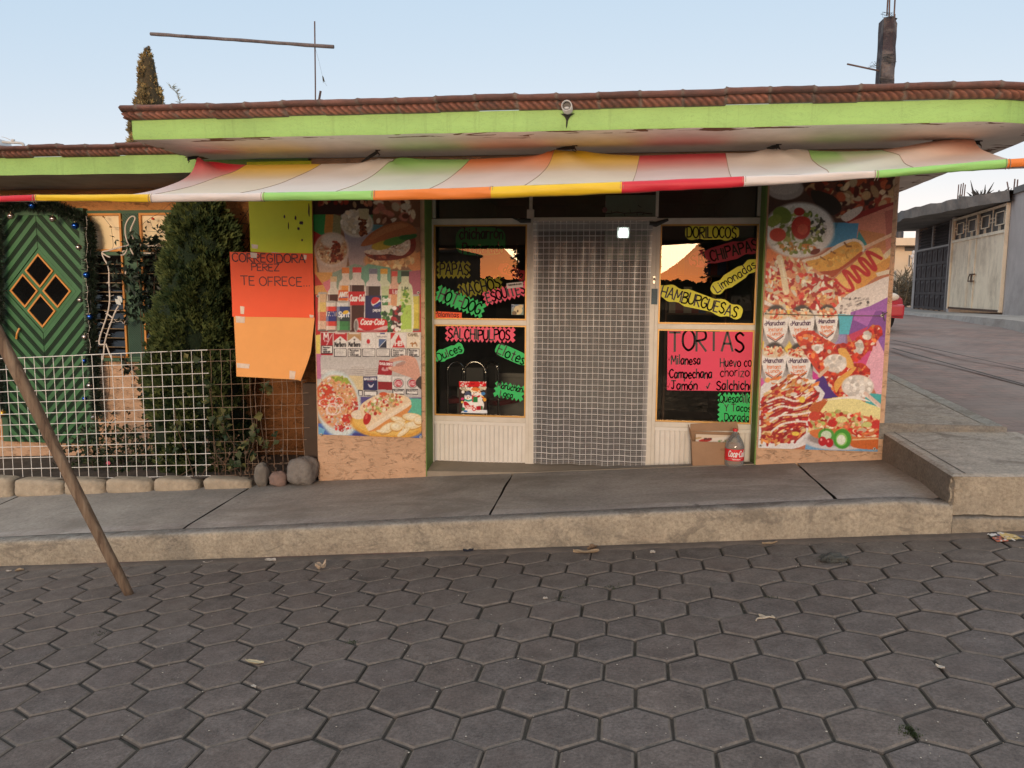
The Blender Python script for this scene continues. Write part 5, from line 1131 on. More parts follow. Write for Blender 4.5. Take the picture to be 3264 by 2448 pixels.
    c.poly([(668, 1046), (1440, 1056), (1440, 1600), (668, 1600)], (90, 80, 140)); c.poly([(1180, 1060), (1310, 1060), (1290, 1300), (1180, 1300)], (110, 170, 210)); c.poly([(1300, 1066), (1460, 1070), (1460, 1320), (1290, 1300)], (96, 190, 162)); c.poly([(90, 1380), (1460, 1440), (1460, 1640), (90, 1640)], (78, 112, 186)); c.poly([(560, 1500), (760, 1500), (700, 1640), (600, 1640)], (70, 70, 140)); c.poly([(100, 1400), (220, 1460), (180, 1560), (100, 1540)], (120, 180, 215))
    # plate of enchiladas
    c.ell(385, 1140, 285, 425, (205, 224, 226), -10); c.ell(385, 1140, 262, 398, (222, 232, 230), -10); c.ell(368, 1110, 262, 335, (226, 168, 122), -10)
    for q in range(9): c.line([(330+q*26, 860+q*44), (430+q*22, 1010+q*34), (470+q*8, 1180+q*20)], 26, (232, 178, 122) if q % 2 else (206, 142, 92))
    c.ell(220, 980, 110, 100, (222, 110, 70)); c.ell(250, 960, 80, 70, (206, 76, 52)); c.ell(340, 1100, 90, 60, (222, 84, 62)); c.ell(500, 1320, 70, 60, (205, 62, 52)); c.ell(590, 1170, 50, 70, (190, 54, 48)); c.ell(200, 1120, 80, 60, (220, 92, 66))
    c.blobs([(140, 830), (400, 790), (560, 900), (640, 1150), (560, 1400), (400, 1480), (260, 1420), (150, 1200)], 300, 6, 17, [(245, 232, 220), (240, 215, 200), (225, 120, 90), (205, 70, 55), (235, 190, 150), (200, 180, 110)], 1.7); c.blobs([(310, 800), (480, 800), (560, 900), (360, 840)], 30, 10, 24, [(190, 200, 90), (160, 175, 70)], 2)
    for x, y, rx, ry in ((300, 1215, 72, 58), (400, 1110, 62, 66), (215, 1120, 66, 48), (330, 1200, 90, 78)): c.ell(x, y, rx, ry, (244, 226, 220), ring=.20)
    c.blobs((440, 1430, 110, 50), 40, 8, 18, [(206, 60, 56), (245, 235, 230)], 1.5)
    # hot dog with crisps
    c.ell(1010, 1390, 470, 190, (226, 166, 70), 4); c.ell(1000, 1372, 430, 158, (240, 196, 104), 4); c.ell(640, 1270, 90, 60, (240, 224, 200))
    c.smooth([(660, 1180), (760, 1080), (960, 1000), (1180, 1020), (1295, 1080), (1290, 1190), (1180, 1300), (980, 1420), (800, 1480), (745, 1440), (700, 1330)], (240, 216, 180)); c.smooth([(780, 1470), (980, 1330), (1290, 1150), (1280, 1220), (1160, 1320), (960, 1440), (820, 1482)], (224, 150, 84)); c.smooth([(780, 1420), (1000, 1280), (1270, 1120), (1285, 1160), (1000, 1340), (800, 1470)], (245, 230, 205), .9)
    c.ell(752, 1320, 46, 80, (190, 36, 34), 18); c.ell(742, 1300, 16, 30, (226, 96, 84), 18); c.blobs([(680, 1180), (960, 1000), (1200, 1040), (1180, 1120), (900, 1260), (760, 1260)], 190, 9, 24, [(245, 235, 215), (205, 60, 45), (220, 170, 110), (190, 200, 110), (235, 205, 160), (225, 120, 90)], 1.7); c.ell(955, 1010, 50, 24, (216, 92, 50))
    for x, y, rx, ry, ro in ((1010, 1440, 120, 62, -30), (1140, 1330, 100, 40, 10), (1180, 1400, 90, 60, 30), (1320, 1300, 130, 54, 5), (1330, 1400, 120, 56, -10), (1210, 1490, 100, 34, -35), (1120, 1420, 80, 60, 0), (950, 1480, 90, 24, 5), (1400, 1340, 60, 60, 0)): c.ell(x, y+6, rx, ry, (206, 150, 74), ro); c.ell(x, y, rx*.95, ry*.88, (242, 222, 176), ro); c.ell(x-10, y-6, rx*.6, ry*.5, (248, 236, 206), ro, soft=.5)
    c.grain(.035, 3); return c
def right_banner():
    c = Cv(2395, 520, 2885, 1455, (190, 120, 90)); c.t = (2400, 550, 3.529)
    c.poly([(0, -100), (1700, -100), (1700, 600), (0, 600)], (84, 60, 50)); c.ell(360, 180, 210, 130, (176, 170, 166)); c.ell(350, 150, 180, 100, (196, 190, 186))
    N_ = [(540, 60), (1620, 20), (1600, 380), (1300, 480), (1000, 540), (700, 300)]; c.poly(N_, (110, 62, 48)); c.blobs(N_, 150, 22, 60, [(158, 62, 44), (206, 168, 120), (92, 42, 32), (226, 200, 162), (188, 96, 60), (70, 45, 35)], 2.4); c.smooth([(660, 200), (900, 260), (1000, 400), (880, 480), (700, 350)], (48, 40, 34)); c.smooth([(1010, 480), (1250, 430), (1600, 330), (1570, 430), (1350, 540), (1080, 575)], (158, 50, 44)); c.smooth([(990, 500), (1100, 420), (1230, 380), (1200, 460), (1060, 550)], (226, 214, 202))
    c.poly([(1080, 560), (1640, 340), (1640, 1000), (1180, 900)], (220, 142, 118)); c.poly([(1190, 640), (1480, 690), (1500, 880), (1290, 830)], (210, 140, 88)); c.poly([(1480, 440), (1600, 400), (1600, 760), (1500, 700)], (190, 110, 96)); c.poly([(830, 560), (1190, 570), (1160, 790), (800, 850)], (66, 148, 190)); c.poly([(820, 560), (960, 565), (900, 700), (800, 760)], (46, 120, 150)); c.poly([(1190, 650), (1300, 830), (1240, 900), (1160, 800)], (52, 150, 150)); c.poly([(1240, 830), (1640, 640), (1640, 680), (1260, 862)], (240, 200, 165))
    c.poly([(60, 860), (400, 860), (560, 1020), (60, 1100)], (232, 130, 74))
    # salad plate
    c.ell(520, 650, 400, 312, (226, 228, 226), -3); c.ell(520, 650, 375, 288, (236, 236, 232), -3)
    c.blobs((500, 660, 320, 250), 190, 14, 40, [(126, 148, 66), (170, 180, 96), (236, 236, 228), (222, 226, 216), (96, 122, 50), (200, 205, 190)], 2.2); c.ell(330, 480, 110, 90, (116, 140, 58), 30); c.ell(240, 540, 90, 60, (140, 160, 70), -30); c.ell(540, 620, 108, 130, (182, 44, 38)); c.ell(560, 560, 90, 66, (200, 62, 50)); c.ell(560, 640, 60, 60, (212, 92, 72)); c.ell(280, 700, 92, 76, (196, 60, 42)); c.ell(520, 440, 60, 46, (176, 52, 42)); c.ell(620, 850, 100, 46, (220, 130, 62), 10); c.ell(700, 890, 60, 30, (120, 40, 30), -20)
    c.blobs((740, 620, 90, 110), 50, 10, 22, [(240, 240, 236), (60, 70, 60), (150, 160, 120)], 1.6); c.blobs((470, 850, 200, 60), 50, 10, 24, [(150, 160, 70), (236, 236, 226), (210, 150, 70)], 2)
    # toasted roll
    c.smooth([(540, 1000), (760, 930), (960, 800), (1130, 745), (1235, 790), (1240, 900), (1010, 1080), (880, 1190), (740, 1150)], (238, 224, 205)); c.smooth([(590, 1010), (760, 960), (990, 830), (1130, 775), (1215, 810), (1215, 900), (1000, 1080), (880, 1180), (740, 1120)], (228, 170, 72)); c.smooth([(740, 1120), (960, 1080), (1215, 890), (1200, 950), (1000, 1090), (880, 1185)], (176, 72, 36)); c.line([(1030, 790), (1060, 830), (1105, 830)], 20, (130, 80, 34)); c.line([(880, 890), (930, 910), (960, 945)], 18, (130, 80, 34)); c.line([(760, 950), (810, 980)], 16, (150, 96, 44)); c.blobs([(640, 1020), (1180, 820), (1180, 900), (880, 1120)], 40, 10, 30, [(236, 186, 90), (214, 150, 56)], 2)
    # sausage roll with ketchup wave
    c.smooth([(900, 1220), (1120, 1030), (1300, 870), (1420, 850), (1470, 920), (1540, 900), (1560, 1010), (1400, 1150), (1180, 1330), (1000, 1350)], (240, 196, 110)); c.smooth([(1180, 1180), (1400, 1030), (1540, 960), (1530, 1060), (1350, 1200), (1180, 1320)], (226, 160, 76)); c.poly([(1380, 1130), (1640, 1060), (1640, 1110), (1400, 1170)], (236, 222, 196)); c.poly([(1460, 930), (1640, 760), (1640, 820), (1490, 980)], (236, 216, 180))
    c.line(crom([(930, 1210), (985, 1280), (1080, 1330), (1125, 1300), (1060, 1180), (1020, 1115), (1075, 1125), (1170, 1225), (1200, 1200), (1140, 1100), (1115, 1060), (1170, 1070), (1280, 1150), (1300, 1120), (1220, 1020), (1200, 975), (1250, 980), (1360, 1090), (1375, 1060), (1310, 950), (1285, 900), (1340, 910), (1440, 965)]), 40, (196, 28, 32)); c.line(crom([(935, 1200), (1075, 1318), (1050, 1150)]), 8, (232, 120, 116), .7)
    # loaded fries
    F_ = [(110, 1040), (300, 960), (520, 980), (720, 1100), (880, 1200), (1050, 1330), (1030, 1440), (900, 1520), (600, 1545), (300, 1510), (110, 1430)]; c.poly(F_, (222, 150, 110)); c.blobs(F_, 330, 12, 34, [(240, 222, 182), (196, 34, 34), (226, 150, 96), (244, 236, 216), (205, 60, 50), (232, 200, 130), (170, 25, 30)], 3.4); c.line([(300, 960), (345, 1150), (375, 1340)], 70, (242, 226, 190)); c.line([(320, 980), (360, 1200)], 14, (252, 244, 220)); c.blobs([(480, 1180), (860, 1160), (900, 1330), (600, 1370)], 40, 16, 36, [(190, 26, 32), (244, 234, 214)], 3.5)
    c.smooth([(120, 1430), (320, 1520), (640, 1550), (900, 1530), (1050, 1380), (1300, 1260), (1560, 1170), (1560, 1390), (1250, 1570), (900, 1610), (500, 1590), (120, 1480)], (230, 222, 216))
    for k in range(46): x, y = c.r.uniform(960, 1300), c.r.uniform(1400, 1590); c.poly([(x, y), (x+26, y-10), (x+36, y+6), (x+10, y+16)], (176, 168, 164) if k % 5 else (90, 84, 84))
    c.poly([(1100, 1570), (1320, 1500), (1560, 1380), (1620, 1400), (1620, 1700), (1080, 1700)], (158, 98, 178)); c.t = (2400, 980, 3.319)
    c.poly([(40, 30), (110, 0), (360, 30), (370, 130), (60, 130)], (226, 118, 84)); c.poly([(60, 100), (980, 70), (980, 800), (60, 800)], (206, 200, 200)); c.poly([(360, 20), (480, 40), (420, 130), (362, 110)], (238, 206, 84)); c.poly([(300, 380), (420, 340), (480, 470), (330, 480)], (238, 206, 84)); c.poly([(60, 330), (120, 360), (110, 440), (60, 440)], (238, 206, 84)); c.poly([(60, 740), (230, 770), (120, 900), (60, 920)], (216, 92, 172)); c.poly([(640, 700), (960, 780), (960, 980), (700, 960)], (78, 46, 132)); c.poly([(600, 640), (720, 740), (640, 780)], (206, 60, 150)); c.poly([(900, 70), (1070, 80), (1040, 290), (900, 290)], (82, 184, 204)); c.poly([(1070, 40), (1440, 40), (1440, 520), (1010, 300)], (132, 78, 158)); c.poly([(1090, 40), (1300, 30), (1210, 200), (1060, 130)], (176, 108, 190)); c.poly([(1010, 290), (1220, 200), (1080, 420)], (200, 60, 100)); c.poly([(1320, 320), (1440, 300), (1440, 520), (1370, 440)], (146, 96, 176)); c.poly([(1080, 420), (1320, 330), (1230, 660), (1060, 640)], (214, 78, 136)); c.poly([(1310, 320), (1390, 480), (1380, 1080), (1180, 640)], (232, 176, 194)); c.poly([(1180, 900), (1380, 920), (1380, 1100), (1200, 1060)], (74, 176, 176)); c.poly([(740, 290), (1000, 280), (1000, 480), (740, 480)], (124, 108, 186), .6)
    def cup(cx, cy, w, h):
        c.ell(cx+8, cy+10, w*.56, h*.74, (62, 58, 58)); c.ell(cx+10, cy+h*.30, w*.54, h*.46, (172, 168, 168)); c.smooth([(cx-w*.5, cy-h*.36), (cx+w*.5, cy-h*.38), (cx+w*.28, cy+h*.50), (cx-w*.26, cy+h*.5)], (240, 238, 236)); c.ell(cx, cy-h*.36, w*.50, h*.15, (226, 206, 178)); c.blobs((cx, cy-h*.42, w*.42, h*.15), 46, 8, 20, [(236, 214, 176), (205, 70, 50), (226, 150, 100), (240, 228, 200)], 2)
        c.text('Maruchan', cx-w*.36, cy-h*.04, h*.14, (58, 28, 62), 6.5, fit=w*.74, rot=-2); c.ell(cx-w*.40, cy-h*.08, w*.05, h*.04, (58, 28, 62), ring=.5); c.text('Instant', cx-w*.28, cy+h*.14, h*.11, (224, 120, 72), 5.5, fit=w*.56); c.text('Lunch', cx-w*.22, cy+h*.27, h*.11, (224, 120, 72), 5.5, fit=w*.44)
        c.line([(cx-w*.34, cy+h*.26), (cx, cy+h*.42), (cx+w*.33, cy+h*.24)], 11, (222, 110, 66)); c.line([(cx-w*.32, cy+h*.32), (cx, cy+h*.48), (cx+w*.31, cy+h*.30)], 9, (66, 32, 40))
    cup(240, 205, 262, 330); cup(512, 205, 262, 330); cup(782, 180, 220, 300); cup(222, 600, 256, 330); cup(486, 600, 250, 320)
    RP = [(190, 34, 30), (214, 70, 40), (168, 24, 28), (232, 212, 190), (226, 130, 70), (206, 50, 36)]
    E1 = [(455, 330), (500, 262), (620, 245), (760, 330), (900, 410), (1010, 560), (960, 640), (860, 690), (800, 730), (700, 700), (560, 500)]; E2 = [(880, 400), (1060, 370), (1200, 240), (1300, 185), (1360, 215), (1350, 300), (1230, 450), (1130, 545), (1010, 570)]; E3 = [(760, 700), (860, 690), (1000, 610), (1160, 590), (1240, 680), (1200, 760), (1000, 960), (880, 930), (800, 800)]
    for E in (E2, E3, E1): c.smooth(E, (206, 66, 40)); c.blobs(E, 130, 9, 26, RP, 2)
    c.smooth([(900, 450), (980, 440), (1050, 560), (1060, 640), (980, 620)], (232, 176, 90)); c.smooth([(870, 780), (1060, 640), (1080, 660), (930, 830), (880, 900)], (230, 170, 84))
    for (x, y, rx, ry, n) in ((870, 590, 122, 98, 46), (1108, 836, 170, 124, 70), (690, 430, 60, 40, 14), (1130, 410, 40, 70, 14), (1210, 300, 40, 44, 12)): c.ell(x, y, rx, ry, (226, 220, 210)); c.blobs((x, y, rx*.85, ry*.85), n, 14, 30, [(240, 236, 230), (222, 214, 204), (236, 230, 222)], 1.3)
    c.line([(706, 722), (790, 640)], 38, (222, 192, 166)); c.line([(1190, 910), (1400, 1090)], 42, (224, 196, 180)); c.line([(1180, 925), (1390, 1105)], 10, (244, 226, 214))
    # tray of fries with sauce
    c.smooth([(60, 900), (250, 760), (560, 740), (740, 880), (740, 960), (600, 1200), (620, 1400), (400, 1500), (60, 1500)], (230, 228, 228)); G_ = [(90, 960), (280, 780), (440, 700), (600, 790), (690, 900), (660, 1020), (560, 1180), (560, 1330), (440, 1430), (250, 1440), (90, 1390), (80, 1150)]; c.poly(G_, (176, 60, 50)); c.blobs(G_, 420, 11, 30, [(222, 150, 84), (236, 206, 150), (170, 24, 32), (244, 236, 224), (196, 40, 40), (226, 130, 70), (150, 20, 28)], 3.6, -20)
    for q in range(8): c.line(crom([(150+q*8, 1000+q*52), (300, 950+q*48), (460, 990+q*36), (640-q*8, 900+q*52)]), 20, (166, 20, 32) if q % 2 else (244, 238, 230), .85)
    c.blobs([(110, 760), (560, 700), (700, 800), (640, 900), (300, 850)], 60, 12, 30, [(232, 170, 96), (240, 232, 220), (214, 120, 60)], 4, -30); c.ell(520, 975, 32, 34, (238, 206, 80)); c.ell(450, 1335, 40, 22, (238, 206, 80)); c.blobs((170, 1380, 90, 60), 20, 10, 26, [(226, 150, 80), (190, 50, 40)], 3.5)
    # sandwich
    c.poly([(560, 1440), (1380, 1460), (1380, 1560), (540, 1540)], (120, 168, 206)); c.ell(930, 1400, 400, 110, (206, 204, 206)); c.ell(960, 1380, 380, 90, (150, 140, 140))
    c.smooth([(590, 1080), (660, 1010), (850, 955), (1050, 945), (1200, 1010), (1370, 1080), (1370, 1190), (1100, 1140), (880, 1110), (680, 1130)], (238, 228, 160)); c.smooth([(590, 1080), (660, 1010), (790, 975), (740, 1060), (680, 1125)], (192, 96, 46)); c.smooth([(700, 1000), (1050, 938), (1250, 1000), (1050, 965), (850, 975)], (244, 240, 232)); S_ = [(600, 1130), (900, 1100), (1150, 1140), (1370, 1190), (1370, 1330), (1050, 1310), (880, 1300), (600, 1340)]; c.poly(S_, (214, 110, 74)); c.blobs(S_, 210, 11, 28, [(196, 40, 34), (236, 190, 140), (214, 206, 130), (226, 120, 80), (240, 226, 190), (180, 190, 100)], 2.6); c.ell(650, 1150, 60, 50, (204, 70, 50)); c.ell(840, 1225, 50, 40, (200, 44, 40)); c.ell(1310, 1240, 60, 50, (204, 56, 50)); c.ell(940, 1185, 60, 34, (226, 220, 150)); c.ell(1210, 1240, 50, 30, (206, 210, 130))
    c.smooth([(600, 1310), (780, 1280), (1000, 1290), (1370, 1300), (1380, 1490), (1060, 1480), (1000, 1380), (700, 1390)], (214, 120, 66)); c.blobs([(1030, 1290), (1370, 1300), (1370, 1370), (1040, 1360)], 40, 14, 34, [(200, 50, 36), (240, 214, 180), (226, 130, 80)], 3, 0); c.smooth([(1040, 1400), (1200, 1375), (1380, 1390), (1380, 1490), (1080, 1485)], (206, 106, 50)); c.line([(1060, 1400), (1370, 1385)], 16, (232, 190, 140))
    c.ell(775, 1352, 86, 74, (86, 160, 62)); c.ell(775, 1352, 56, 48, (206, 226, 196)); c.ell(945, 1390, 96, 106, (70, 156, 52)); c.ell(938, 1396, 60, 70, (150, 206, 110)); c.ell(934, 1400, 46, 52, (232, 240, 220)); c.ell(735, 1415, 44, 50, (188, 22, 38)); c.ell(808, 1432, 42, 48, (188, 22, 38)); c.ell(722, 1398, 12, 14, (240, 150, 150)); c.ell(796, 1416, 11, 13, (240, 150, 150)); c.line([(760, 1300), (756, 1270)], 8, (60, 80, 40))
    c.grain(.035, 3); return c
def build_banners():
    for nm, fn, x0, x1, z0, z1, lab, eye in (('food_banner', left_banner, -2.622, -1.695, .288, 2.47, 'printed food banner on the left pillar with soda bottles and cigarette packs', ((1013, 944), (1333, 933), (1023, 1386), (1341, 1393))),
                                      ('food_banner', right_banner, 1.094, 2.012, .300, 2.50, 'printed food banner on the right pillar with noodle cups and red corn cobs', ((2440, 1000), (2812, 1006), (2424, 1421), (2788, 1431)))):
        o = thing(nm, ((x0+x1)/2, 6.49, z0), lab, 'banner'); painted_sheet('vinyl_sheet', fn(), x0, x1, z0, z1, 6.488, VINYL, .0042, .006, o, seed=x0, gain=.80)
        for px, py in eye:
            p = at(px, py, 6.482); b = MB(); n = 14; q = [(p.x+r*math.cos(2*math.pi*j/n), p.y+dy, p.z+r*math.sin(2*math.pi*j/n)) for r, dy in ((.0125, .004), (.0115, -.001), (.0065, -.001), (.0055, .003)) for j in range(n)]
            b.add(q, [(i*n+j, i*n+(j+1) % n, (i+1)*n+(j+1) % n, (i+1)*n+j) for i in range(3) for j in range(n)]); b.poly([(p.x+.006*math.cos(2*math.pi*j/n), p.y+.002, p.z+.006*math.sin(2*math.pi*j/n)) for j in range(n)], 1); b.build('eyelet', [M('eyelet_metal', (.55, .53, .48), .35, metal=.7), DARKM], o, smooth=True)
        if x0 > 0:
            b = MB(); A, B_ = at(2440, 1000, 6.476), at(2816, 1007, 6.476); b.tube([A, A.lerp(B_, .5)+Vector((0, 0, -.004)), B_, B_+Vector((.03, .01, .03))], .0028, 5); b.tube([B_+Vector((dx, 0, dz)) for dx, dz in ((0, 0), (.012, .02), (-.008, .03), (.006, -.02), (.014, -.04), (0, 0))], .003, 5); b.build('tie_string', M('string_brown', (.13, .11, .07), .9), o)
build_banners()
# ================================================================ THINGS AT THE SHOP FRONT
def curtain_mat():
    m = bpy.data.materials.new('mesh_plastic'); m.use_nodes = True; t = NT(m); t.n.clear(); x = t.xyz()
    o = t.new('ShaderNodeOutputMaterial'); dn = t.noise(1.6, 2, .5, t.pos((1, 1, 1)))
    zz = t.math('ADD', x[2], t.math('MULTIPLY', dn, .009)); xx = t.math('ADD', x[0], t.math('MULTIPLY', t.noise(1.3, 2, .5, t.pos((1, 1, .6))), .010))
    def lines(v, per, w): f = t.math('FRACT', t.math('DIVIDE', t.math('ADD', v, 7.0), per)); return t.math('LESS_THAN', f, w)
    big = t.math('MAXIMUM', lines(xx, .0478, .095), lines(zz, .0500, .125)); fine = t.math('MAXIMUM', lines(xx, .0478/4, .13), lines(zz, .05/3, .12))
    band = t.math('GREATER_THAN', x[2], 1.985)
    edge = t.math('GREATER_THAN', t.math('ABSOLUTE', x[0]), .462)
    al = t.math('MAXIMUM', t.math('MULTIPLY', t.math('MULTIPLY', big, .82), t.ramp(t.noise(7, 3, .6, t.pos()), [(.3, .6), (.6, 1.)])), t.math('MULTIPLY', fine, .38)); al = t.math('MAXIMUM', al, .25); al = t.math('MAXIMUM', al, t.math('MULTIPLY', t.math('MAXIMUM', band, edge), .52))
    tr = t.new('ShaderNodeBsdfTransparent'); df = t.new('ShaderNodeBsdfDiffuse'); gl = t.new('ShaderNodeBsdfGlossy'); gl.inputs['Roughness'].default_value = .22; tl = t.new('ShaderNodeBsdfTranslucent')
    c = t.mix(big, (.62, .61, .60), (.88, .86, .84)); t.link(c, df.inputs[0]); t.link(c, tl.inputs[0])
    a = t.new('ShaderNodeMixShader'); a.inputs[0].default_value = .25; t.link(df.outputs[0], a.inputs[1]); t.link(tl.outputs[0], a.inputs[2])
    b = t.new('ShaderNodeMixShader'); b.inputs[0].default_value = .05; t.link(a.outputs[0], b.inputs[1]); t.link(gl.outputs[0], b.inputs[2])
    mx = t.new('ShaderNodeMixShader'); t.link(al, mx.inputs[0]); t.link(tr.outputs[0], mx.inputs[1]); t.link(b.outputs[0], mx.inputs[2]); t.link(mx.outputs[0], o.inputs[0]); return m
def build_curtain():
    x0, x1, z0, z1 = -.772, .212, .062, 2.128; b = MB(); N, K = 110, 90
    def f(i, j):
        u, v = i/N, j/K; low = 1-v; x = lerp(x0, x1, u)+.008*n1(v*4, u*2)+(.018*(1-v)*(1-u)); y = 6.685+(.003+.009*low)*math.sin(u*27+.8*n1(v*3))+.010*low*n1(u*6, v*2)
        if low > .93: x += .012*n1(u*9, 3)*(low-.93)/.07
        return (x, y, lerp(z0, z1, v)+(.012*n1(u*7, 9) if j == 0 else 0))
    b.grid(f, N, K); o = b.build('mesh_curtain', curtain_mat(), smooth=True)
    tag(o, 'translucent plastic curtain with a white grid, hanging in the shop doorway', 'curtain')
build_curtain()
CARD = M('cardboard', (.33, .20, .115), .85, .14, 6, dirt=(.24, .14, .08), dirt_amt=.5, dirt_scale=3, bump=.15, bscale=60); CARDI = M('cardboard_inside', (.27, .16, .09), .9, .15)
def build_box():
    A = at(2207, 1492, 6.62); B_ = at(2318, 1492, 6.60); zt = at(2207, 1402, 6.62).z; zb = walk_z(A.x, 6.6)-.06; x0, x1 = A.x, B_.x+.10; y0, y1 = 6.545, 6.70
    zb = .075; o = thing('cardboard_box', ((x0+x1)/2, 6.62, zb), 'open brown cardboard box with printed cartons inside, beside the soda bottle', 'box')
    b = MB(); t_ = .006; dx = -.018
    # four walls leaning slightly, open top
    q = [(x0, y0), (x1, y0), (x1, y1), (x0, y1)]; top = [(x0+dx, y0+.01), (x1+dx*.3, y0+.01), (x1+dx*.3, y1), (x0+dx, y1)]
    for k in range(4):
        a, c = q[k], q[(k+1) % 4]; ta, tc = top[k], top[(k+1) % 4]; hz = zt+(.055 if k == 2 else (.03 if k == 1 else 0)); ha = zt+(.055 if k in (2,) else (0 if k == 0 else .05)); 
        b.quad((a[0], a[1], zb), (c[0], c[1], zb), (tc[0], tc[1], zt+(.06 if k in (1, 2) else 0)), (ta[0], ta[1], zt+(.06 if k in (2, 3) else 0)))
    b.poly([(x, y, zb) for x, y in q]); bd = b.build('body', CARD, o); sm = bd.modifiers.new('thickness', 'SOLIDIFY'); sm.thickness = .005; sm.offset = 0
    b = MB(); b.prism([(x0+dx-.004, y1, zt+.06), (x1+dx*.3, y1, zt+.075), (x1-.02, y1+.015, zt+.15), (x0-.02, y1+.012, zt+.12)], (0, .005, 0)); b.prism([(x0+dx, y0+.01, zt), (x0+dx, y1, zt+.06), (x0+dx-.02, y1-.02, zt+.12), (x0+dx-.012, y0+.05, zt+.05)], (-.005, 0, 0)); b.build('flap', CARD, o)
    # printed carton lying inside
    cv = Cv(2200, 1370, 2350, 1430, (206, 190, 170)); cv.t = (2050, 1000, 3.0175); cv.poly([(500, 1215), (820, 1180), (830, 1225), (490, 1270)], (214, 206, 196)); cv.smooth([(540, 1215), (640, 1195), (660, 1215), (600, 1235), (550, 1232)], (178, 50, 46)); cv.text('Chocolate', 560, 1262, 16, (60, 48, 44), 4, fit=140, rot=-6); cv.text('Rica', 590, 1216, 18, (60, 30, 30), 5, fit=70, rot=-6); cv.blobs([(720, 1220), (820, 1205), (830, 1240), (730, 1255)], 20, 6, 12, [(110, 140, 90), (180, 176, 150)], 1.6); cv.poly([(490, 1190), (560, 1185), (560, 1200), (490, 1210)], (180, 150, 110))
    b = painted_sheet('printed_carton', cv, x0+.02, x1-.02, zt-.05, zt+.045, 6.64, VINYL, .004, .001, o)
    b = MB(); wd, L = lettering('H/01/006', .026, squeeze=.9)
    for p in L: ribbon(b, [(x0+.15+a, zb+.018+c) for a, c in p], .005, lambda x, z, off: (x, 6.5455-off, z), 0, .004)
    b.build('printed_code', M('carton_ink', (.10, .055, .035), .8), o)
    b = MB(); b.smooth = 0; c = Vector((x0+.235, y0+.006, zt-.06)); b.add([tuple(c+Vector((.024*math.cos(t), -.0035, .012*math.sin(t)))) for t in np.linspace(0, 6.283, 15)[:-1]], [tuple(range(14))]); b.build('hand_hole', CARDI, o)
build_box()
def build_bottle():
    c = at(2341, 1487, 6.50); zb = walk_z(c.x, 6.5)+.003; zb = at(2341, 1487, 6.50).z-.004; H_ = at(2341, 1368, 6.5).z-zb; r = .0795
    o = thing('soda_bottle', (c.x, 6.53, zb), 'big empty clear soda bottle with a red label and red cap', 'bottle'); k = H_/.325
    m = bpy.data.materials.new('clear_pet'); m.use_nodes = True; t = NT(m); t.n.clear(); ou = t.new('ShaderNodeOutputMaterial'); tr = t.new('ShaderNodeBsdfTransparent'); tr.inputs[0].default_value = (.86, .87, .86, 1); g = t.new('ShaderNodeBsdfGlossy'); g.inputs['Roughness'].default_value = .06; df = t.new('ShaderNodeBsdfDiffuse'); df.inputs[0].default_value = (.62, .61, .58, 1)
    lw = t.new('ShaderNodeLayerWeight'); lw.inputs[0].default_value = .35; a = t.new('ShaderNodeMixShader'); t.link(t.math('MULTIPLY_ADD' if False else 'ADD', t.math('MULTIPLY', lw.outputs['Facing'], .55), .16), a.inputs[0]); t.link(tr.outputs[0], a.inputs[1]); t.link(df.outputs[0], a.inputs[2]); b2 = t.new('ShaderNodeMixShader'); t.link(lw.outputs['Fresnel'], b2.inputs[0]); t.link(a.outputs[0], b2.inputs[1]); t.link(g.outputs[0], b2.inputs[2]); t.link(b2.outputs[0], ou.inputs[0])
    prof = [(.0, .006), (.045, .0), (.066, .004), (.077, .018), (.0795, .035), (.0775, .045), (.0785, .06), (.0785, .160), (.080, .165), (.079, .178), (.072, .203), (.058, .232), (.040, .262), (.024, .282), (.0165, .290), (.016, .300), (.0155, .306)]
    b = MB(); b.lathe([(rr*k, z*k) for rr, z in prof], (c.x, 6.53, zb), 30); b.build('body', m, o, smooth=True)
    b = MB(); b.lathe([(.019*k, .302*k), (.0195*k, .304*k), (.0195*k, .322*k), (.018*k, .325*k), (0, .3255*k)], (c.x, 6.53, zb), 24); b.build('cap', M('red_cap', (.62, .02, .03), .4, .05), o, smooth=True)
    b = MB(); R = .0800*k; z0, z1 = .060*k, .158*k; n = 60
    b.grid(lambda i, j: (c.x+R*math.cos(2*math.pi*i/n), 6.53+R*math.sin(2*math.pi*i/n), zb+lerp(z0, z1, j)), n, 1)
    def cyl(x, y, off=0.): a = -math.pi/2+x/R; return (c.x+(R+off)*math.cos(a), 6.53+(R+off)*math.sin(a), zb+y)
    wd, L = lettering('Coca-Cola', .050*k, slant=.28, squeeze=.85); f = .152*k/wd
    for p in L: ribbon(b, crom([(-wd*f/2+a*f+.012, z0+.036*k+y) for a, y in p], 2), .0072, cyl, 1, .0012)
    wd, L = lettering('SABOR ORIGINAL', .009*k); f = .072*k/wd
    for p in L: ribbon(b, [(-wd*f/2+a*f+.008, z0+.009*k+y) for a, y in p], .0016, cyl, 1, .0012)
    for s in (-1, 1): ribbon(b, crom([(-.06*k, z0+.016*k+.01*k*s*0), (-.02*k, z0+.020*k), (.03*k, z0+.017*k), (.068*k, z0+.026*k)], 4), .002, cyl, 1, .0011)
    b.build('label', [M('label_red', (.66, .018, .025), .45, .05), M('label_white', (.75, .73, .70), .5, .03)], o, smooth=True)
build_bottle()
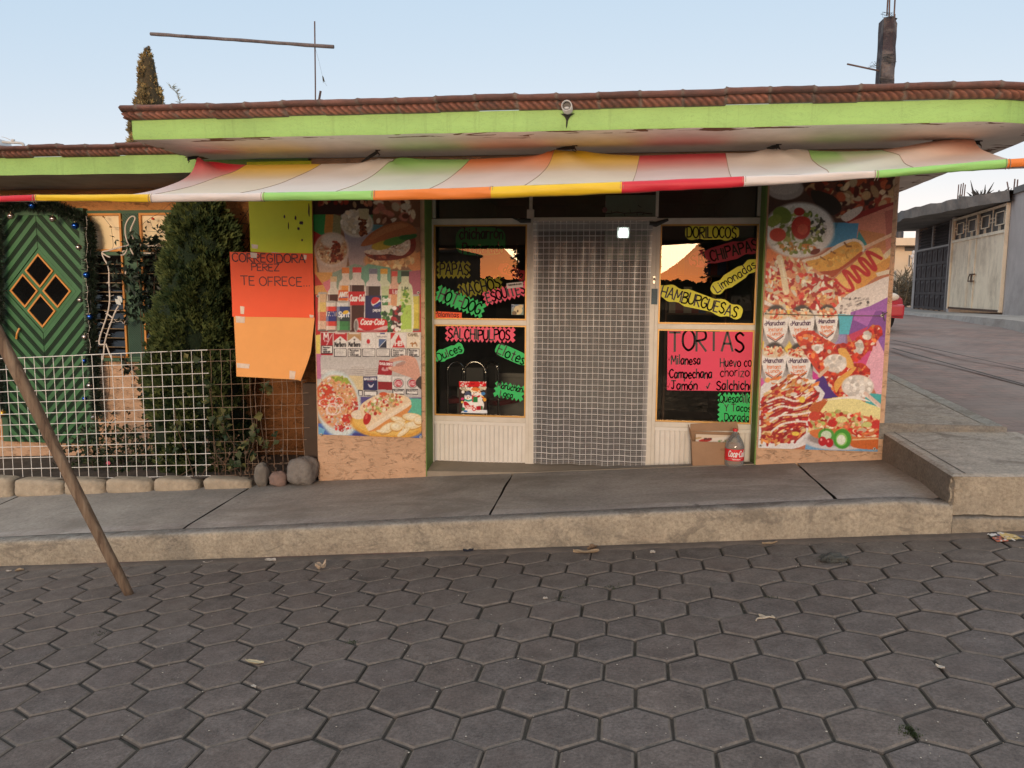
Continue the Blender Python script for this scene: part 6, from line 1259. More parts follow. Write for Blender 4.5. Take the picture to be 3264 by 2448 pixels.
def build_bag():
    cv = Cv(1455, 1205, 1560, 1325, (40, 36, 34), k=1.6); cv.t = (1350, 1000, 3.016)
    cv.poly([(338, 646), (604, 646), (604, 962), (338, 962)], (58, 46, 42)); cv.poly([(338, 646), (604, 646), (600, 700), (344, 706)], (206, 30, 36)); cv.blobs([(344, 650), (600, 650), (598, 694), (346, 700)], 24, 5, 10, [(236, 180, 176), (240, 220, 216)], 1.6); cv.line([(455, 675), (486, 675)], 7, (120, 20, 24)); cv.blobs([(350, 706), (470, 712), (440, 740), (360, 730)], 30, 7, 16, [(222, 214, 200), (190, 176, 150)], 2.2); cv.blobs([(540, 702), (600, 706), (596, 730), (545, 728)], 14, 7, 14, [(222, 214, 200), (200, 186, 160)], 2)
    cv.smooth([(360, 950), (400, 930), (600, 925), (612, 945), (600, 958), (360, 960)], (226, 230, 236))
    cv.ell(520, 880, 62, 66, (238, 236, 232)); cv.ell(516, 800, 54, 60, (236, 232, 226)); cv.ell(494, 762, 36, 34, (240, 236, 230)); cv.smooth([(456, 750), (466, 716), (500, 706), (540, 722), (546, 760), (520, 752), (486, 742)], (226, 130, 66)); cv.blobs([(460, 740), (540, 745), (540, 756), (460, 752)], 12, 5, 9, [(240, 222, 190)], 1.3); cv.ell(484, 760, 4, 5, (40, 30, 30)); cv.ell(503, 758, 4, 5, (40, 30, 30)); cv.line([(490, 770), (476, 776)], 6, (230, 120, 50)); cv.line(crom([(482, 784), (494, 790), (508, 784)]), 3, (120, 30, 30)); cv.line(crom([(466, 790), (500, 806), (536, 792)]), 18, (196, 44, 46)); cv.line([(470, 800), (470, 845)], 16, (196, 44, 46))
    for q in range(4): cv.line([(552+q*10, 790+q*14), (576+q*6, 800+q*10)], 10, (200, 60, 50) if q % 2 else (236, 190, 90))
    cv.ell(588, 826, 16, 18, (226, 160, 60)); cv.ell(574, 768, 20, 16, (70, 130, 190)); cv.poly([(476, 800), (520, 800), (520, 850), (476, 850)], (40, 130, 70))
    cv.ell(428, 884, 54, 60, (238, 238, 238)); cv.ell(430, 806, 36, 34, (240, 238, 234)); cv.smooth([(394, 800), (400, 762), (424, 744), (452, 762), (466, 800), (430, 780)], (74, 84, 110)); cv.poly([(392, 786), (466, 790), (464, 804), (392, 800)], (210, 206, 210)); cv.ell(380, 752, 15, 15, (236, 232, 226)); cv.ell(420, 804, 4, 5, (40, 30, 30)); cv.ell(441, 804, 4, 5, (40, 30, 30)); cv.line([(430, 812), (416, 818)], 6, (226, 120, 50)); cv.line(crom([(398, 826), (430, 838), (464, 828)]), 16, (50, 160, 140)); cv.smooth([(386, 850), (410, 845), (444, 880), (420, 900), (390, 880)], (190, 34, 44)); cv.ell(374, 818, 15, 12, (206, 60, 120)); cv.ell(372, 850, 12, 12, (226, 190, 90))
    cv.poly([(396, 884), (480, 878), (484, 915), (398, 918)], (206, 60, 56)); cv.text('FELIZ', 408, 900, 16, (250, 240, 236), 4, fit=60); cv.text('NAVIDAD', 402, 916, 14, (250, 240, 236), 4, fit=78); cv.ell(486, 918, 18, 18, (210, 40, 50)); cv.ell(486, 918, 10, 10, (240, 230, 226)); cv.poly([(508, 890), (560, 885), (560, 925), (508, 925)], (186, 30, 44)); cv.line([(534, 886), (534, 925)], 6, (120, 20, 30)); cv.ell(382, 916, 16, 16, (40, 120, 80)); cv.ell(404, 938, 20, 10, (60, 120, 190)); cv.ell(560, 905, 10, 20, (60, 120, 70))
    cv.grain(.03, 2); A, B_ = at(1463, 1215, 6.732), at(1553, 1318, 6.732)
    o = painted_sheet('gift_bag', cv, A.x, B_.x, B_.z, A.z, 6.728, vinyl('bag_film', .2), .0024, .003); so_ = o.modifiers.new('thickness', 'SOLIDIFY'); so_.thickness = .004
    tag(o, 'christmas gift bag with a red top edge and two snowmen, in the lower left pane', 'bag')
    cv = Cv(1625, 965, 1675, 1012, (150, 150, 120)); cv.t = (1350, 600, 3.318); cv.poly([(926, 1226), (1062, 1226), (1062, 1344), (926, 1344)], (120, 140, 130)); cv.blobs([(926, 1226), (1062, 1226), (1062, 1260), (926, 1290)], 26, 8, 16, [(90, 110, 140), (150, 160, 170)], 1.6); cv.ell(1000, 1290, 46, 48, (214, 196, 150)); cv.ell(1030, 1250, 24, 20, (206, 186, 140)); cv.ell(960, 1320, 26, 22, (110, 90, 60)); cv.ell(996, 1300, 10, 14, (90, 70, 40))
    A, B_ = at(1630, 970, 6.74), at(1669, 1004, 6.74); o = painted_sheet('photo_print', cv, A.x, B_.x, B_.z, A.z, 6.739, VINYL, .003, .0005); s2 = o.modifiers.new('thickness', 'SOLIDIFY'); s2.thickness = .002
    tag(o, 'small square photo print of something pale, lower right of the upper left pane', 'photo')
build_bag()
CHROME = M('chrome_tube', (.62, .60, .57), .14, .05, metal=1.0); REDP = M('red_vinyl_seat', (.22, .02, .025), .4, .15)
def build_chairs():
    def chair(px0, px1, pyt, Y, label, rot):
        A, B_ = at(px0, 1215, Y), at(px1, 1215, Y); zt = at(px0, pyt, Y).z; w_ = (B_.x-A.x)/2; zf = .04; c = Vector(((A.x+B_.x)/2, Y, zf)); o = thing('dining_chair', tuple(c), label, 'chair', 'chrome chairs behind the shop window'); ca, sa = math.cos(rot), math.sin(rot)
        def W(x, y, z): return (c.x+x*ca-y*sa, c.y+x*sa+y*ca, zf+z)
        H_ = zt-zf; arch = [W(-w_, 0, .02)]+[W(-w_, -.02, H_-w_*1.05)]+[W(-w_*math.cos(t), -.03, H_-w_*1.05+w_*1.05*math.sin(t)) for t in np.linspace(.15, math.pi-.15, 12)]+[W(w_, -.02, H_-w_*1.05), W(w_, 0, .02)]
        b = MB(); b.tube(crom3(arch), .0115, 8); b.build('back_frame', CHROME, o, smooth=True)
        b = MB(); b.box(-1, 1, -1, 1, 0, 1); b.v = [W(x*w_*.98, .20+y*.19, .43+z*.05) for x, y, z in b.v]; b.build('seat', REDP, o, bevel=.012)
        b = MB(); b.box(-1, 1, -1, 1, 0, 1); b.v = [W(x*w_*.86, -.02+y*.012, .60+z*(H_-.60-w_*.5)) for x, y, z in b.v]; b.build('backrest', M('back_vinyl', (.03, .03, .03), .5), o, bevel=.008)
        for s in (-1, 1): b = MB(); b.tube([W(s*w_*.9, .36, .43), W(s*w_, .42, .0)], .011, 8); b.build('leg', CHROME, o, smooth=True)
        return o
    chair(1481, 1548, 1152, 7.16, 'chrome backed chair behind the snowman bag', .05); chair(1425, 1474, 1153, 7.30, 'chrome backed chair left of the snowman bag, behind the glass', .5); chair(1553, 1595, 1152, 7.24, 'chrome backed chair right of the snowman bag, behind the glass', -.5)
def crom3(p, n=4):
    out = []; k = len(p); p = [Vector(q) for q in p]
    for i in range(k-1):
        a, b, c, d = p[max(i-1, 0)], p[i], p[i+1], p[min(i+2, k-1)]
        for q in range(n): t = q/n; out.append(.5*((2*b)+(-a+c)*t+(2*a-5*b+4*c-d)*t*t+(-a+3*b-3*c+d)*t**3))
    out.append(p[-1]); return out
build_chairs()
def build_lamp():
    A, B_ = at(1974, 730, 8.55), at(1999, 755, 8.55); o = thing('ceiling_lamp', ((A.x+B_.x)/2, 8.55, B_.z), 'lit white square lamp inside the shop, seen through the grid curtain', 'lamp')
    m = bpy.data.materials.new('lamp_glow'); m.use_nodes = True; b_ = m.node_tree.nodes['Principled BSDF']; b_.inputs['Emission Color'].default_value = (.86, 1., .92, 1); b_.inputs['Emission Strength'].default_value = 6.0
    b = MB(); b.box(A.x, B_.x, 8.50, 8.56, B_.z, A.z); b.build('tube', m, o); b = MB(); b.box(A.x-.02, B_.x+.02, 8.56, 8.60, B_.z-.01, A.z+.02); b.build('fitting', M('lamp_white', (.6, .6, .58), .5), o)
    # paper branch with a flower in the transom
    b = MB(); pts = [at(x, y, 6.80) for x, y in ((1925, 682), (1945, 680), (1965, 676), (1990, 680), (2015, 679), (2040, 677), (2062, 680), (2080, 682))]; b.tube(pts, .005, 5)
    for x, y, dx, dy in ((1950, 680, -2, -9), (1990, 680, 2, 8), (2010, 679, -2, -12), (2030, 678, 1, 9), (2052, 678, -4, 8), (2045, 662, -12, -8)): b.tube([at(x, y, 6.80), at(x+dx, y+dy, 6.80)], .003, 4)
    o = b.build('dry_branch', DARKM); tag(o, 'thin black twig laid along the transom above the curtain', 'twig')
    b = MB(); b.tube([at(1931, 642, 6.80), at(1931, 664, 6.80)], .004, 5, 0); c = at(1928, 668, 6.80)
    for k in range(6): b.ball(c+Vector((.014*math.cos(k), -.004, .014*math.sin(k)-.004)), .011, 8, 1)
    o = b.build('paper_flower', [M('white_stem', (.7, .7, .68), .6), M('flower_pink', (.62, .30, .36), .7)]); tag(o, 'small pink paper flower hanging in the transom above the curtain', 'flower')
build_lamp()
# ================================================================ PLANTS, FENCE, STONES, YARD DECORATIONS
def leaf_arrays(C, D, Nn, L, Wd, fold=.25):
    D = D/np.linalg.norm(D, axis=1, keepdims=True); S = np.cross(D, Nn); S /= np.linalg.norm(S, axis=1, keepdims=True)+1e-9; U = np.cross(S, D)
    L = L[:, None]; Wd = Wd[:, None]; a = C; t = C+D*L; m = C+D*L*.45; l = m-S*Wd*.5+U*Wd*fold; r = m+S*Wd*.5+U*Wd*fold
    return np.stack([a, l, t, r], 1)
def leaf_mesh(name, quads, cols, mat, parent=None):
    b = MB(); n = len(quads); b.v = quads.reshape(-1, 3).tolist(); b.f = np.arange(n*4).reshape(n, 4).tolist(); b.m = [0]*n
    return b.build(name, mat, parent, colors=np.repeat(cols, 4, 0))
def leafmat(name, rough=.6, trans=.25):
    m = bpy.data.materials.new(name); m.use_nodes = True; t = NT(m); b = t.n['Principled BSDF']; c = t.attr('Col'); t.link(c, b.inputs['Base Color']); b.inputs['Roughness'].default_value = rough; b.inputs['Specular IOR Level'].default_value = .3
    tr = t.new('ShaderNodeBsdfTranslucent'); t.link(c, tr.inputs[0]); mx = t.new('ShaderNodeMixShader'); mx.inputs[0].default_value = trans; o = t.n['Material Output']; t.link(b.outputs[0], mx.inputs[1]); t.link(tr.outputs[0], mx.inputs[2]); t.link(mx.outputs[0], o.inputs[0]); MATS[name] = m; return m
CONIF = leafmat('conifer_scale', .75, .12); LEAF = leafmat('leaf_green', .45, .25)
def rvec(n): v = rng.normal(size=(n, 3)); return v/np.linalg.norm(v, axis=1, keepdims=True)
def conifer(name, label, cx, cy, z0, prof, n, cdark, clight, spray, parent_cat='bush', lit=None):
    """prof: (z, radius, centre offset). Flat fans of scale-leaves spread over and inside an uneven cone."""
    o = thing(name, (cx, cy, z0), label, parent_cat); zs = np.array([p[0] for p in prof]); rs = np.array([p[1] for p in prof]); xs = np.array([p[2] for p in prof])
    z = rng.uniform(zs[0], zs[-1], n*3); keep = rng.uniform(0, rs.max(), n*3) < np.interp(z, zs, rs)+.02; z = z[keep][:n]; m = len(z)
    th = rng.uniform(0, 2*np.pi, m); rr = np.interp(z, zs, rs)
    lump = np.array([.80+.30*n3(math.cos(t)*1.6+1, math.sin(t)*1.6, q*3.0)+.22*n3(math.cos(t)*4, math.sin(t)*4, q*8+5) for t, q in zip(th, z)])
    deep = 1-np.abs(rng.normal(0, .16, m)); r = rr*np.clip(lump*deep, .05, 1.25)
    r = np.maximum(.01, r-spray*.45); C = np.stack([cx+np.interp(z, zs, xs)+r*np.cos(th), cy+r*np.sin(th), z], 1)
    out = np.stack([np.cos(th), np.sin(th), np.full(m, 1.05)], 1)+rng.normal(0, .35, (m, 3)); out /= np.linalg.norm(out, axis=1, keepdims=True)
    tang = np.cross(out, rvec(m)); tang /= np.linalg.norm(tang, axis=1, keepdims=True); nr = np.cross(out, tang)
    Q = []; K = []; sz = spray*rng.uniform(.6, 1.25, m)*np.clip(.45+.55*rr/(.6*rs.max()), .45, 1)
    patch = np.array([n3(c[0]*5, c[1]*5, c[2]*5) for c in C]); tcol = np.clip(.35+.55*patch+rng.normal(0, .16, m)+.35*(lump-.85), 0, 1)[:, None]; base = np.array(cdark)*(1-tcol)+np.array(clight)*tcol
    for a, ln in ((0, 1), (.55, .72), (-.55, .72), (1.0, .5), (-1.0, .5)):
        d = out*math.cos(a)+tang*math.sin(a); Q.append(leaf_arrays(C+out*(sz*.25*abs(a))[:, None], d, nr, sz*ln, sz*.34*ln)); K.append(base*(1.12 if a == 0 else .95))
    leaf_mesh('crown', np.concatenate(Q), np.concatenate(K), CONIF, o)
    bi = MB(); NZ = 26    # dark inner core that fills gaps between the outer sprays
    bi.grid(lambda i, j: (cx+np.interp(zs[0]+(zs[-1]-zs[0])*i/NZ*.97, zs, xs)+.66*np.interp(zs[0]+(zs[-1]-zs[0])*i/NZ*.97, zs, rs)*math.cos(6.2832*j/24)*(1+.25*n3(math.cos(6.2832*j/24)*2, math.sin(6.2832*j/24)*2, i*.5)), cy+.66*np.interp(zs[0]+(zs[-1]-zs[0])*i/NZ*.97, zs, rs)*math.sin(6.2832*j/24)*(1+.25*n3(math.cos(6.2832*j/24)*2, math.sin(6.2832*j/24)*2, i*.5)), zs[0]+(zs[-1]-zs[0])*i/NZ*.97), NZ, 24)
    bi.build('inner_core', M('core_mass_'+name, tuple(.55*v for v in cdark), 1., .5, 30, bump=1., bscale=40), o, smooth=True)
    b = MB(); b.tube([(cx+xs[0], cy, z0), (cx+np.interp(lerp(z0, zs[-1], .5), zs, xs), cy, lerp(z0, zs[-1], .5)), (cx+xs[-1], cy, zs[-1]-.05)], [.05, .035, .008], 8); b.build('trunk', M('bark_brown', (.09, .06, .04), .95, .4, 20, bump=.6), o)
    return o
BY = 6.99
def _bp(): 
    P = []
    for py, xl, xr in ((1515, 515, 790), (1480, 496, 790), (1380, 470, 800), (1250, 460, 806), (1100, 464, 806), (980, 474, 796), (880, 498, 788), (800, 522, 774), (720, 538, 752), (650, 552, 716), (590, 578, 690), (545, 600, 668), (515, 618, 648)):
        A, B_ = at(xl, py, BY), at(xr, py, BY); P.append((A.z, (B_.x-A.x)/2*.97, (A.x+B_.x)/2))
    return P
_p = _bp(); _cx = _p[3][2]
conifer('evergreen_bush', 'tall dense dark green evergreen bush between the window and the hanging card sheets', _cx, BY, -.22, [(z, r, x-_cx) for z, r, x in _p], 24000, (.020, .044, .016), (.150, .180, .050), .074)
# conifer top showing behind the roofs, browner
TY = 11.5
_t = []
for py, xl, xr in ((520, 400, 560), (420, 408, 548), (330, 424, 530), (280, 430, 514), (220, 436, 502), (180, 446, 492), (150, 467, 474)):
    A, B_ = at(xl, py, TY), at(xr, py, TY); _t.append((A.z, (B_.x-A.x)/2, (A.x+B_.x)/2))
_c2 = _t[0][2]; conifer('conifer_tree', 'olive brown conifer top rising behind the left end of the shop roof', _c2, TY, -.3, [(-.2, .9, 0), (1.5, .85, 0)]+[(z, r, x-_c2) for z, r, x in _t], 20000, (.10, .075, .035), (.40, .31, .14), .11, 'tree')
def twig_plant():
    o = thing('sapling', tuple(at(575, 345, 9.5)-Vector((0, 0, 3.2))), 'thin wispy grey green sapling tip showing above the roof beside the conifer', 'tree'); b = MB(); st = [at(x, y, 9.5) for x, y in ((590, 420), (578, 340), (572, 318), (563, 296), (550, 282), (541, 276))]; st = [st[0]-Vector((0, 0, 3.0))]+st; b.tube(st, [.02, .008, .004, .003, .003, .002, .002], 5); q = []
    for k in range(60):
        t = random.uniform(.0, 1); i = 1+int(t*4.99); p = st[i].lerp(st[i+1], random.random()); q.append(tuple(p))
    b.build('trunk', MATS['bark_brown'], o); C = np.array(q); n = len(C); D = rng.normal(0, 1, (n, 3)); D[:, 2] = np.abs(D[:, 2])*.4+.3; leaf_mesh('crown', leaf_arrays(C, D, rvec(n), rng.uniform(.05, .10, n), rng.uniform(.008, .014, n)), np.tile([.34, .36, .30], (n, 1))*rng.uniform(.7, 1.2, (n, 1)), LEAF, o)
twig_plant()
def leafy(name, label, pts, n, lo, hi, c0, c1, Y0, Y1, spread, cat='plant', stems=(), aspect=.62, droop=-.2, zmin=-.3):
    """broad-leaved plant: leaves clustered about points given on the photo and spread in depth, with stems"""
    P = [at(x, y, random.uniform(Y0, Y1)) for x, y in pts]; base = min(P, key=lambda p: p.z); o = thing(name, (base.x, base.y, zmin), label, cat)
    idx = rng.integers(0, len(P), n); C = np.array([tuple(P[i]) for i in idx])+rng.normal(0, spread, (n, 3)); D = rng.normal(0, 1, (n, 3)); D[:, 2] += droop; N_ = rvec(n)+np.array([0, -.9, .7]); L = rng.uniform(lo, hi, n); t = rng.uniform(0, 1, (n, 1))**1.5
    leaf_mesh('leaves', leaf_arrays(C, D, N_, L, L*aspect*rng.uniform(.7, 1.1, n)), np.array(c0)*(1-t)+np.array(c1)*t, LEAF, o)
    b = MB()
    for s in stems: b.tube(crom3([at(x, y, (Y0+Y1)/2) for x, y in s]), .004, 5)
    if b.v: b.build('stems', M('stem_brown', (.10, .06, .035), .85, .4, 30), o)
    return o
leafy('climbing_shrub', 'dark leaved climbing shrub between the louvred window and the evergreen bush', [(425, 800), (450, 830), (480, 860), (440, 900), (470, 920), (430, 950), (410, 870), (490, 800), (470, 770), (505, 760), (500, 790), (420, 780), (380, 860), (390, 900), (450, 990), (470, 960), (420, 1000), (500, 900), (505, 830)], 620, .04, .085, (.008, .017, .013), (.04, .06, .035), 7.22, 7.38, .055, stems=([(470, 1500), (462, 1250), (450, 1050), (445, 900), (430, 790)], [(466, 1480), (480, 1200), (490, 950), (500, 760)], [(445, 900), (400, 880), (375, 860)]))
leafy('hanging_creeper', 'thin creeper with dark leaves against the salmon wall panel below the window', [(392, 1145), (400, 1165), (418, 1180), (440, 1190), (430, 1215), (455, 1205), (465, 1235), (448, 1240), (410, 1195), (460, 1260), (475, 1310), (470, 1330), (360, 1320), (410, 1320)], 60, .05, .09, (.012, .02, .014), (.05, .06, .03), 7.30, 7.42, .018, stems=([(395, 1130), (410, 1180), (450, 1225), (462, 1270)], [(345, 1150), (350, 1230), (340, 1300), (372, 1330)], [(480, 1500), (478, 1380), (470, 1310)]))
leafy('garden_shrub', 'low leafy green shrub behind the white mesh, with one pink flower', [(x, y) for x in range(200, 520, 22) for y in range(1385, 1510, 22) if not (x < 260 and y < 1410) and not (x > 440 and y < 1390)]+[(300, 1350), (330, 1355), (370, 1360), (260, 1380), (420, 1380), (470, 1395)], 1500, .03, .062, (.010, .022, .010), (.062, .085, .03), 6.68, 7.2, .05, stems=([(300, 1515), (290, 1450), (270, 1400)], [(400, 1515), (410, 1440), (430, 1390)], [(340, 1515), (345, 1470)]))
leafy('garden_shrub', 'low dark leafy clump at the foot of the evergreen bush', [(x, y) for x in range(520, 800, 24) for y in range(1400, 1515, 24)], 700, .03, .06, (.010, .018, .010), (.05, .065, .025), 6.62, 6.85, .05, stems=([(640, 1515), (650, 1450)], [(720, 1515), (725, 1440)]))
leafy('climbing_vine', 'sparse vine with yellowing heart shaped leaves climbing the rusty mesh', [(840, 1250), (848, 1240), (668, 1275), (672, 1268), (680, 1340), (685, 1330), (724, 1380), (730, 1390), (728, 1360), (810, 1390), (820, 1385), (830, 1400), (880, 1440), (760, 1425), (775, 1420), (735, 1480), (745, 1470), (755, 1485), (560, 1365), (565, 1350), (640, 1285), (670, 1220), (710, 1325), (690, 1420), (850, 1420), (800, 1450), (545, 1440), (520, 1460), (590, 1240), (600, 1150), (885, 1400), (735, 1555), (840, 1320), (840, 1360)], 92, .05, .095, (.03, .06, .03), (.22, .20, .07), 6.46, 6.49, .018, stems=([(700, 1530), (690, 1450), (680, 1380), (676, 1300), (668, 1240)], [(770, 1530), (760, 1450), (728, 1390), (700, 1340)], [(860, 1530), (845, 1430), (830, 1330), (838, 1245)], [(800, 1530), (790, 1470), (812, 1400), (810, 1340)], [(620, 1530), (600, 1460), (570, 1380), (555, 1300)], [(690, 1450), (720, 1480), (745, 1475)]), aspect=.95)
leafy('dry_vine', 'dry brown curled vine leaves caught low in the rusty mesh', [(x, y) for x in range(660, 900, 20) for y in (1400, 1430, 1460, 1495)]+[(640, 1520), (700, 1545), (760, 1505), (810, 1370)], 150, .022, .05, (.07, .045, .03), (.20, .13, .085), 6.45, 6.56, .02, stems=([(640, 1525), (660, 1490), (700, 1470), (720, 1500), (760, 1490)], [(700, 1520), (740, 1440), (780, 1460), (800, 1400)], [(820, 1530), (835, 1470), (870, 1420), (880, 1380)], [(560, 1525), (600, 1500), (640, 1480)]), aspect=.8)
leafy('wall_creeper', 'bare dark creeper stems with tiny leaves on the orange wall by the yellow card', [(770, 670), (785, 690), (800, 720), (790, 760), (805, 690)], 26, .015, .03, (.03, .03, .02), (.06, .05, .03), 7.40, 7.46, .02, stems=([(740, 760), (765, 710), (785, 680), (800, 655)], [(760, 800), (785, 740), (800, 700)], [(775, 820), (800, 770)], [(765, 710), (790, 715)]))
b = MB(); c = at(345, 1476, 6.70)
for k in range(6): a = k*1.05; b.add([tuple(c+Vector((.024*math.cos(a+d)*r, -.012*(1-r)-.01*r*0, .020*math.sin(a+d)*r))) for d, r in ((0, .1), (-.5, .8), (0, 1.05), (.5, .8))], [(0, 1, 2, 3)])
b.ball(c, .006, 8); b.tube([c, c+Vector((.004, .02, -.05)), c+Vector((.0, .03, -.12))], .002, 4, 1)
tag(b.build('pink_flower', [M('petal_pink', (.62, .10, .16), .6), M('flower_stem', (.04, .07, .02), .7)]), 'single small pink flower in the low shrub behind the mesh', 'flower')

def build_fence():
    o = thing('wire_fence', (-4.6, 6.5, -.2), 'low welded wire mesh fence, white at the left and rusty by the pillar', 'fence'); FY = 6.5
    tl, tr = at(80, 1139, FY), at(746, 1112, FY); bl, br = at(79, 1528, FY), at(700, 1516, FY); st = (tr.z-tl.z)/(tr.x-tl.x); sb = (br.z-bl.z)/(br.x-bl.x); NR = 11
    def top(x): return tl.z+st*(x-tl.x)
    def bot(x): return bl.z+sb*(x-bl.x)
    W_ = M('white_wire', (.80, .78, .73), .5, .2, 30, dirt=(.22, .13, .08), dirt_amt=.45, dirt_scale=6); RUST = M('rusty_wire', (.26, .16, .10), .8, .4, 20, dirt=(.4, .36, .30), dirt_amt=.5, dirt_scale=5)
    xs = at(657, 1300, FY).x; b = MB(); x = -8.9; k = 0
    while x < xs:
        b.tube([(x+.004*n1(k*2.2), FY, bot(x)-.004), (x+.003*n1(k*1.3, 4), FY+.004, (top(x)+bot(x))/2), (x, FY, top(x)+.004)], .0032, 5); x += .0965; k += 1
    for r in range(NR+1): b.tube([(xx, FY-.004+.002*n1(xx, r), lerp(bot(xx), top(xx), r/NR)+.003*n1(xx*1.2, r*3)) for xx in np.linspace(-8.95, xs+.02+.05*abs(n1(r*5.)), 40)], .0040 if r in (0, NR) else .0034, 5)
    b.build('white_mesh', W_, o)
    b = MB(); x = xs+.06; k = 0
    while x < -2.70:
        j = .02*n1(k*3.7); pts = [(x+j*.2, FY+.004, bot(x))]+[(x+.022*n1(k*1.9, q)+j, FY+.006*n1(k, q+3), lerp(bot(x), top(x), q/6)) for q in range(1, 6)]+[(x+j, FY, top(x)-(.02 if x > -3.2 else 0))]; b.tube(pts, .0022, 5); x += .0965 if x < -3.35 else .070; k += 1
    for r in range(NR+1):
        if r == 9: continue
        b.tube([(xx, FY-.003, lerp(bot(xx), top(xx), r/NR)+.014*n1(xx*3, r*7)*(1 if xx > -3.3 else .4)) for xx in np.linspace(xs-.02, -2.70-.12*abs(n1(r*3.3)), 26)], .0022, 5)
    b.build('rusty_mesh', RUST, o)
build_fence()
STONE = M('border_stone', (.42, .345, .25), .92, .3, 9, dirt=(.12, .10, .075), dirt_amt=.6, dirt_scale=5, bump=1., bscale=28)
def rockbox(b, x0, x1, y0, y1, z0, z1, p=4.5, rough=.05, seed=0., n=26):
    c = ((x0+x1)/2, (y0+y1)/2, (z0+z1)/2); h = ((x1-x0)/2, (y1-y0)/2, (z1-z0)/2); m = n//2; vs = []; fs = []
    for i in range(m+1):
        for j in range(n):
            th, ph = math.pi*i/m, 2*math.pi*j/n; d = (math.sin(th)*math.cos(ph), math.sin(th)*math.sin(ph), math.cos(th)); q = sum(abs(v)**p for v in d)**(1/p); q = (1+rough*n3(d[0]*1.6+seed, d[1]*1.6, d[2]*1.6)+rough*.5*n3(d[0]*5+seed, d[1]*5, d[2]*5))/q
            vs.append(tuple(cc+v*q*hh for cc, v, hh in zip(c, d, h)))
    for i in range(m):
        for j in range(n): fs.append((i*n+j, (i+1)*n+j, (i+1)*n+(j+1) % n, i*n+(j+1) % n))
    b.add(vs, fs)
bl_lab = ['border block at the left edge of the frame', 'long border block left of the leaning pole', 'border block partly behind the leaning pole', 'border block just right of the leaning pole', 'border block below the evergreen bush', 'low border block ending at the three round rocks']
for k, (a, c) in enumerate(((-60, 37), (42, 197), (202, 331), (335, 481), (485, 629), (644, 796))):
    yt, yb = lerp(1532, 1528, k/5)-(8 if k == 0 else 0), lerp(1592, 1548, k/5); A, B_ = at(a, yb, 6.36), at(c, yb, 6.36); zt = at((a+c)/2, yt+4, 6.36).z; b = MB(); rockbox(b, A.x, B_.x, 6.352, 6.53, walk_z((A.x+B_.x)/2, 6.4)-.04, zt+.012, 5.5, .045, k*3.3, 40)
    tag(b.build('border_block', STONE, smooth=True), 'rough tan stone '+bl_lab[k], 'stone block', 'stone blocks edging the garden')
RK = [M('rock_grey', (.20, .175, .145), .9, .35, 9, dirt=(.075, .07, .065), dirt_amt=.6, dirt_scale=6, bump=.8, bscale=40), M('rock_pink', (.24, .16, .13), .9, .3, 9, bump=.7, bscale=40), M('rock_mottled', (.23, .205, .18), .9, .35, 7, dirt=(.06, .05, .045), dirt_amt=.95, dirt_scale=7, bump=.9, bscale=30)]
for k, (a, c, yt, yb, lab) in enumerate(((813, 854, 1478, 1541, 'upright grey egg shaped rock, leftmost of the three by the pillar'), (863, 916, 1502, 1550, 'small pinkish rock between the grey egg shaped rock and the large mottled one'), (917, 1006, 1458, 1548, 'large mottled rock leaning against the left pillar'))):
    A, B_ = at(a, yb, 6.40), at(c, yb, 6.40); zt = at(a, yt, 6.40).z; b = MB(); rockbox(b, A.x, B_.x, 6.36-.02*k, 6.36+(B_.x-A.x)*.9-.02*k, walk_z((A.x+B_.x)/2, 6.4)-.015, zt, 2.6, .16, 4.+k*7, 36)
    tag(b.build('rock', RK[k], smooth=True), lab, 'rock', 'round rocks beside the left pillar')

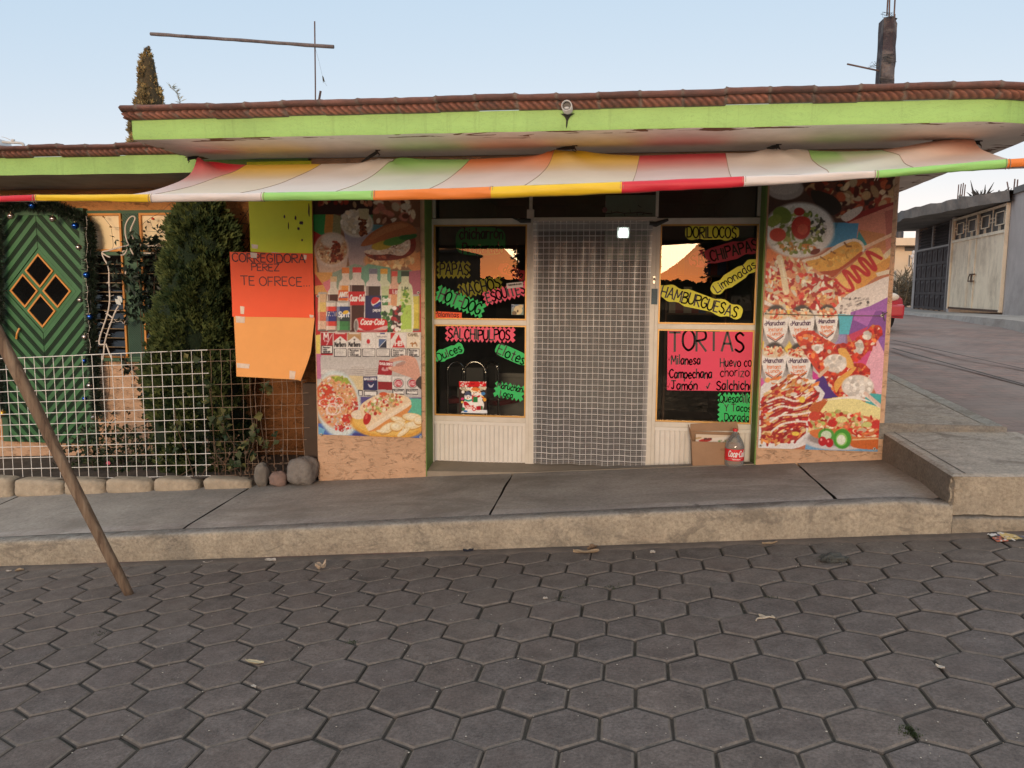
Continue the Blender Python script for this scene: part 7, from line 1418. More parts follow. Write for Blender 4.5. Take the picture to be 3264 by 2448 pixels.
# ---------------- decorations on the house front (crop coordinates of the photo divided by 2.552)
def L4(x, y): return x/2.552, 600+y/2.552
def build_deco():
    TINS = leafmat('tinsel_green', .4, .05)
    G = [(0, 130), (60, 150), (150, 120), (260, 140), (350, 140), (440, 150), (520, 190), (600, 215), (680, 260), (730, 330), (745, 420), (735, 520), (735, 640), (745, 760), (735, 880), (745, 1000), (745, 1120), (750, 1240), (745, 1360), (770, 1480), (770, 1600), (780, 1720), (780, 1830)]
    P = crom3([at(*L4(x, y), 7.37) for x, y in G], 5); o = thing('pine_garland', tuple(P[-1]), 'dark green pine garland hung over and down the right side of the green door', 'garland'); n = 9000; i = rng.integers(0, len(P)-1, n); t = rng.uniform(0, 1, n); A = np.array([tuple(p) for p in P]); C = A[i]*(1-t[:, None])+A[i+1]*t[:, None]; tuft = np.array([.35+.65*abs(n1(k*1.7+tt*1.7, 3)) for k, tt in zip(i, t)])
    D = rng.normal(0, 1, (n, 3)); D[:, 1] *= .5; C += D*(.022*tuft)[:, None]; leaf_mesh('needles', leaf_arrays(C, D, rvec(n), rng.uniform(.035, .085, n)*(.5+tuft*.8), np.full(n, .009)), np.array([.012, .020, .011])*rng.uniform(.4, 1.9, (n, 1)), TINS, o)
    b = MB(); b.tube(P, .006, 5); b.build('wire_core', DARKM, o)
    # left jamb garland, at the edge of the frame
    P2 = crom3([at(*L4(x, y), 7.37) for x, y in ((-30, 130), (-10, 300), (0, 500), (-5, 700), (5, 900), (0, 1100), (10, 1300), (5, 1500), (10, 1700), (10, 1850))], 5); o = thing('pine_garland', tuple(P2[-1]), 'dark green pine garland down the left side of the green door, at the frame edge', 'garland'); n = 3200; i = rng.integers(0, len(P2)-1, n); t = rng.uniform(0, 1, (n, 1)); A = np.array([tuple(p) for p in P2]); C = A[i]*(1-t)+A[i+1]*t; D = rng.normal(0, 1, (n, 3)); D[:, 1] *= .5; leaf_mesh('needles', leaf_arrays(C, D, rvec(n), rng.uniform(.03, .08, n), np.full(n, .009)), np.array([.012, .020, .011])*rng.uniform(.4, 1.9, (n, 1)), TINS, o)
    b = MB(); b.tube(P2, .006, 5); b.build('wire_core', DARKM, o)
    BLUE = M('bauble_blue', (.01, .09, .42), .12, .05, metal=.9, coat=.5); SILV = M('bauble_silver', (.56, .47, .42), .14, .05, metal=.95); COP = M('bauble_gold', (.7, .33, .05), .15, .05, metal=.9); CAPM = M('bauble_cap', (.5, .42, .25), .3, metal=.9)
    protos = {}
    B = [(90, 225, 30, 's', 'at the upper left of the green door'), (262, 140, 29, 'b', 'highest, above the green door'), (430, 250, 29, 's', 'above the middle of the green door'), (612, 305, 30, 'b', 'at the upper right corner of the green door'), (640, 480, 25, 's', 'right of the carved chevrons, level with the cream pane'), (703, 705, 28, 'b', 'on the garland beside the top of the louvres'), (652, 910, 23, 's', 'just right of the diamond panes'), (732, 1045, 25, 'b', 'beside the middle of the louvres'), (690, 1210, 26, 's', 'on the garland beside the bottom of the louvres'), (685, 1405, 21, 'b', 'just under the top wire of the fence'), (728, 1605, 24, 's', 'beside the salmon panel, higher of two behind the mesh'), (688, 1712, 22, 'b', 'behind the mesh, lowest of the blue ones'), (762, 1866, 24, 's', 'behind the mesh beside the shrub, lowest of all'), (22, 1830, 27, 'g', 'at the left frame edge behind the mesh')]
    for x, y, r, cc, lab in B:
        R = r/2.552*7.36/2516*1.02; c = at(*L4(x, y), 7.33); nm = {'s': 'silver', 'b': 'blue', 'g': 'gold'}[cc]; label = 'shiny '+nm+' bauble '+lab
        o = thing('bauble', tuple(c), label, 'bauble', 'baubles on the door garland'); b = MB(); b.ball(c, R, 20); b.build('globe', {'s': SILV, 'b': BLUE, 'g': COP}[cc], o, smooth=True); b = MB(); b.lathe([(R*.26, R*.94), (R*.26, R*1.14), (0, R*1.16)], c, 10); b.tube([c+Vector((0, 0, R*1.1)), c+Vector((R*.12, .0, R*1.4)), c+Vector((0, .01, R*1.7))], .0012, 4); b.build('cap', CAPM, o, smooth=True)
    # wire of fairy lights beside the garland
    b = MB(); P = crom3([at(*L4(x, y), 7.34) for x, y in ((700, 225), (708, 300), (700, 380), (712, 470), (700, 560), (712, 640), (700, 760), (715, 830), (708, 900), (722, 980), (712, 1060), (728, 1130), (718, 1200), (735, 1270), (728, 1340))], 4); b.tube(P, .0022, 4)
    for k in range(2, len(P)-1, 3): d = Vector((random.choice((-1, 1))*.018, -.006, -.004)); b.tube([P[k], P[k]+d], .003, 5)
    o = b.build('light_string', M('string_white', (.50, .46, .40), .5)); tag(o, 'white string of small lights running down beside the door garland', 'light string')
    # reindeer outline bent from white light tube
    T = [[(1085, 415), (1062, 350), (1078, 300), (1100, 245), (1080, 228), (1050, 245), (1022, 300), (1020, 370), (1034, 430), (1046, 452), (1040, 466)], [(1040, 466), (1000, 475), (940, 490), (880, 508), (838, 516), (832, 540), (850, 580), (876, 625), (888, 680)], [(835, 530), (868, 550), (896, 562)], [(888, 680), (888, 760), (893, 880), (890, 940), (878, 1010), (850, 1100), (822, 1180), (808, 1240), (812, 1270), (850, 1270)], [(850, 1270), (870, 1190), (905, 1090), (940, 1000), (966, 955)], [(850, 1270), (845, 1330), (835, 1398)], [(862, 1265), (890, 1340), (914, 1398)], [(985, 542), (1000, 515), (1032, 498), (1020, 530), (992, 545), (985, 542)], [(1020, 700), (1028, 650)], [(1060, 490), (1085, 540)], [(870, 1020), (918, 1056)], [(1145, 462), (1220, 470), (1290, 462)], [(1170, 528), (1250, 530)]]
    o = thing('reindeer_light', tuple(at(*L4(875, 1398), 7.25)), 'white light tube figure of a reindeer standing before the louvred window', 'light figure'); b = MB()
    for s in T: b.tube(crom3([at(*L4(x, y), 7.25) for x, y in s]), .0078, 6)
    b.build('light_tube', M('tube_white', (.62, .55, .47), .45, .1), o, smooth=True)
    b = MB(); r2 = random.Random(8)
    for s in T[3:5]:
        for (x, y) in s[1:-1]:
            for q in range(2): dx, dy = r2.uniform(-34, 34), r2.uniform(-20, 20); b.tube([at(*L4(x, y), 7.245), at(*L4(x+dx, y+dy), 7.24)], .0025, 4)
    b.tube(crom3([at(*L4(x, y), 7.24) for x, y in ((930, 1065), (950, 1085), (985, 1080), (1005, 1100), (1020, 1080))]), .0025, 4)
    b.build('bulb_stub', MATS['tube_white'], o)
    b = MB(); c = at(*L4(970, 905), 7.23)
    for k, (dx, dy, ang) in enumerate(((0, -10, .3), (14, 8, 1.2), (-14, 14, 2.4), (4, 26, 3.4))): q = at(*L4(970+dx, 905+dy), 7.22); b.add([tuple(q+Vector((.030*math.cos(ang+a)*r, -.004*k, .036*math.sin(ang+a)*r))) for a, r in ((0, 1), (1.2, .6), (2.2, .9), (3.4, .6), (4.6, .9), (5.4, .5))], [tuple(range(6))])
    tag(b.build('white_bow', M('bow_white', (.58, .60, .55), .6)), 'small pale bow of ribbon tied on the reindeer figure', 'ribbon')
    # loose wires with small bulbs in front of the cream panes
    b = MB()
    for s in ([(835, 225), (870, 270), (905, 310), (940, 318), (1010, 325)], [(905, 330), (915, 400), (920, 470), (905, 500)], [(1390, 120), (1300, 200), (1220, 245), (1150, 300)], [(1220, 260), (1245, 320), (1300, 318), (1400, 345)], [(1150, 345), (1260, 352), (1330, 350)]): b.tube(crom3([at(*L4(x, y), 7.40) for x, y in s]), .0018, 4)
    for x, y in ((838, 230), (985, 255), (895, 312)): c = at(*L4(x, y), 7.395); b.tube([c, c+Vector((.02, -.002, -.014))], [.010, .004], 6, 1)
    c = at(*L4(1238, 245), 7.395); b.tube([c, c+Vector((.02, -.002, -.01))], [.014, .012], 6, 2)
    o = b.build('light_string', [DARKM, M('bulb_amber', (.28, .17, .06), .3), M('bulb_red', (.55, .06, .02), .4)]); tag(o, 'thin dark wire with a few bulbs strung across the two cream panes', 'light string')
build_deco()
# ================================================================ ROOFTOP ODDS AND ENDS
def build_roof_things():
    Yr = 6.6; o = thing('roof_mast', (at(1003, 320, Yr).x, Yr, 2.8), 'thin steel rod on the shop roof with a long wooden bar tied across it', 'mast')
    b = MB(); A, B_ = at(1003, 68, Yr), at(1003, 325, Yr); B_.z = 2.78; b.tube([A, A.lerp(B_, .5)+Vector((.002, 0, 0)), B_], .0062, 6); b.build('rod', MATS['rusty_steel'], o)
    b = MB(); P = [at(lerp(480, 1064, k/20), lerp(108, 149.5, k/20)+.8*n1(k*.7), Yr-.03) for k in range(21)]; b.tube(P, [.0145+.002*n1(k*1.3, 3) for k in range(21)], 10, rough=.1); b.build('crossbar', M('grey_stick', (.10, .082, .085), .9, .4, 20, dirt=(.3, .27, .25), dirt_amt=.5, bump=.6), o)
    b = MB(); b.tube([at(1003, 146, Yr-.02)+Vector((dx, -.012, dz)) for dx, dz in ((-.012, -.01), (.012, .01), (.012, -.012), (-.012, .012), (-.01, -.014))], .003, 4); b.build('tie_wire', DARKM, o)
    b = MB(); A, B_ = at(1022, 290, 6.7), at(1015, 330, 6.7); b.tube([A, B_, B_+(B_-A)], .010, 8); tag(b.build('rod_stub', MATS['rusty_steel']), 'short steel bar stub leaning on the roof edge beside the tall rod', 'rod')
    b = MB(); c = at(1029, 252, 6.62); q = [at(x, y, 6.62) for x, y in ((1027, 240), (1031, 246), (1033, 254), (1036, 262), (1031, 258), (1030, 264), (1028, 252))]; b.prism(q, (0, .006, 0)); b.tube([at(1027, 240, 6.62), at(1018, 200, 6.61), at(1004, 150, 6.6)], .0008, 3); b.tube([at(1034, 262, 6.62), at(1042, 274, 6.62)], .001, 3)
    tag(b.build('dry_leaf', M('leaf_dead', (.05, .05, .04), .9)), 'small dry leaf dangling from a thread on the tall roof rod', 'leaf')
    # white tank and its pipe on the house roof, at the frame edge
    o = thing('water_tank', (at(-40, 470, 9).x, 9.0, 2.7), 'pale water tank on the house roof at the left frame edge', 'tank'); A = at(11, 470, 9); zt = at(5, 436, 9).z; b = MB(); R = .5; b.lathe([(R, -.35), (R, zt-2.75-.12), (R*.93, zt-2.75-.03), (R*.7, zt-2.75+.0), (R*.3, zt-2.75+.06), (0, zt-2.75+.06)], (A.x-R, 9, 2.75), 30); b.build('body', M('tank_white', (.5, .5, .5), .5), o, smooth=True)
    b = MB(); b.tube(crom3([at(x, y, 8.9) for x, y in ((8, 452), (25, 454), (55, 455), (70, 457), (75, 462), (75, 480))]), .016, 8); b.tube([at(42, 452, 8.9), at(42, 444, 8.9)], .02, 8); b.tube(crom3([at(x, y, 8.9) for x, y in ((5, 436), (20, 440), (40, 450))]), .004, 4); b.build('pipe', MATS['white_pvc'], o, smooth=True)
build_roof_things()

# ================================================================ STREET BEHIND: garage, cream house, stalks, car
GP = Vector((8.517, 19.5, 1.109)); GD = Vector((math.sin(R_(6.6)), math.cos(R_(6.6)), 0)); GN = Vector((-GD.y, GD.x, 0))
def gw(px, py, out=0.):
    """where the sight line through a pixel meets the garage front, moved out by `out` metres"""
    d = ray(px, py); P0 = GP+GN*out; t = (P0-EYE).dot(GN)/d.dot(GN); q = EYE+d*t; return (q-P0).dot(GD), q.z
def G(s, z, out=0.): return tuple(GP+GD*s+GN*out+Vector((0, 0, z-GP.z)))
def gbox(b, s0, s1, z0, z1, o0, o1, mi=0): b.add([G(s0, z0, o0), G(s1, z0, o0), G(s1, z0, o1), G(s0, z0, o1), G(s0, z1, o0), G(s1, z1, o0), G(s1, z1, o1), G(s0, z1, o1)], [(0, 3, 2, 1), (4, 5, 6, 7), (0, 1, 5, 4), (1, 2, 6, 5), (2, 3, 7, 6), (3, 0, 4, 7)], mi)
def build_garage():
    o = thing('garage_building', tuple(GP), 'grey concrete garage across the side street with a dark and a pale metal gate', 'garage')
    CW = M('garage_concrete', (.46, .41, .38), .92, .22, 1.4, dirt=(.12, .10, .085), dirt_amt=.7, dirt_scale=.55, bump=.3, bscale=14, sc=(1, 1, .6)); SLAB = M('garage_slab', (.20, .185, .17), .95, .35, 2.5, dirt=(.06, .06, .055), dirt_amt=.7, dirt_scale=1.1, bump=.5, bscale=9)
    b = MB(); gbox(b, -9, -.12, .5, 3.72, -.25, 0); gbox(b, 8.3, 8.75, .5, 3.62, -.25, .02); gbox(b, 4.22, 4.5, .6, 3.62, -.25, .02); gbox(b, -9, 9, .5, 3.6, -6.2, -6.0); gbox(b, 8.55, 8.75, .5, 3.6, -6.0, -.25); b.build('wall', CW, o)
    b = MB(); N = 40
    top = lambda s: 3.82+.02*n1(s*2)+.03*n1(s*7, 2); ov = lambda s: .10+1.25*max(0, min(1, (s+.3)/4.2))**.8; bot = lambda s: 3.62+.035*n1(s*1.1, 5)
    for (f0, f1) in (((lambda s: G(s, bot(s), -.2)), (lambda s: G(s, bot(s)-.05+.02*n1(s*4), ov(s)))), ((lambda s: G(s, bot(s)-.05+.02*n1(s*4), ov(s))), (lambda s: G(s, top(s), ov(s)+.03+.03*n1(s*9)))), ((lambda s: G(s, top(s), ov(s)+.03+.03*n1(s*9))), (lambda s: G(s, top(s)+.03, -6)))): b.grid(lambda i, j: (f0, f1)[j](-.35+9.6*i/N), N, 1)
    gbox(b, 9.25, 9.27, 3.6, 3.83, -6, 1.3); gbox(b, -9, -.36, 3.72, 3.86, -6, .05)
    sl = b.build('roof_slab', SLAB, o)
    rr = random.Random(12)
    for grp in (((3050, 652), (3056, 588)), ((3056, 648), (3064, 586)), ((3062, 648), (3071, 583)), ((3070, 648), (3077, 588))), (((3219, 622), (3210, 580)), ((3230, 616), (3235, 570)), ((3240, 614), (3244, 572)), ((3256, 606), (3268, 590))):
        for (a, c) in grp:
            s0, z0 = gw(*a, -.4); s1, z1 = gw(*c, -.4); b = MB(); b.tube([G(s0, min(z0, 3.84), -.4), G(s1, z1, -.4)], .016, 5); b.build('rebar', MATS['rusty_steel'], sl)
    b = MB()
    for (a, c, r) in (((3062, 645), (3060, 624), .07), ((3062, 628), (3076, 629), .035), ((3060, 640), (3061, 620), .05)): s0, z0 = gw(*a, -.2); s1, z1 = gw(*c, -.2); b.tube([G(s0, z0, -.2), G(s1, z1, -.2)], [r, r*.5], 7, rough=.3)
    b.build('column_rubble', SLAB, sl)
    # pale gate of vertical ribs with a row of barred lights above
    PG = M('pale_gate', (.84, .71, .52), .6, .1, 3, dirt=(.23, .15, .09), dirt_amt=.55, dirt_scale=2.2, sc=(1, 1, .5)); s0, s1 = -.05, 4.15; zb, zm, zt = 1.16, 2.93, 3.56
    b = MB(); n = 46
    def rib(i, j): s = lerp(s0, s1, i/(n*2)); return G(s, lerp(zb, zm, j), .03+(.012 if i % 2 else -.008)+(.03 if abs(i/(n*2)-.62) < .005 else 0))
    b.grid(rib, n*2, 1); g = b.build('pale_gate', PG, o)
    b = MB(); gbox(b, s0-.05, s0, zb-.05, zt, 0, .08); gbox(b, s1, s1+.06, zb-.05, zt, 0, .08); gbox(b, s0, s1, zm-.02, zm+.05, 0, .07); gbox(b, s0, s1, zt-.05, zt, 0, .07); gbox(b, 2.02, 2.09, zb, zt-.05, 0, .065); gbox(b, s0, s1, zb-.05, zb, 0, .06, 1)
    b.build('gate_frame', [PG, M('gate_rust', (.10, .055, .035), .9, .4, 8)], g)
    b = MB(); gbox(b, s0, s1, zm+.05, zt-.05, -.03, -.02); b.build('dark_opening', DARKM, g)
    b = MB(); q = (s1-s0)/4
    for k in range(4):
        c = s0+q*(k+.5); h, v = .31, .155; zc = (zm+zt)/2+.02
        for a in ((c-h, c+h, zc+v-.02, zc+v), (c-h, c+h, zc-v, zc-v+.02), (c-h, c-h+.025, zc-v, zc+v), (c+h-.025, c+h, zc-v, zc+v)): gbox(b, *a, .01, .035)
        for a in ((c-q/2, c-h, zc+.03, zc+.045), (c-q/2, c-h, zc-.06, zc-.045), (c+h, c+q/2, zc+.03, zc+.045), (c+h, c+q/2, zc-.06, zc-.045), (c-.06, c-.04, zm+.05, zc-v), (c+.04, c+.06, zm+.05, zc-v), (c+q/2-.015, c+q/2+.015, zm+.05, zt-.05)): gbox(b, *a, .01, .03)
    b.build('gate_bars', PG, g)
    b = MB(); gbox(b, 1.85, 2.25, 2.0, 2.03, .07, .10); gbox(b, 2.1, 2.13, 1.82, 2.03, .07, .10); gbox(b, 1.9, 2.35, 1.83, 1.86, .07, .10); b.tube([G(2.2, 2.02, .09), G(2.28, 1.95, .1), G(2.32, 1.84, .1)], .012, 5); b.build('latch', MATS['gate_rust'], g)
    # dark gate: four rows of pressed diamond panels under louvres
    DG = M('dark_gate', (.034, .024, .024), .75, .25, 4, dirt=(.14, .11, .10), dirt_amt=.35, dirt_scale=3); s0, s1, zb, zm, zt = 4.55, 8.28, 1.02, 2.86, 3.56; b = MB()
    for r in range(4):
        for k in range(6):
            a, c = s0+(s1-s0)*k/6+.05, s0+(s1-s0)*(k+1)/6-.05; z0, z1 = lerp(zb+.06, zm, r/4)+.04, lerp(zb+.06, zm, (r+1)/4)-.04; m = (a+c)/2
            b.add([G(a, z0, .02), G(c, z0, .02), G(c, z1, .02), G(a, z1, .02), G(m, lerp(z0, z1, .12), .03), G(c-.04, lerp(z0, z1, .93), .03), G(a+.04, lerp(z0, z1, .93), .03), G(m, lerp(z0, z1, .66), .06)], [(0, 1, 4), (1, 2, 5, 4), (2, 3, 6, 5), (3, 0, 4, 6), (4, 5, 7), (5, 6, 7), (6, 4, 7)])
    g = b.build('dark_gate', DG, o); b = MB()
    for k in range(7): s = lerp(s0, s1, k/6); gbox(b, s-.05, s+.05, zb, zm+.02, .0, .045)
    for r in range(5): z = lerp(zb+.06, zm, r/4); gbox(b, s0, s1, z-.04, z+.04, .0, .05)
    b.build('gate_frame', DG, g); b = MB(); gbox(b, s0, s1, zm+.04, zt, -.08, -.06, 1)
    for k in range(7): z = lerp(zm+.06, zt-.02, k/7); b.add([G(s0, z, .03), G(s1, z, .03), G(s1, z+.07, -.03), G(s0, z+.07, -.03)], [(0, 1, 2, 3)])
    gbox(b, (s0+s1)/2-.04, (s0+s1)/2+.04, zm, zt, -.02, .05, 2); gbox(b, s0-.06, s0, zb, zt, -.02, .06, 2); gbox(b, s0, s1, zm, zm+.05, -.02, .06, 2); b.build('louvre', [DG, DARKM, M('gate_trim_grey', (.26, .25, .24), .6)], g)
    # sidewalk and kerb before the garage
    b = MB(); N = 40
    def kb(i, j):
        s = -10+22*i/N; o_ = (0, .85+.05*n1(s*.7), 1.0+.06*n1(s*.7), 1.03+.06*n1(s*.7))[j]; z = lerp(1.07, .99, min(1, max(0, (s+2)/6))); q = G(s, z, o_); return (q[0], q[1], (z+.02, z, z-.015, side_z(q[1])-.05)[j])
    b.grid(kb, N, 3); tag(b.build('garage_pavement', M('pavement_grey', (.42, .39, .35), .9, .2, 1.5, dirt=(.17, .14, .11), dirt_amt=.6, bump=.3, bscale=20)), kind='structure')
    # withered plants and dead agave on the slab
    for (nm, lab, pts, n, L, s_) in (('dead_agave', 'dark dead agave standing on the garage roof between the two groups of bars', ((3124, 640), (3120, 632), (3130, 636)), 26, .55, .12), ('roof_debris', 'low heap of dry sticks on the garage roof right of the dead agave', ((3150, 632), (3165, 628), (3178, 628)), 30, .35, .25)):
        P = [Vector(G(*gw(x, y, -.1), -.1)) for x, y in pts]; o2 = thing(nm, tuple(P[0]), lab, 'plant' if 'agave' in nm else 'debris'); b = MB()
        for k in range(n):
            p = P[k % len(P)]+Vector((rr.gauss(0, s_*.4), rr.gauss(0, s_), -.05)); d = Vector((rr.gauss(0, .5), rr.gauss(0, 1.), abs(rr.gauss(.9 if 'agave' in nm else .2, .4)))).normalized()*L*rr.uniform(.4, 1.1); b.tube([p, p+d*.6, p+d], [.035, .022, .004], 5)
        b.build('leaves' if 'agave' in nm else 'sticks', M('dead_plant', (.035, .035, .033), .9, .4), o2)
build_garage()
def build_far():
    # cream house further down the street
    D = 46.; o = thing('cream_house', tuple(at(2890, 925, D)), 'cream house far down the side street beyond the dark gate', 'house'); CR_ = M('cream_wall', (.56, .46, .34), .9, .12, .5, dirt=(.3, .24, .17), dirt_amt=.4, dirt_scale=.4)
    def X(px): return at(px, 850, D).x
    def Zp(py): return at(2890, py, D).z
    b = MB(); b.box(X(2780), X(2924), D, D+8, .3, Zp(785)); b.build('wall', CR_, o); b = MB(); b.box(X(2770), X(2932), D-1.0, D+8.3, Zp(785), Zp(762)); b.build('roof_slab', CR_, o)
    b = MB(); b.box(X(2880), X(2921), D-.03, D-.001, Zp(800), Zp(786)); b.build('dark_opening', DARKM, o); b = MB(); b.box(X(2893), X(2899), D-.06, D-.001, Zp(850), Zp(812)); f = b.build('window', M('window_white', (.5, .5, .48), .5), o); b = MB(); b.box(X(2894.2), X(2897.8), D-.08, D-.06, Zp(848), Zp(814)); b.build('pane', DARKM, f)
    b = MB(); b.box(X(2780), X(2930), D-4, D-3.7, .3, Zp(868)); tag(b.build('garden_wall', CR_), 'low cream garden wall in front of the far cream house', 'wall')
    o = thing('roof_water_tank', tuple(at(2864, 762, D)), 'black water tank on the roof of the far cream house', 'tank'); b = MB(); c = at(2864, 762, D+.5); k = D/2516; b.lathe([(13*k, 0), (13*k, 20*k), (10*k, 26*k), (4*k, 28*k), (0, 28*k)], c, 18); b.build('body', M('tank_black', (.03, .03, .035), .6), o, smooth=True)
    b = MB(); c = at(2912, 810, 40); kk = 40/2516
    for (x, y, r) in ((2912, 806, 5), (2908, 818, 5), (2914, 832, 4), (2910, 850, 3)): b.ball(at(x, y, 40), r*kk, 8, sq=(1, 1, 1.5), rough=.3)
    b.tube([at(2911, 800, 40), at(2910, 900, 40)], .05, 6); tag(b.build('utility_meter_post', M('post_white', (.5, .48, .46), .6), smooth=True), 'pale post with fittings beside the dark gate, against the cream house', 'post')
    o = thing('maize_stalks', tuple(at(2880, 965, 30)), 'dry brown maize stalks heaped between the red car and the dark gate', 'stalks'); n = 520; px = rng.uniform(2835, 2916, n); C = np.array([tuple(at(x, rng.uniform(905, 985) if x > 2850 else rng.uniform(940, 985), rng.uniform(28.5, 31.5))) for x in px]); Dv = rng.normal(0, 1, (n, 3)); Dv[:, 2] = np.abs(Dv[:, 2])*.6+.15; t = rng.uniform(0, 1, (n, 1)); leaf_mesh('blades', leaf_arrays(C, Dv, rvec(n), rng.uniform(.3, .8, n), rng.uniform(.03, .07, n)), np.array([.10, .075, .045])*(1-t)+np.array([.30, .235, .15])*t, LEAF, o)
    b = MB()
    for k in range(26): p = at(random.uniform(2855, 2912), 968, random.uniform(28.5, 31)); b.tube([p, p+Vector((random.gauss(0, .15), random.gauss(0, .15), .8)), p+Vector((random.gauss(0, .4), random.gauss(0, .3), random.uniform(1., 1.5)))], [.02, .015, .008], 5)
    b.build('stalks', M('stalk_tan', (.26, .20, .12), .9), o)
    # distant ridge closing the street
    b = MB(); b.grid(lambda i, j: (-160+400*i/60, 170+40*j, (-2 if j == 0 else 6.5+2.2*n1(i*.35)+1.0*n1(i*1.3, 3))*(1 if j < 2 else 1)), 60, 1); tag(b.build('hills', M('hill_brown', (.13, .12, .10), 1., .3, .05), smooth=True), kind='structure')
    # red car nosing out past the shop corner, front towards the camera
    xr = at(2884, 1000, 15.2).x-.17; W_ = 1.62; xc = xr-W_/2; y0 = 14.7; zg = side_z(15.5)+.005; o = thing('parked_car', (xc, y0+2, zg), 'red car parked on the side street, only its front corner showing past the shop', 'car'); RED = M('car_red', (.34, .018, .028), .28, .1, 3, coat=.6); BLK = M('car_black', (.015, .015, .016), .6)
    prof = [(.0, .24, .80), (.02, .50, .86), (.10, .62, .92), (.30, .70, .96), (1.10, .82, .99), (1.22, .84, 1.), (1.75, 1.28, .82), (1.95, 1.34, .78), (3.0, 1.34, .78), (3.4, 1.20, .82), (3.75, .88, .98), (4.05, .82, .95), (4.15, .45, .90), (4.15, .26, .86)]; b = MB(); rows = 9
    def sec(i, j):
        y, zt, wk = prof[i]; t = j/(rows-1)*2-1; w2 = W_/2*(.98 if zt < 1 else .98); top = min(zt, .84); a = abs(t)
        if a > .72: u = (a-.72)/.28; return (xc+math.copysign(W_/2*(.985 if u < .5 else 1.0)*min(1, .90+.1*wk), t), y0+y, zg+lerp(top-.03, .22, u))
        if zt > .9 and i in (6, 7, 8, 9): return (xc+t/.72*W_/2*.80, y0+y, zg+zt-.05*(a/.72)**4)
        return (xc+t/.72*W_/2*.93, y0+y, zg+zt-.04*(a/.72)**4)
    b.grid(sec, len(prof)-1, rows-1); b.build('body', RED, o, smooth=True, bevel=0)
    b = MB(); b.add([(xc-W_*.40, y0+1.23, zg+.84), (xc+W_*.40, y0+1.23, zg+.84), (xc+W_*.36, y0+1.72, zg+1.26), (xc-W_*.36, y0+1.72, zg+1.26)], [(0, 1, 2, 3)]); b.v = [(x, y-.02, z+.012) for x, y, z in b.v]; b.build('windscreen', DARKG, o)
    for s in (-1, 1):
        b = MB(); b.ball((xc+s*W_*.36, y0+.06, zg+.585), .12, 12, sq=(1.25, .5, .62)); b.build('headlight', M('lamp_clear', (.52, .47, .40), .15, coat=.6), o, smooth=True)
        for yy in (.78, 3.3):
            b = MB(); n = 22; ring = lambda r, dx: [(xc+s*(W_/2-.10+dx), y0+yy+r*math.cos(2*math.pi*k/n), zg+.29+r*math.sin(2*math.pi*k/n)) for k in range(n)]
            R_s = ring(.20, .115)+ring(.285, .105)+ring(.29, -.08); b.add(R_s, [(q*n+k, q*n+(k+1) % n, (q+1)*n+(k+1) % n, (q+1)*n+k) for q in range(2) for k in range(n)]); w_ = b.build('wheel', BLK, o, smooth=True); b = MB(); b.add(ring(.2, .112), [tuple(range(n))]); b.build('rim', M('rim_grey', (.3, .3, .3), .35, metal=.6), w_)
    b = MB(); b.box(xc-W_*.49, xc+W_*.49, y0-.07, y0+.16, zg+.24, zg+.46); b.build('bumper', RED, o, bevel=.04); b = MB(); b.box(xc-W_*.28, xc+W_*.28, y0-.02, y0+.06, zg+.50, zg+.60); b.build('grille', BLK, o); b = MB(); b.box(xc-.2, xc+.2, y0-.085, y0-.07, zg+.30, zg+.42); b.build('number_plate', M('plate_white', (.5, .5, .5), .5), o)
build_far()

# ================================================================ ACROSS THE STREET (seen only as reflections in the glass)
def street_tree(x, y, h, r, zb, label, n=9000):
    z0 = road_z(max(-16, min(16, x)), -11)-.1; o = thing('street_tree', (x, y, z0), label, 'tree'); th = rng.uniform(0, 2*np.pi, n); ph = np.arccos(rng.uniform(-1, 1, n)); rr = r*np.array([.62+.34*n3(math.cos(a)*1.7+x, math.sin(a)*1.7, c*2)+.25*n3(math.cos(a)*4+x, math.sin(a)*4, c*5) for a, c in zip(th, ph)])*rng.uniform(.55, 1.1, n); C = np.stack([x+rr*np.sin(ph)*np.cos(th), y+rr*np.sin(ph)*np.sin(th), (zb+h)/2+rr/r*(h-zb)/2*1.3*np.cos(ph)], 1)
    leaf_mesh('crown', leaf_arrays(C, rng.normal(0, 1, (n, 3)), rvec(n), rng.uniform(.14, .30, n), rng.uniform(.10, .2, n)), np.array([.02, .028, .012])*rng.uniform(.5, 1.6, (n, 1)), LEAF, o)
    b = MB(); b.tube([(x, y, z0), (x+.1, y, zb), (x, y, h*.8)], [.22, .16, .05], 8)
    for k in range(7): a = k*.9; p = Vector((x, y, lerp(zb, h, .1+.08*k))); b.tube([p, p+Vector((math.cos(a)*r*.4, math.sin(a)*r*.4, .5)), p+Vector((math.cos(a)*r*.85, math.sin(a)*r*.85, 1.1))], [.09, .05, .015], 6)
    b.build('trunk', MATS['bark_brown'], o)
def mirror_x(px, Yw): d = ray(px, 900); return d.x/d.y*(6.75+(6.75-Yw))
YM = -26.
street_tree(mirror_x(1735, YM), YM, 5.2, 1.9, 1.2, 'dark tree across the street, reflected at the right of the left shop window'); street_tree(mirror_x(2316, YM), YM, 4.8, 1.55, 1.6, 'dark tree across the street, reflected in the middle of the right shop window'); street_tree(mirror_x(2440, YM-4), YM-4, 6.5, 2.6, .6, 'broad dark tree across the street, reflected at the right of the right shop window', 12000); street_tree(mirror_x(1860, YM), YM, 5.0, 2.6, .8, 'broad dark tree across the street, straight behind the photographer', 12000); street_tree(mirror_x(110, -34), -34, 3.9, 3.0, .6, 'wide dark tree across the street, reflected in the diamond panes of the green door', 9000)
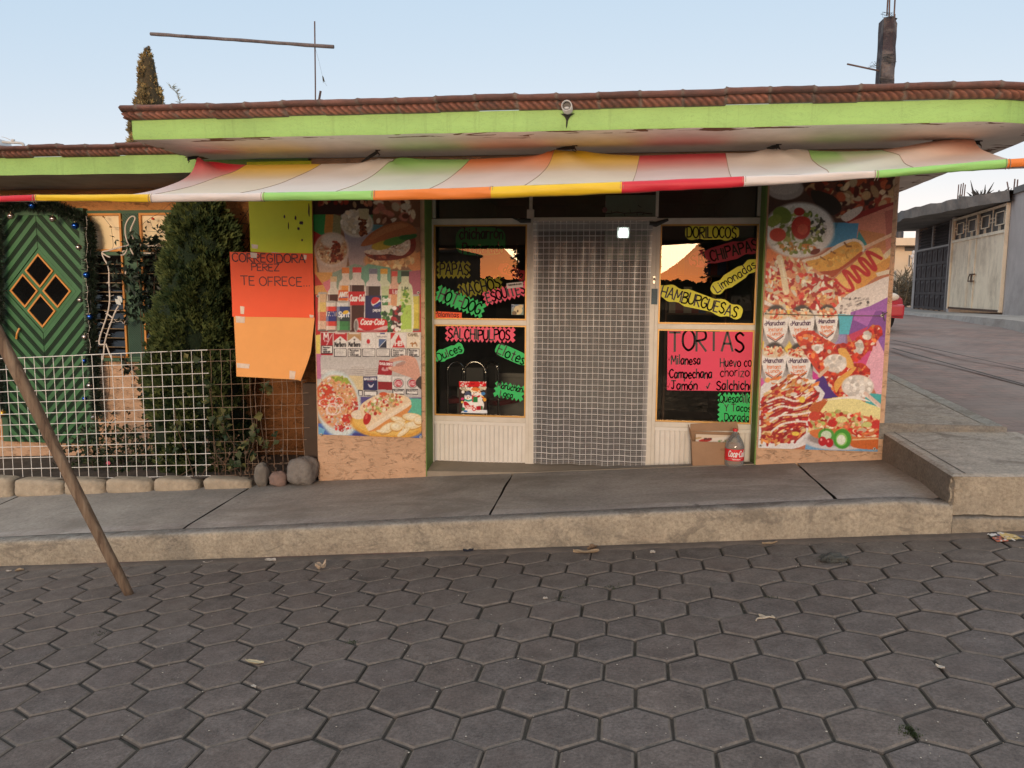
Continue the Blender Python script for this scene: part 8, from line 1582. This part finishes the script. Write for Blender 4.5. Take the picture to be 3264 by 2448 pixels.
def build_across():
    o = thing('opposite_house', (-13, -34, -1), 'plain house across the street, mirrored as a dark block in the left shop window', 'house'); xr = mirror_x(1455, -34); b = MB(); b.box(xr-9, xr, -42, -34, -3, 3.75); b.build('wall', M('opposite_plaster', (.2, .17, .15), .9), o); b = MB(); b.box(xr-9.2, xr+.15, -42.2, -33.7, 3.75, 3.95); b.build('roof_slab', M('opposite_slab', (.15, .14, .13), .9), o)
    b = MB(); b.grid(lambda i, j: (-90+190*i/1500, -60-.5*j, (-8 if j == 0 else 1.557+66*(.010+.020*max(0, n1(i*.021, 2))+.006*abs(n1(i*.13, 5))+.004*abs(n1(i*.5, 7))+.002*n1(i*1.7)))), 1500, 1); tag(b.build('opposite_hills', M('hill_dark', (.05, .05, .035), 1.), smooth=False), kind='structure')
    b = MB(); b.box(-40, 40, -14.3, -14, -5, .9); tag(b.build('opposite_wall', M('opposite_block', (.17, .15, .13), .95, .3, 2)), 'low block wall along the far side of the street, mirrored dark in the glass', 'wall')
build_across()

# ================================================================ LITTER ON THE PAVING
def build_litter():
    TAN_L = M('leaf_tan', (.36, .26, .16), .8, .3, 30); PALE = M('scrap_pale', (.48, .43, .37), .8, .2, 20); GREYR = M('rag_grey', (.07, .072, .065), .95, .5, 20, bump=.6)
    def rd(px, py):
        d = ray(px, py); k = -EYE.z/(d.z-.08932*d.x+.02838*d.y); return EYE+d*k
    def curl(px, py, L, W_, ang, hgt, mat, lab, cat='leaf', name='dry_leaf', seed=0, grp=None):
        c = rd(px, py)+Vector((0, 0, .004)); r = random.Random(seed); b = MB(); N, K = 10, 6; ca, sa = math.cos(R_(ang)), math.sin(R_(ang))
        def f(i, j):
            u = i/N*2-1; v = j/K*2-1; w = W_*(1-abs(u)**1.8)**.6; x = u*L; y = v*w; z = hgt*(.25+abs(v)**1.5*.6+.5*u*u*(1 if seed % 2 else -.2))+hgt*.45*n1(u*2+seed, v*2); X_, Y_ = x*ca-y*sa, x*sa+y*ca; return (c.x+X_, c.y+Y_, road_z(c.x+X_, c.y+Y_)+.003+max(0, z))
        b.grid(f, N, K); o = b.build(name, mat); m = o.modifiers.new('thickness', 'SOLIDIFY'); m.thickness = .0015; tag(o, lab, cat, grp)
    curl(1868, 1765, .085, .018, -5, .02, TAN_L, 'long curled tan husk lying at the kerb foot, left of the paper scraps', seed=3); curl(1888, 1752, .04, .02, 40, .03, M('husk_brown', (.22, .14, .08), .85, .3, 20), 'small brown curled leaf on top of the long tan husk at the kerb', seed=4)
    curl(1022, 1818, .035, .028, 20, .045, M('scrap_tan', (.50, .38, .27), .8, .2, 20), 'crumpled pinkish tan paper standing on the pavers near the kerb', 'paper', 'paper_scrap', 5); curl(862, 1788, .045, .025, -10, .012, PALE, 'flat whitish torn paper at the kerb foot, left of the crumpled one', 'paper', 'paper_scrap', 6); curl(662, 1793, .035, .015, 10, .006, PALE, 'thin pale scrap on the pavers right of the leaning pole', 'paper', 'paper_scrap', 7); curl(62, 1820, .03, .016, 15, .014, TAN_L, 'rusty tan leaf on the pavers at the left frame edge', seed=8); curl(28, 1823, .022, .01, 0, .008, PALE, 'tiny white scrap beside the rusty tan leaf at the left', 'paper', 'paper_scrap', 9); curl(182, 1802, .02, .008, 0, .008, PALE, 'tiny white scrap at the kerb foot left of the pole', 'paper', 'paper_scrap', 10)
    curl(812, 2116, .055, .012, -15, .012, M('leaf_straw', (.44, .38, .25), .8, .2, 20), 'thin straw coloured leaf on the pavers in front, left of centre', seed=11); curl(2080, 1764, .016, .014, 0, .016, PALE, 'small white ball of paper below the kerb, right of the curled husk', 'paper', 'paper_scrap', 12); curl(2453, 1735, .05, .010, 12, .012, TAN_L, 'long pale dry leaf at the kerb foot below the right pillar', seed=13); curl(1738, 1911, .012, .010, 0, .012, PALE, 'small pale wrapper caught in a paver joint near the middle', 'paper', 'paper_scrap', 14); curl(2996, 2132, .018, .010, -50, .01, PALE, 'crumpled white scrap in a paver joint at the right', 'paper', 'paper_scrap', 15); curl(808, 2191, .016, .007, -30, .008, PALE, 'small white scrap in a joint below the straw coloured leaf', 'paper', 'paper_scrap', 16)
    curl(1492, 1762, .035, .014, 5, .02, M('rag_navy', (.02, .022, .035), .9, .3), 'small dark blue scrap of cloth at the kerb foot left of centre', 'rag', 'cloth_scrap', 17)
    # frayed grey rag
    c = rd(2660, 1790); o = thing('cloth_rag', tuple(c), 'frayed dark grey rag lying on the pavers below the right pillar', 'rag'); b = MB(); rockbox(b, c.x-.07, c.x+.06, c.y-.035, c.y+.035, c.z-.006, c.z+.045, 2.2, .55, 3.7, 30); b.build('folds', GREYR, o, smooth=True); b = MB(); r = random.Random(6)
    for k in range(26): a = r.uniform(0, 6.28); p = c+Vector((math.cos(a)*.05, math.sin(a)*.03, .018)); b.tube([p, p+Vector((math.cos(a)*.03+r.gauss(0, .01), math.sin(a)*.02, r.uniform(-.01, .02))), p+Vector((math.cos(a)*r.uniform(.03, .07), math.sin(a)*.04, -.012))], [.003, .002, .001], 4)
    b.build('frayed_threads', GREYR, o)
    # forked dry root
    c = rd(2440, 1975); b = MB()
    for s in (((2470, 1975), (2452, 1972), (2437, 1972), (2420, 1969)), ((2452, 1972), (2436, 1976), (2415, 1977), (2410, 1984)), ((2440, 1972), (2428, 1966), (2418, 1964)), ((2466, 1972), (2460, 1968))): b.tube(crom3([rd(x, y)+Vector((0, 0, .010)) for x, y in s]), .0035, 5)
    tag(b.build('dry_root', M('root_pale', (.48, .40, .30), .85)), 'pale forked dry root on the pavers right of centre', 'root')
    # glossy magazine at the corner
    cv = Cv(0, 0, 120, 60, (180, 176, 170)); cv.poly([(0, 0), (120, 0), (120, 60), (0, 60)], (46, 50, 54)); cv.poly([(30, 6), (80, 4), (84, 50), (34, 52)], (216, 190, 130)); cv.poly([(0, 30), (32, 24), (36, 60), (0, 60)], (190, 110, 90)); cv.poly([(4, 4), (26, 4), (26, 22), (4, 22)], (226, 226, 224)); cv.poly([(82, 10), (120, 8), (120, 56), (86, 56)], (120, 116, 112)); cv.poly([(96, 22), (114, 22), (114, 40), (96, 40)], (186, 184, 180)); cv.blobs([(0, 0), (120, 0), (120, 60), (0, 60)], 40, 2, 6, [(220, 216, 210), (60, 80, 120), (30, 30, 30)], 2.4)
    A, B_ = rd(3155, 1716), rd(3290, 1716); b = MB(); nx, ny = 50, 20; x0, x1, y0 = A.x, B_.x, A.y-.09; cols = []
    for i in range(nx+1):
        for j in range(ny+1):
            u, v = i/nx, j/ny; x = lerp(x0, x1, u)+.01*v; y = lerp(y0, y0+.16, v)+.012*math.sin(u*3); b.v.append((x, y, road_z(x, y)+.006+.008*math.sin(u*5)*v+.006*abs(u-.5))); cols.append(s2l(cv.a[min(59, int((1-v)*59)), min(119, int(u*119))]))
    for i in range(nx):
        for j in range(ny): a = i*(ny+1)+j; b.f.append((a, a+ny+1, a+ny+2, a+1)); b.m.append(0)
    o = b.build('magazine', VINYL, colors=np.array(cols)); m = o.modifiers.new('thickness', 'SOLIDIFY'); m.thickness = .003; tag(o, 'dirty glossy magazine lying flat at the foot of the corner slab', 'magazine')
    # moss and weeds in the joints
    n = 500; C = []; 
    for (px, py, k, sp) in ((2908, 2338, 200, .022), (2896, 2322, 90, .015), (1800, 1908, 60, .03), (1950, 1870, 60, .03), (1120, 2048, 60, .02), (2460, 1905, 30, .02), (320, 2020, 60, .03), (1870, 1872, 30, .03)):
        c = rd(px, py)
        for _ in range(k): C.append((c.x+random.gauss(0, sp), c.y+random.gauss(0, sp*.7), c.z-.004))
    C = np.array(C); n = len(C); D = rng.normal(0, .7, (n, 3)); D[:, 2] = np.abs(D[:, 2])+.3; o = leaf_mesh('joint_weeds', leaf_arrays(C, D, rvec(n), rng.uniform(.006, .018, n), rng.uniform(.002, .005, n)), np.array([.035, .05, .018])*rng.uniform(.5, 1.6, (n, 1)), LEAF); tag(o, kind='stuff')
    # grit scattered over the paving
    b = MB(); r = random.Random(21)
    for _ in range(520):
        px, py = r.uniform(0, 3264), 1735+700*r.random()**1.6; p = rd(px, py)
        if p.y > 5.08: continue
        s = r.uniform(.0015, .0045); b.ball(p+Vector((0, 0, s*.6)), s, 5, r.choice((0, 0, 1)), (1, 1, .7))
    tag(b.build('grit', [M('grit_pale', (.36, .33, .28), .9), M('grit_dark', (.10, .09, .08), .9)]), kind='stuff')
build_litter()
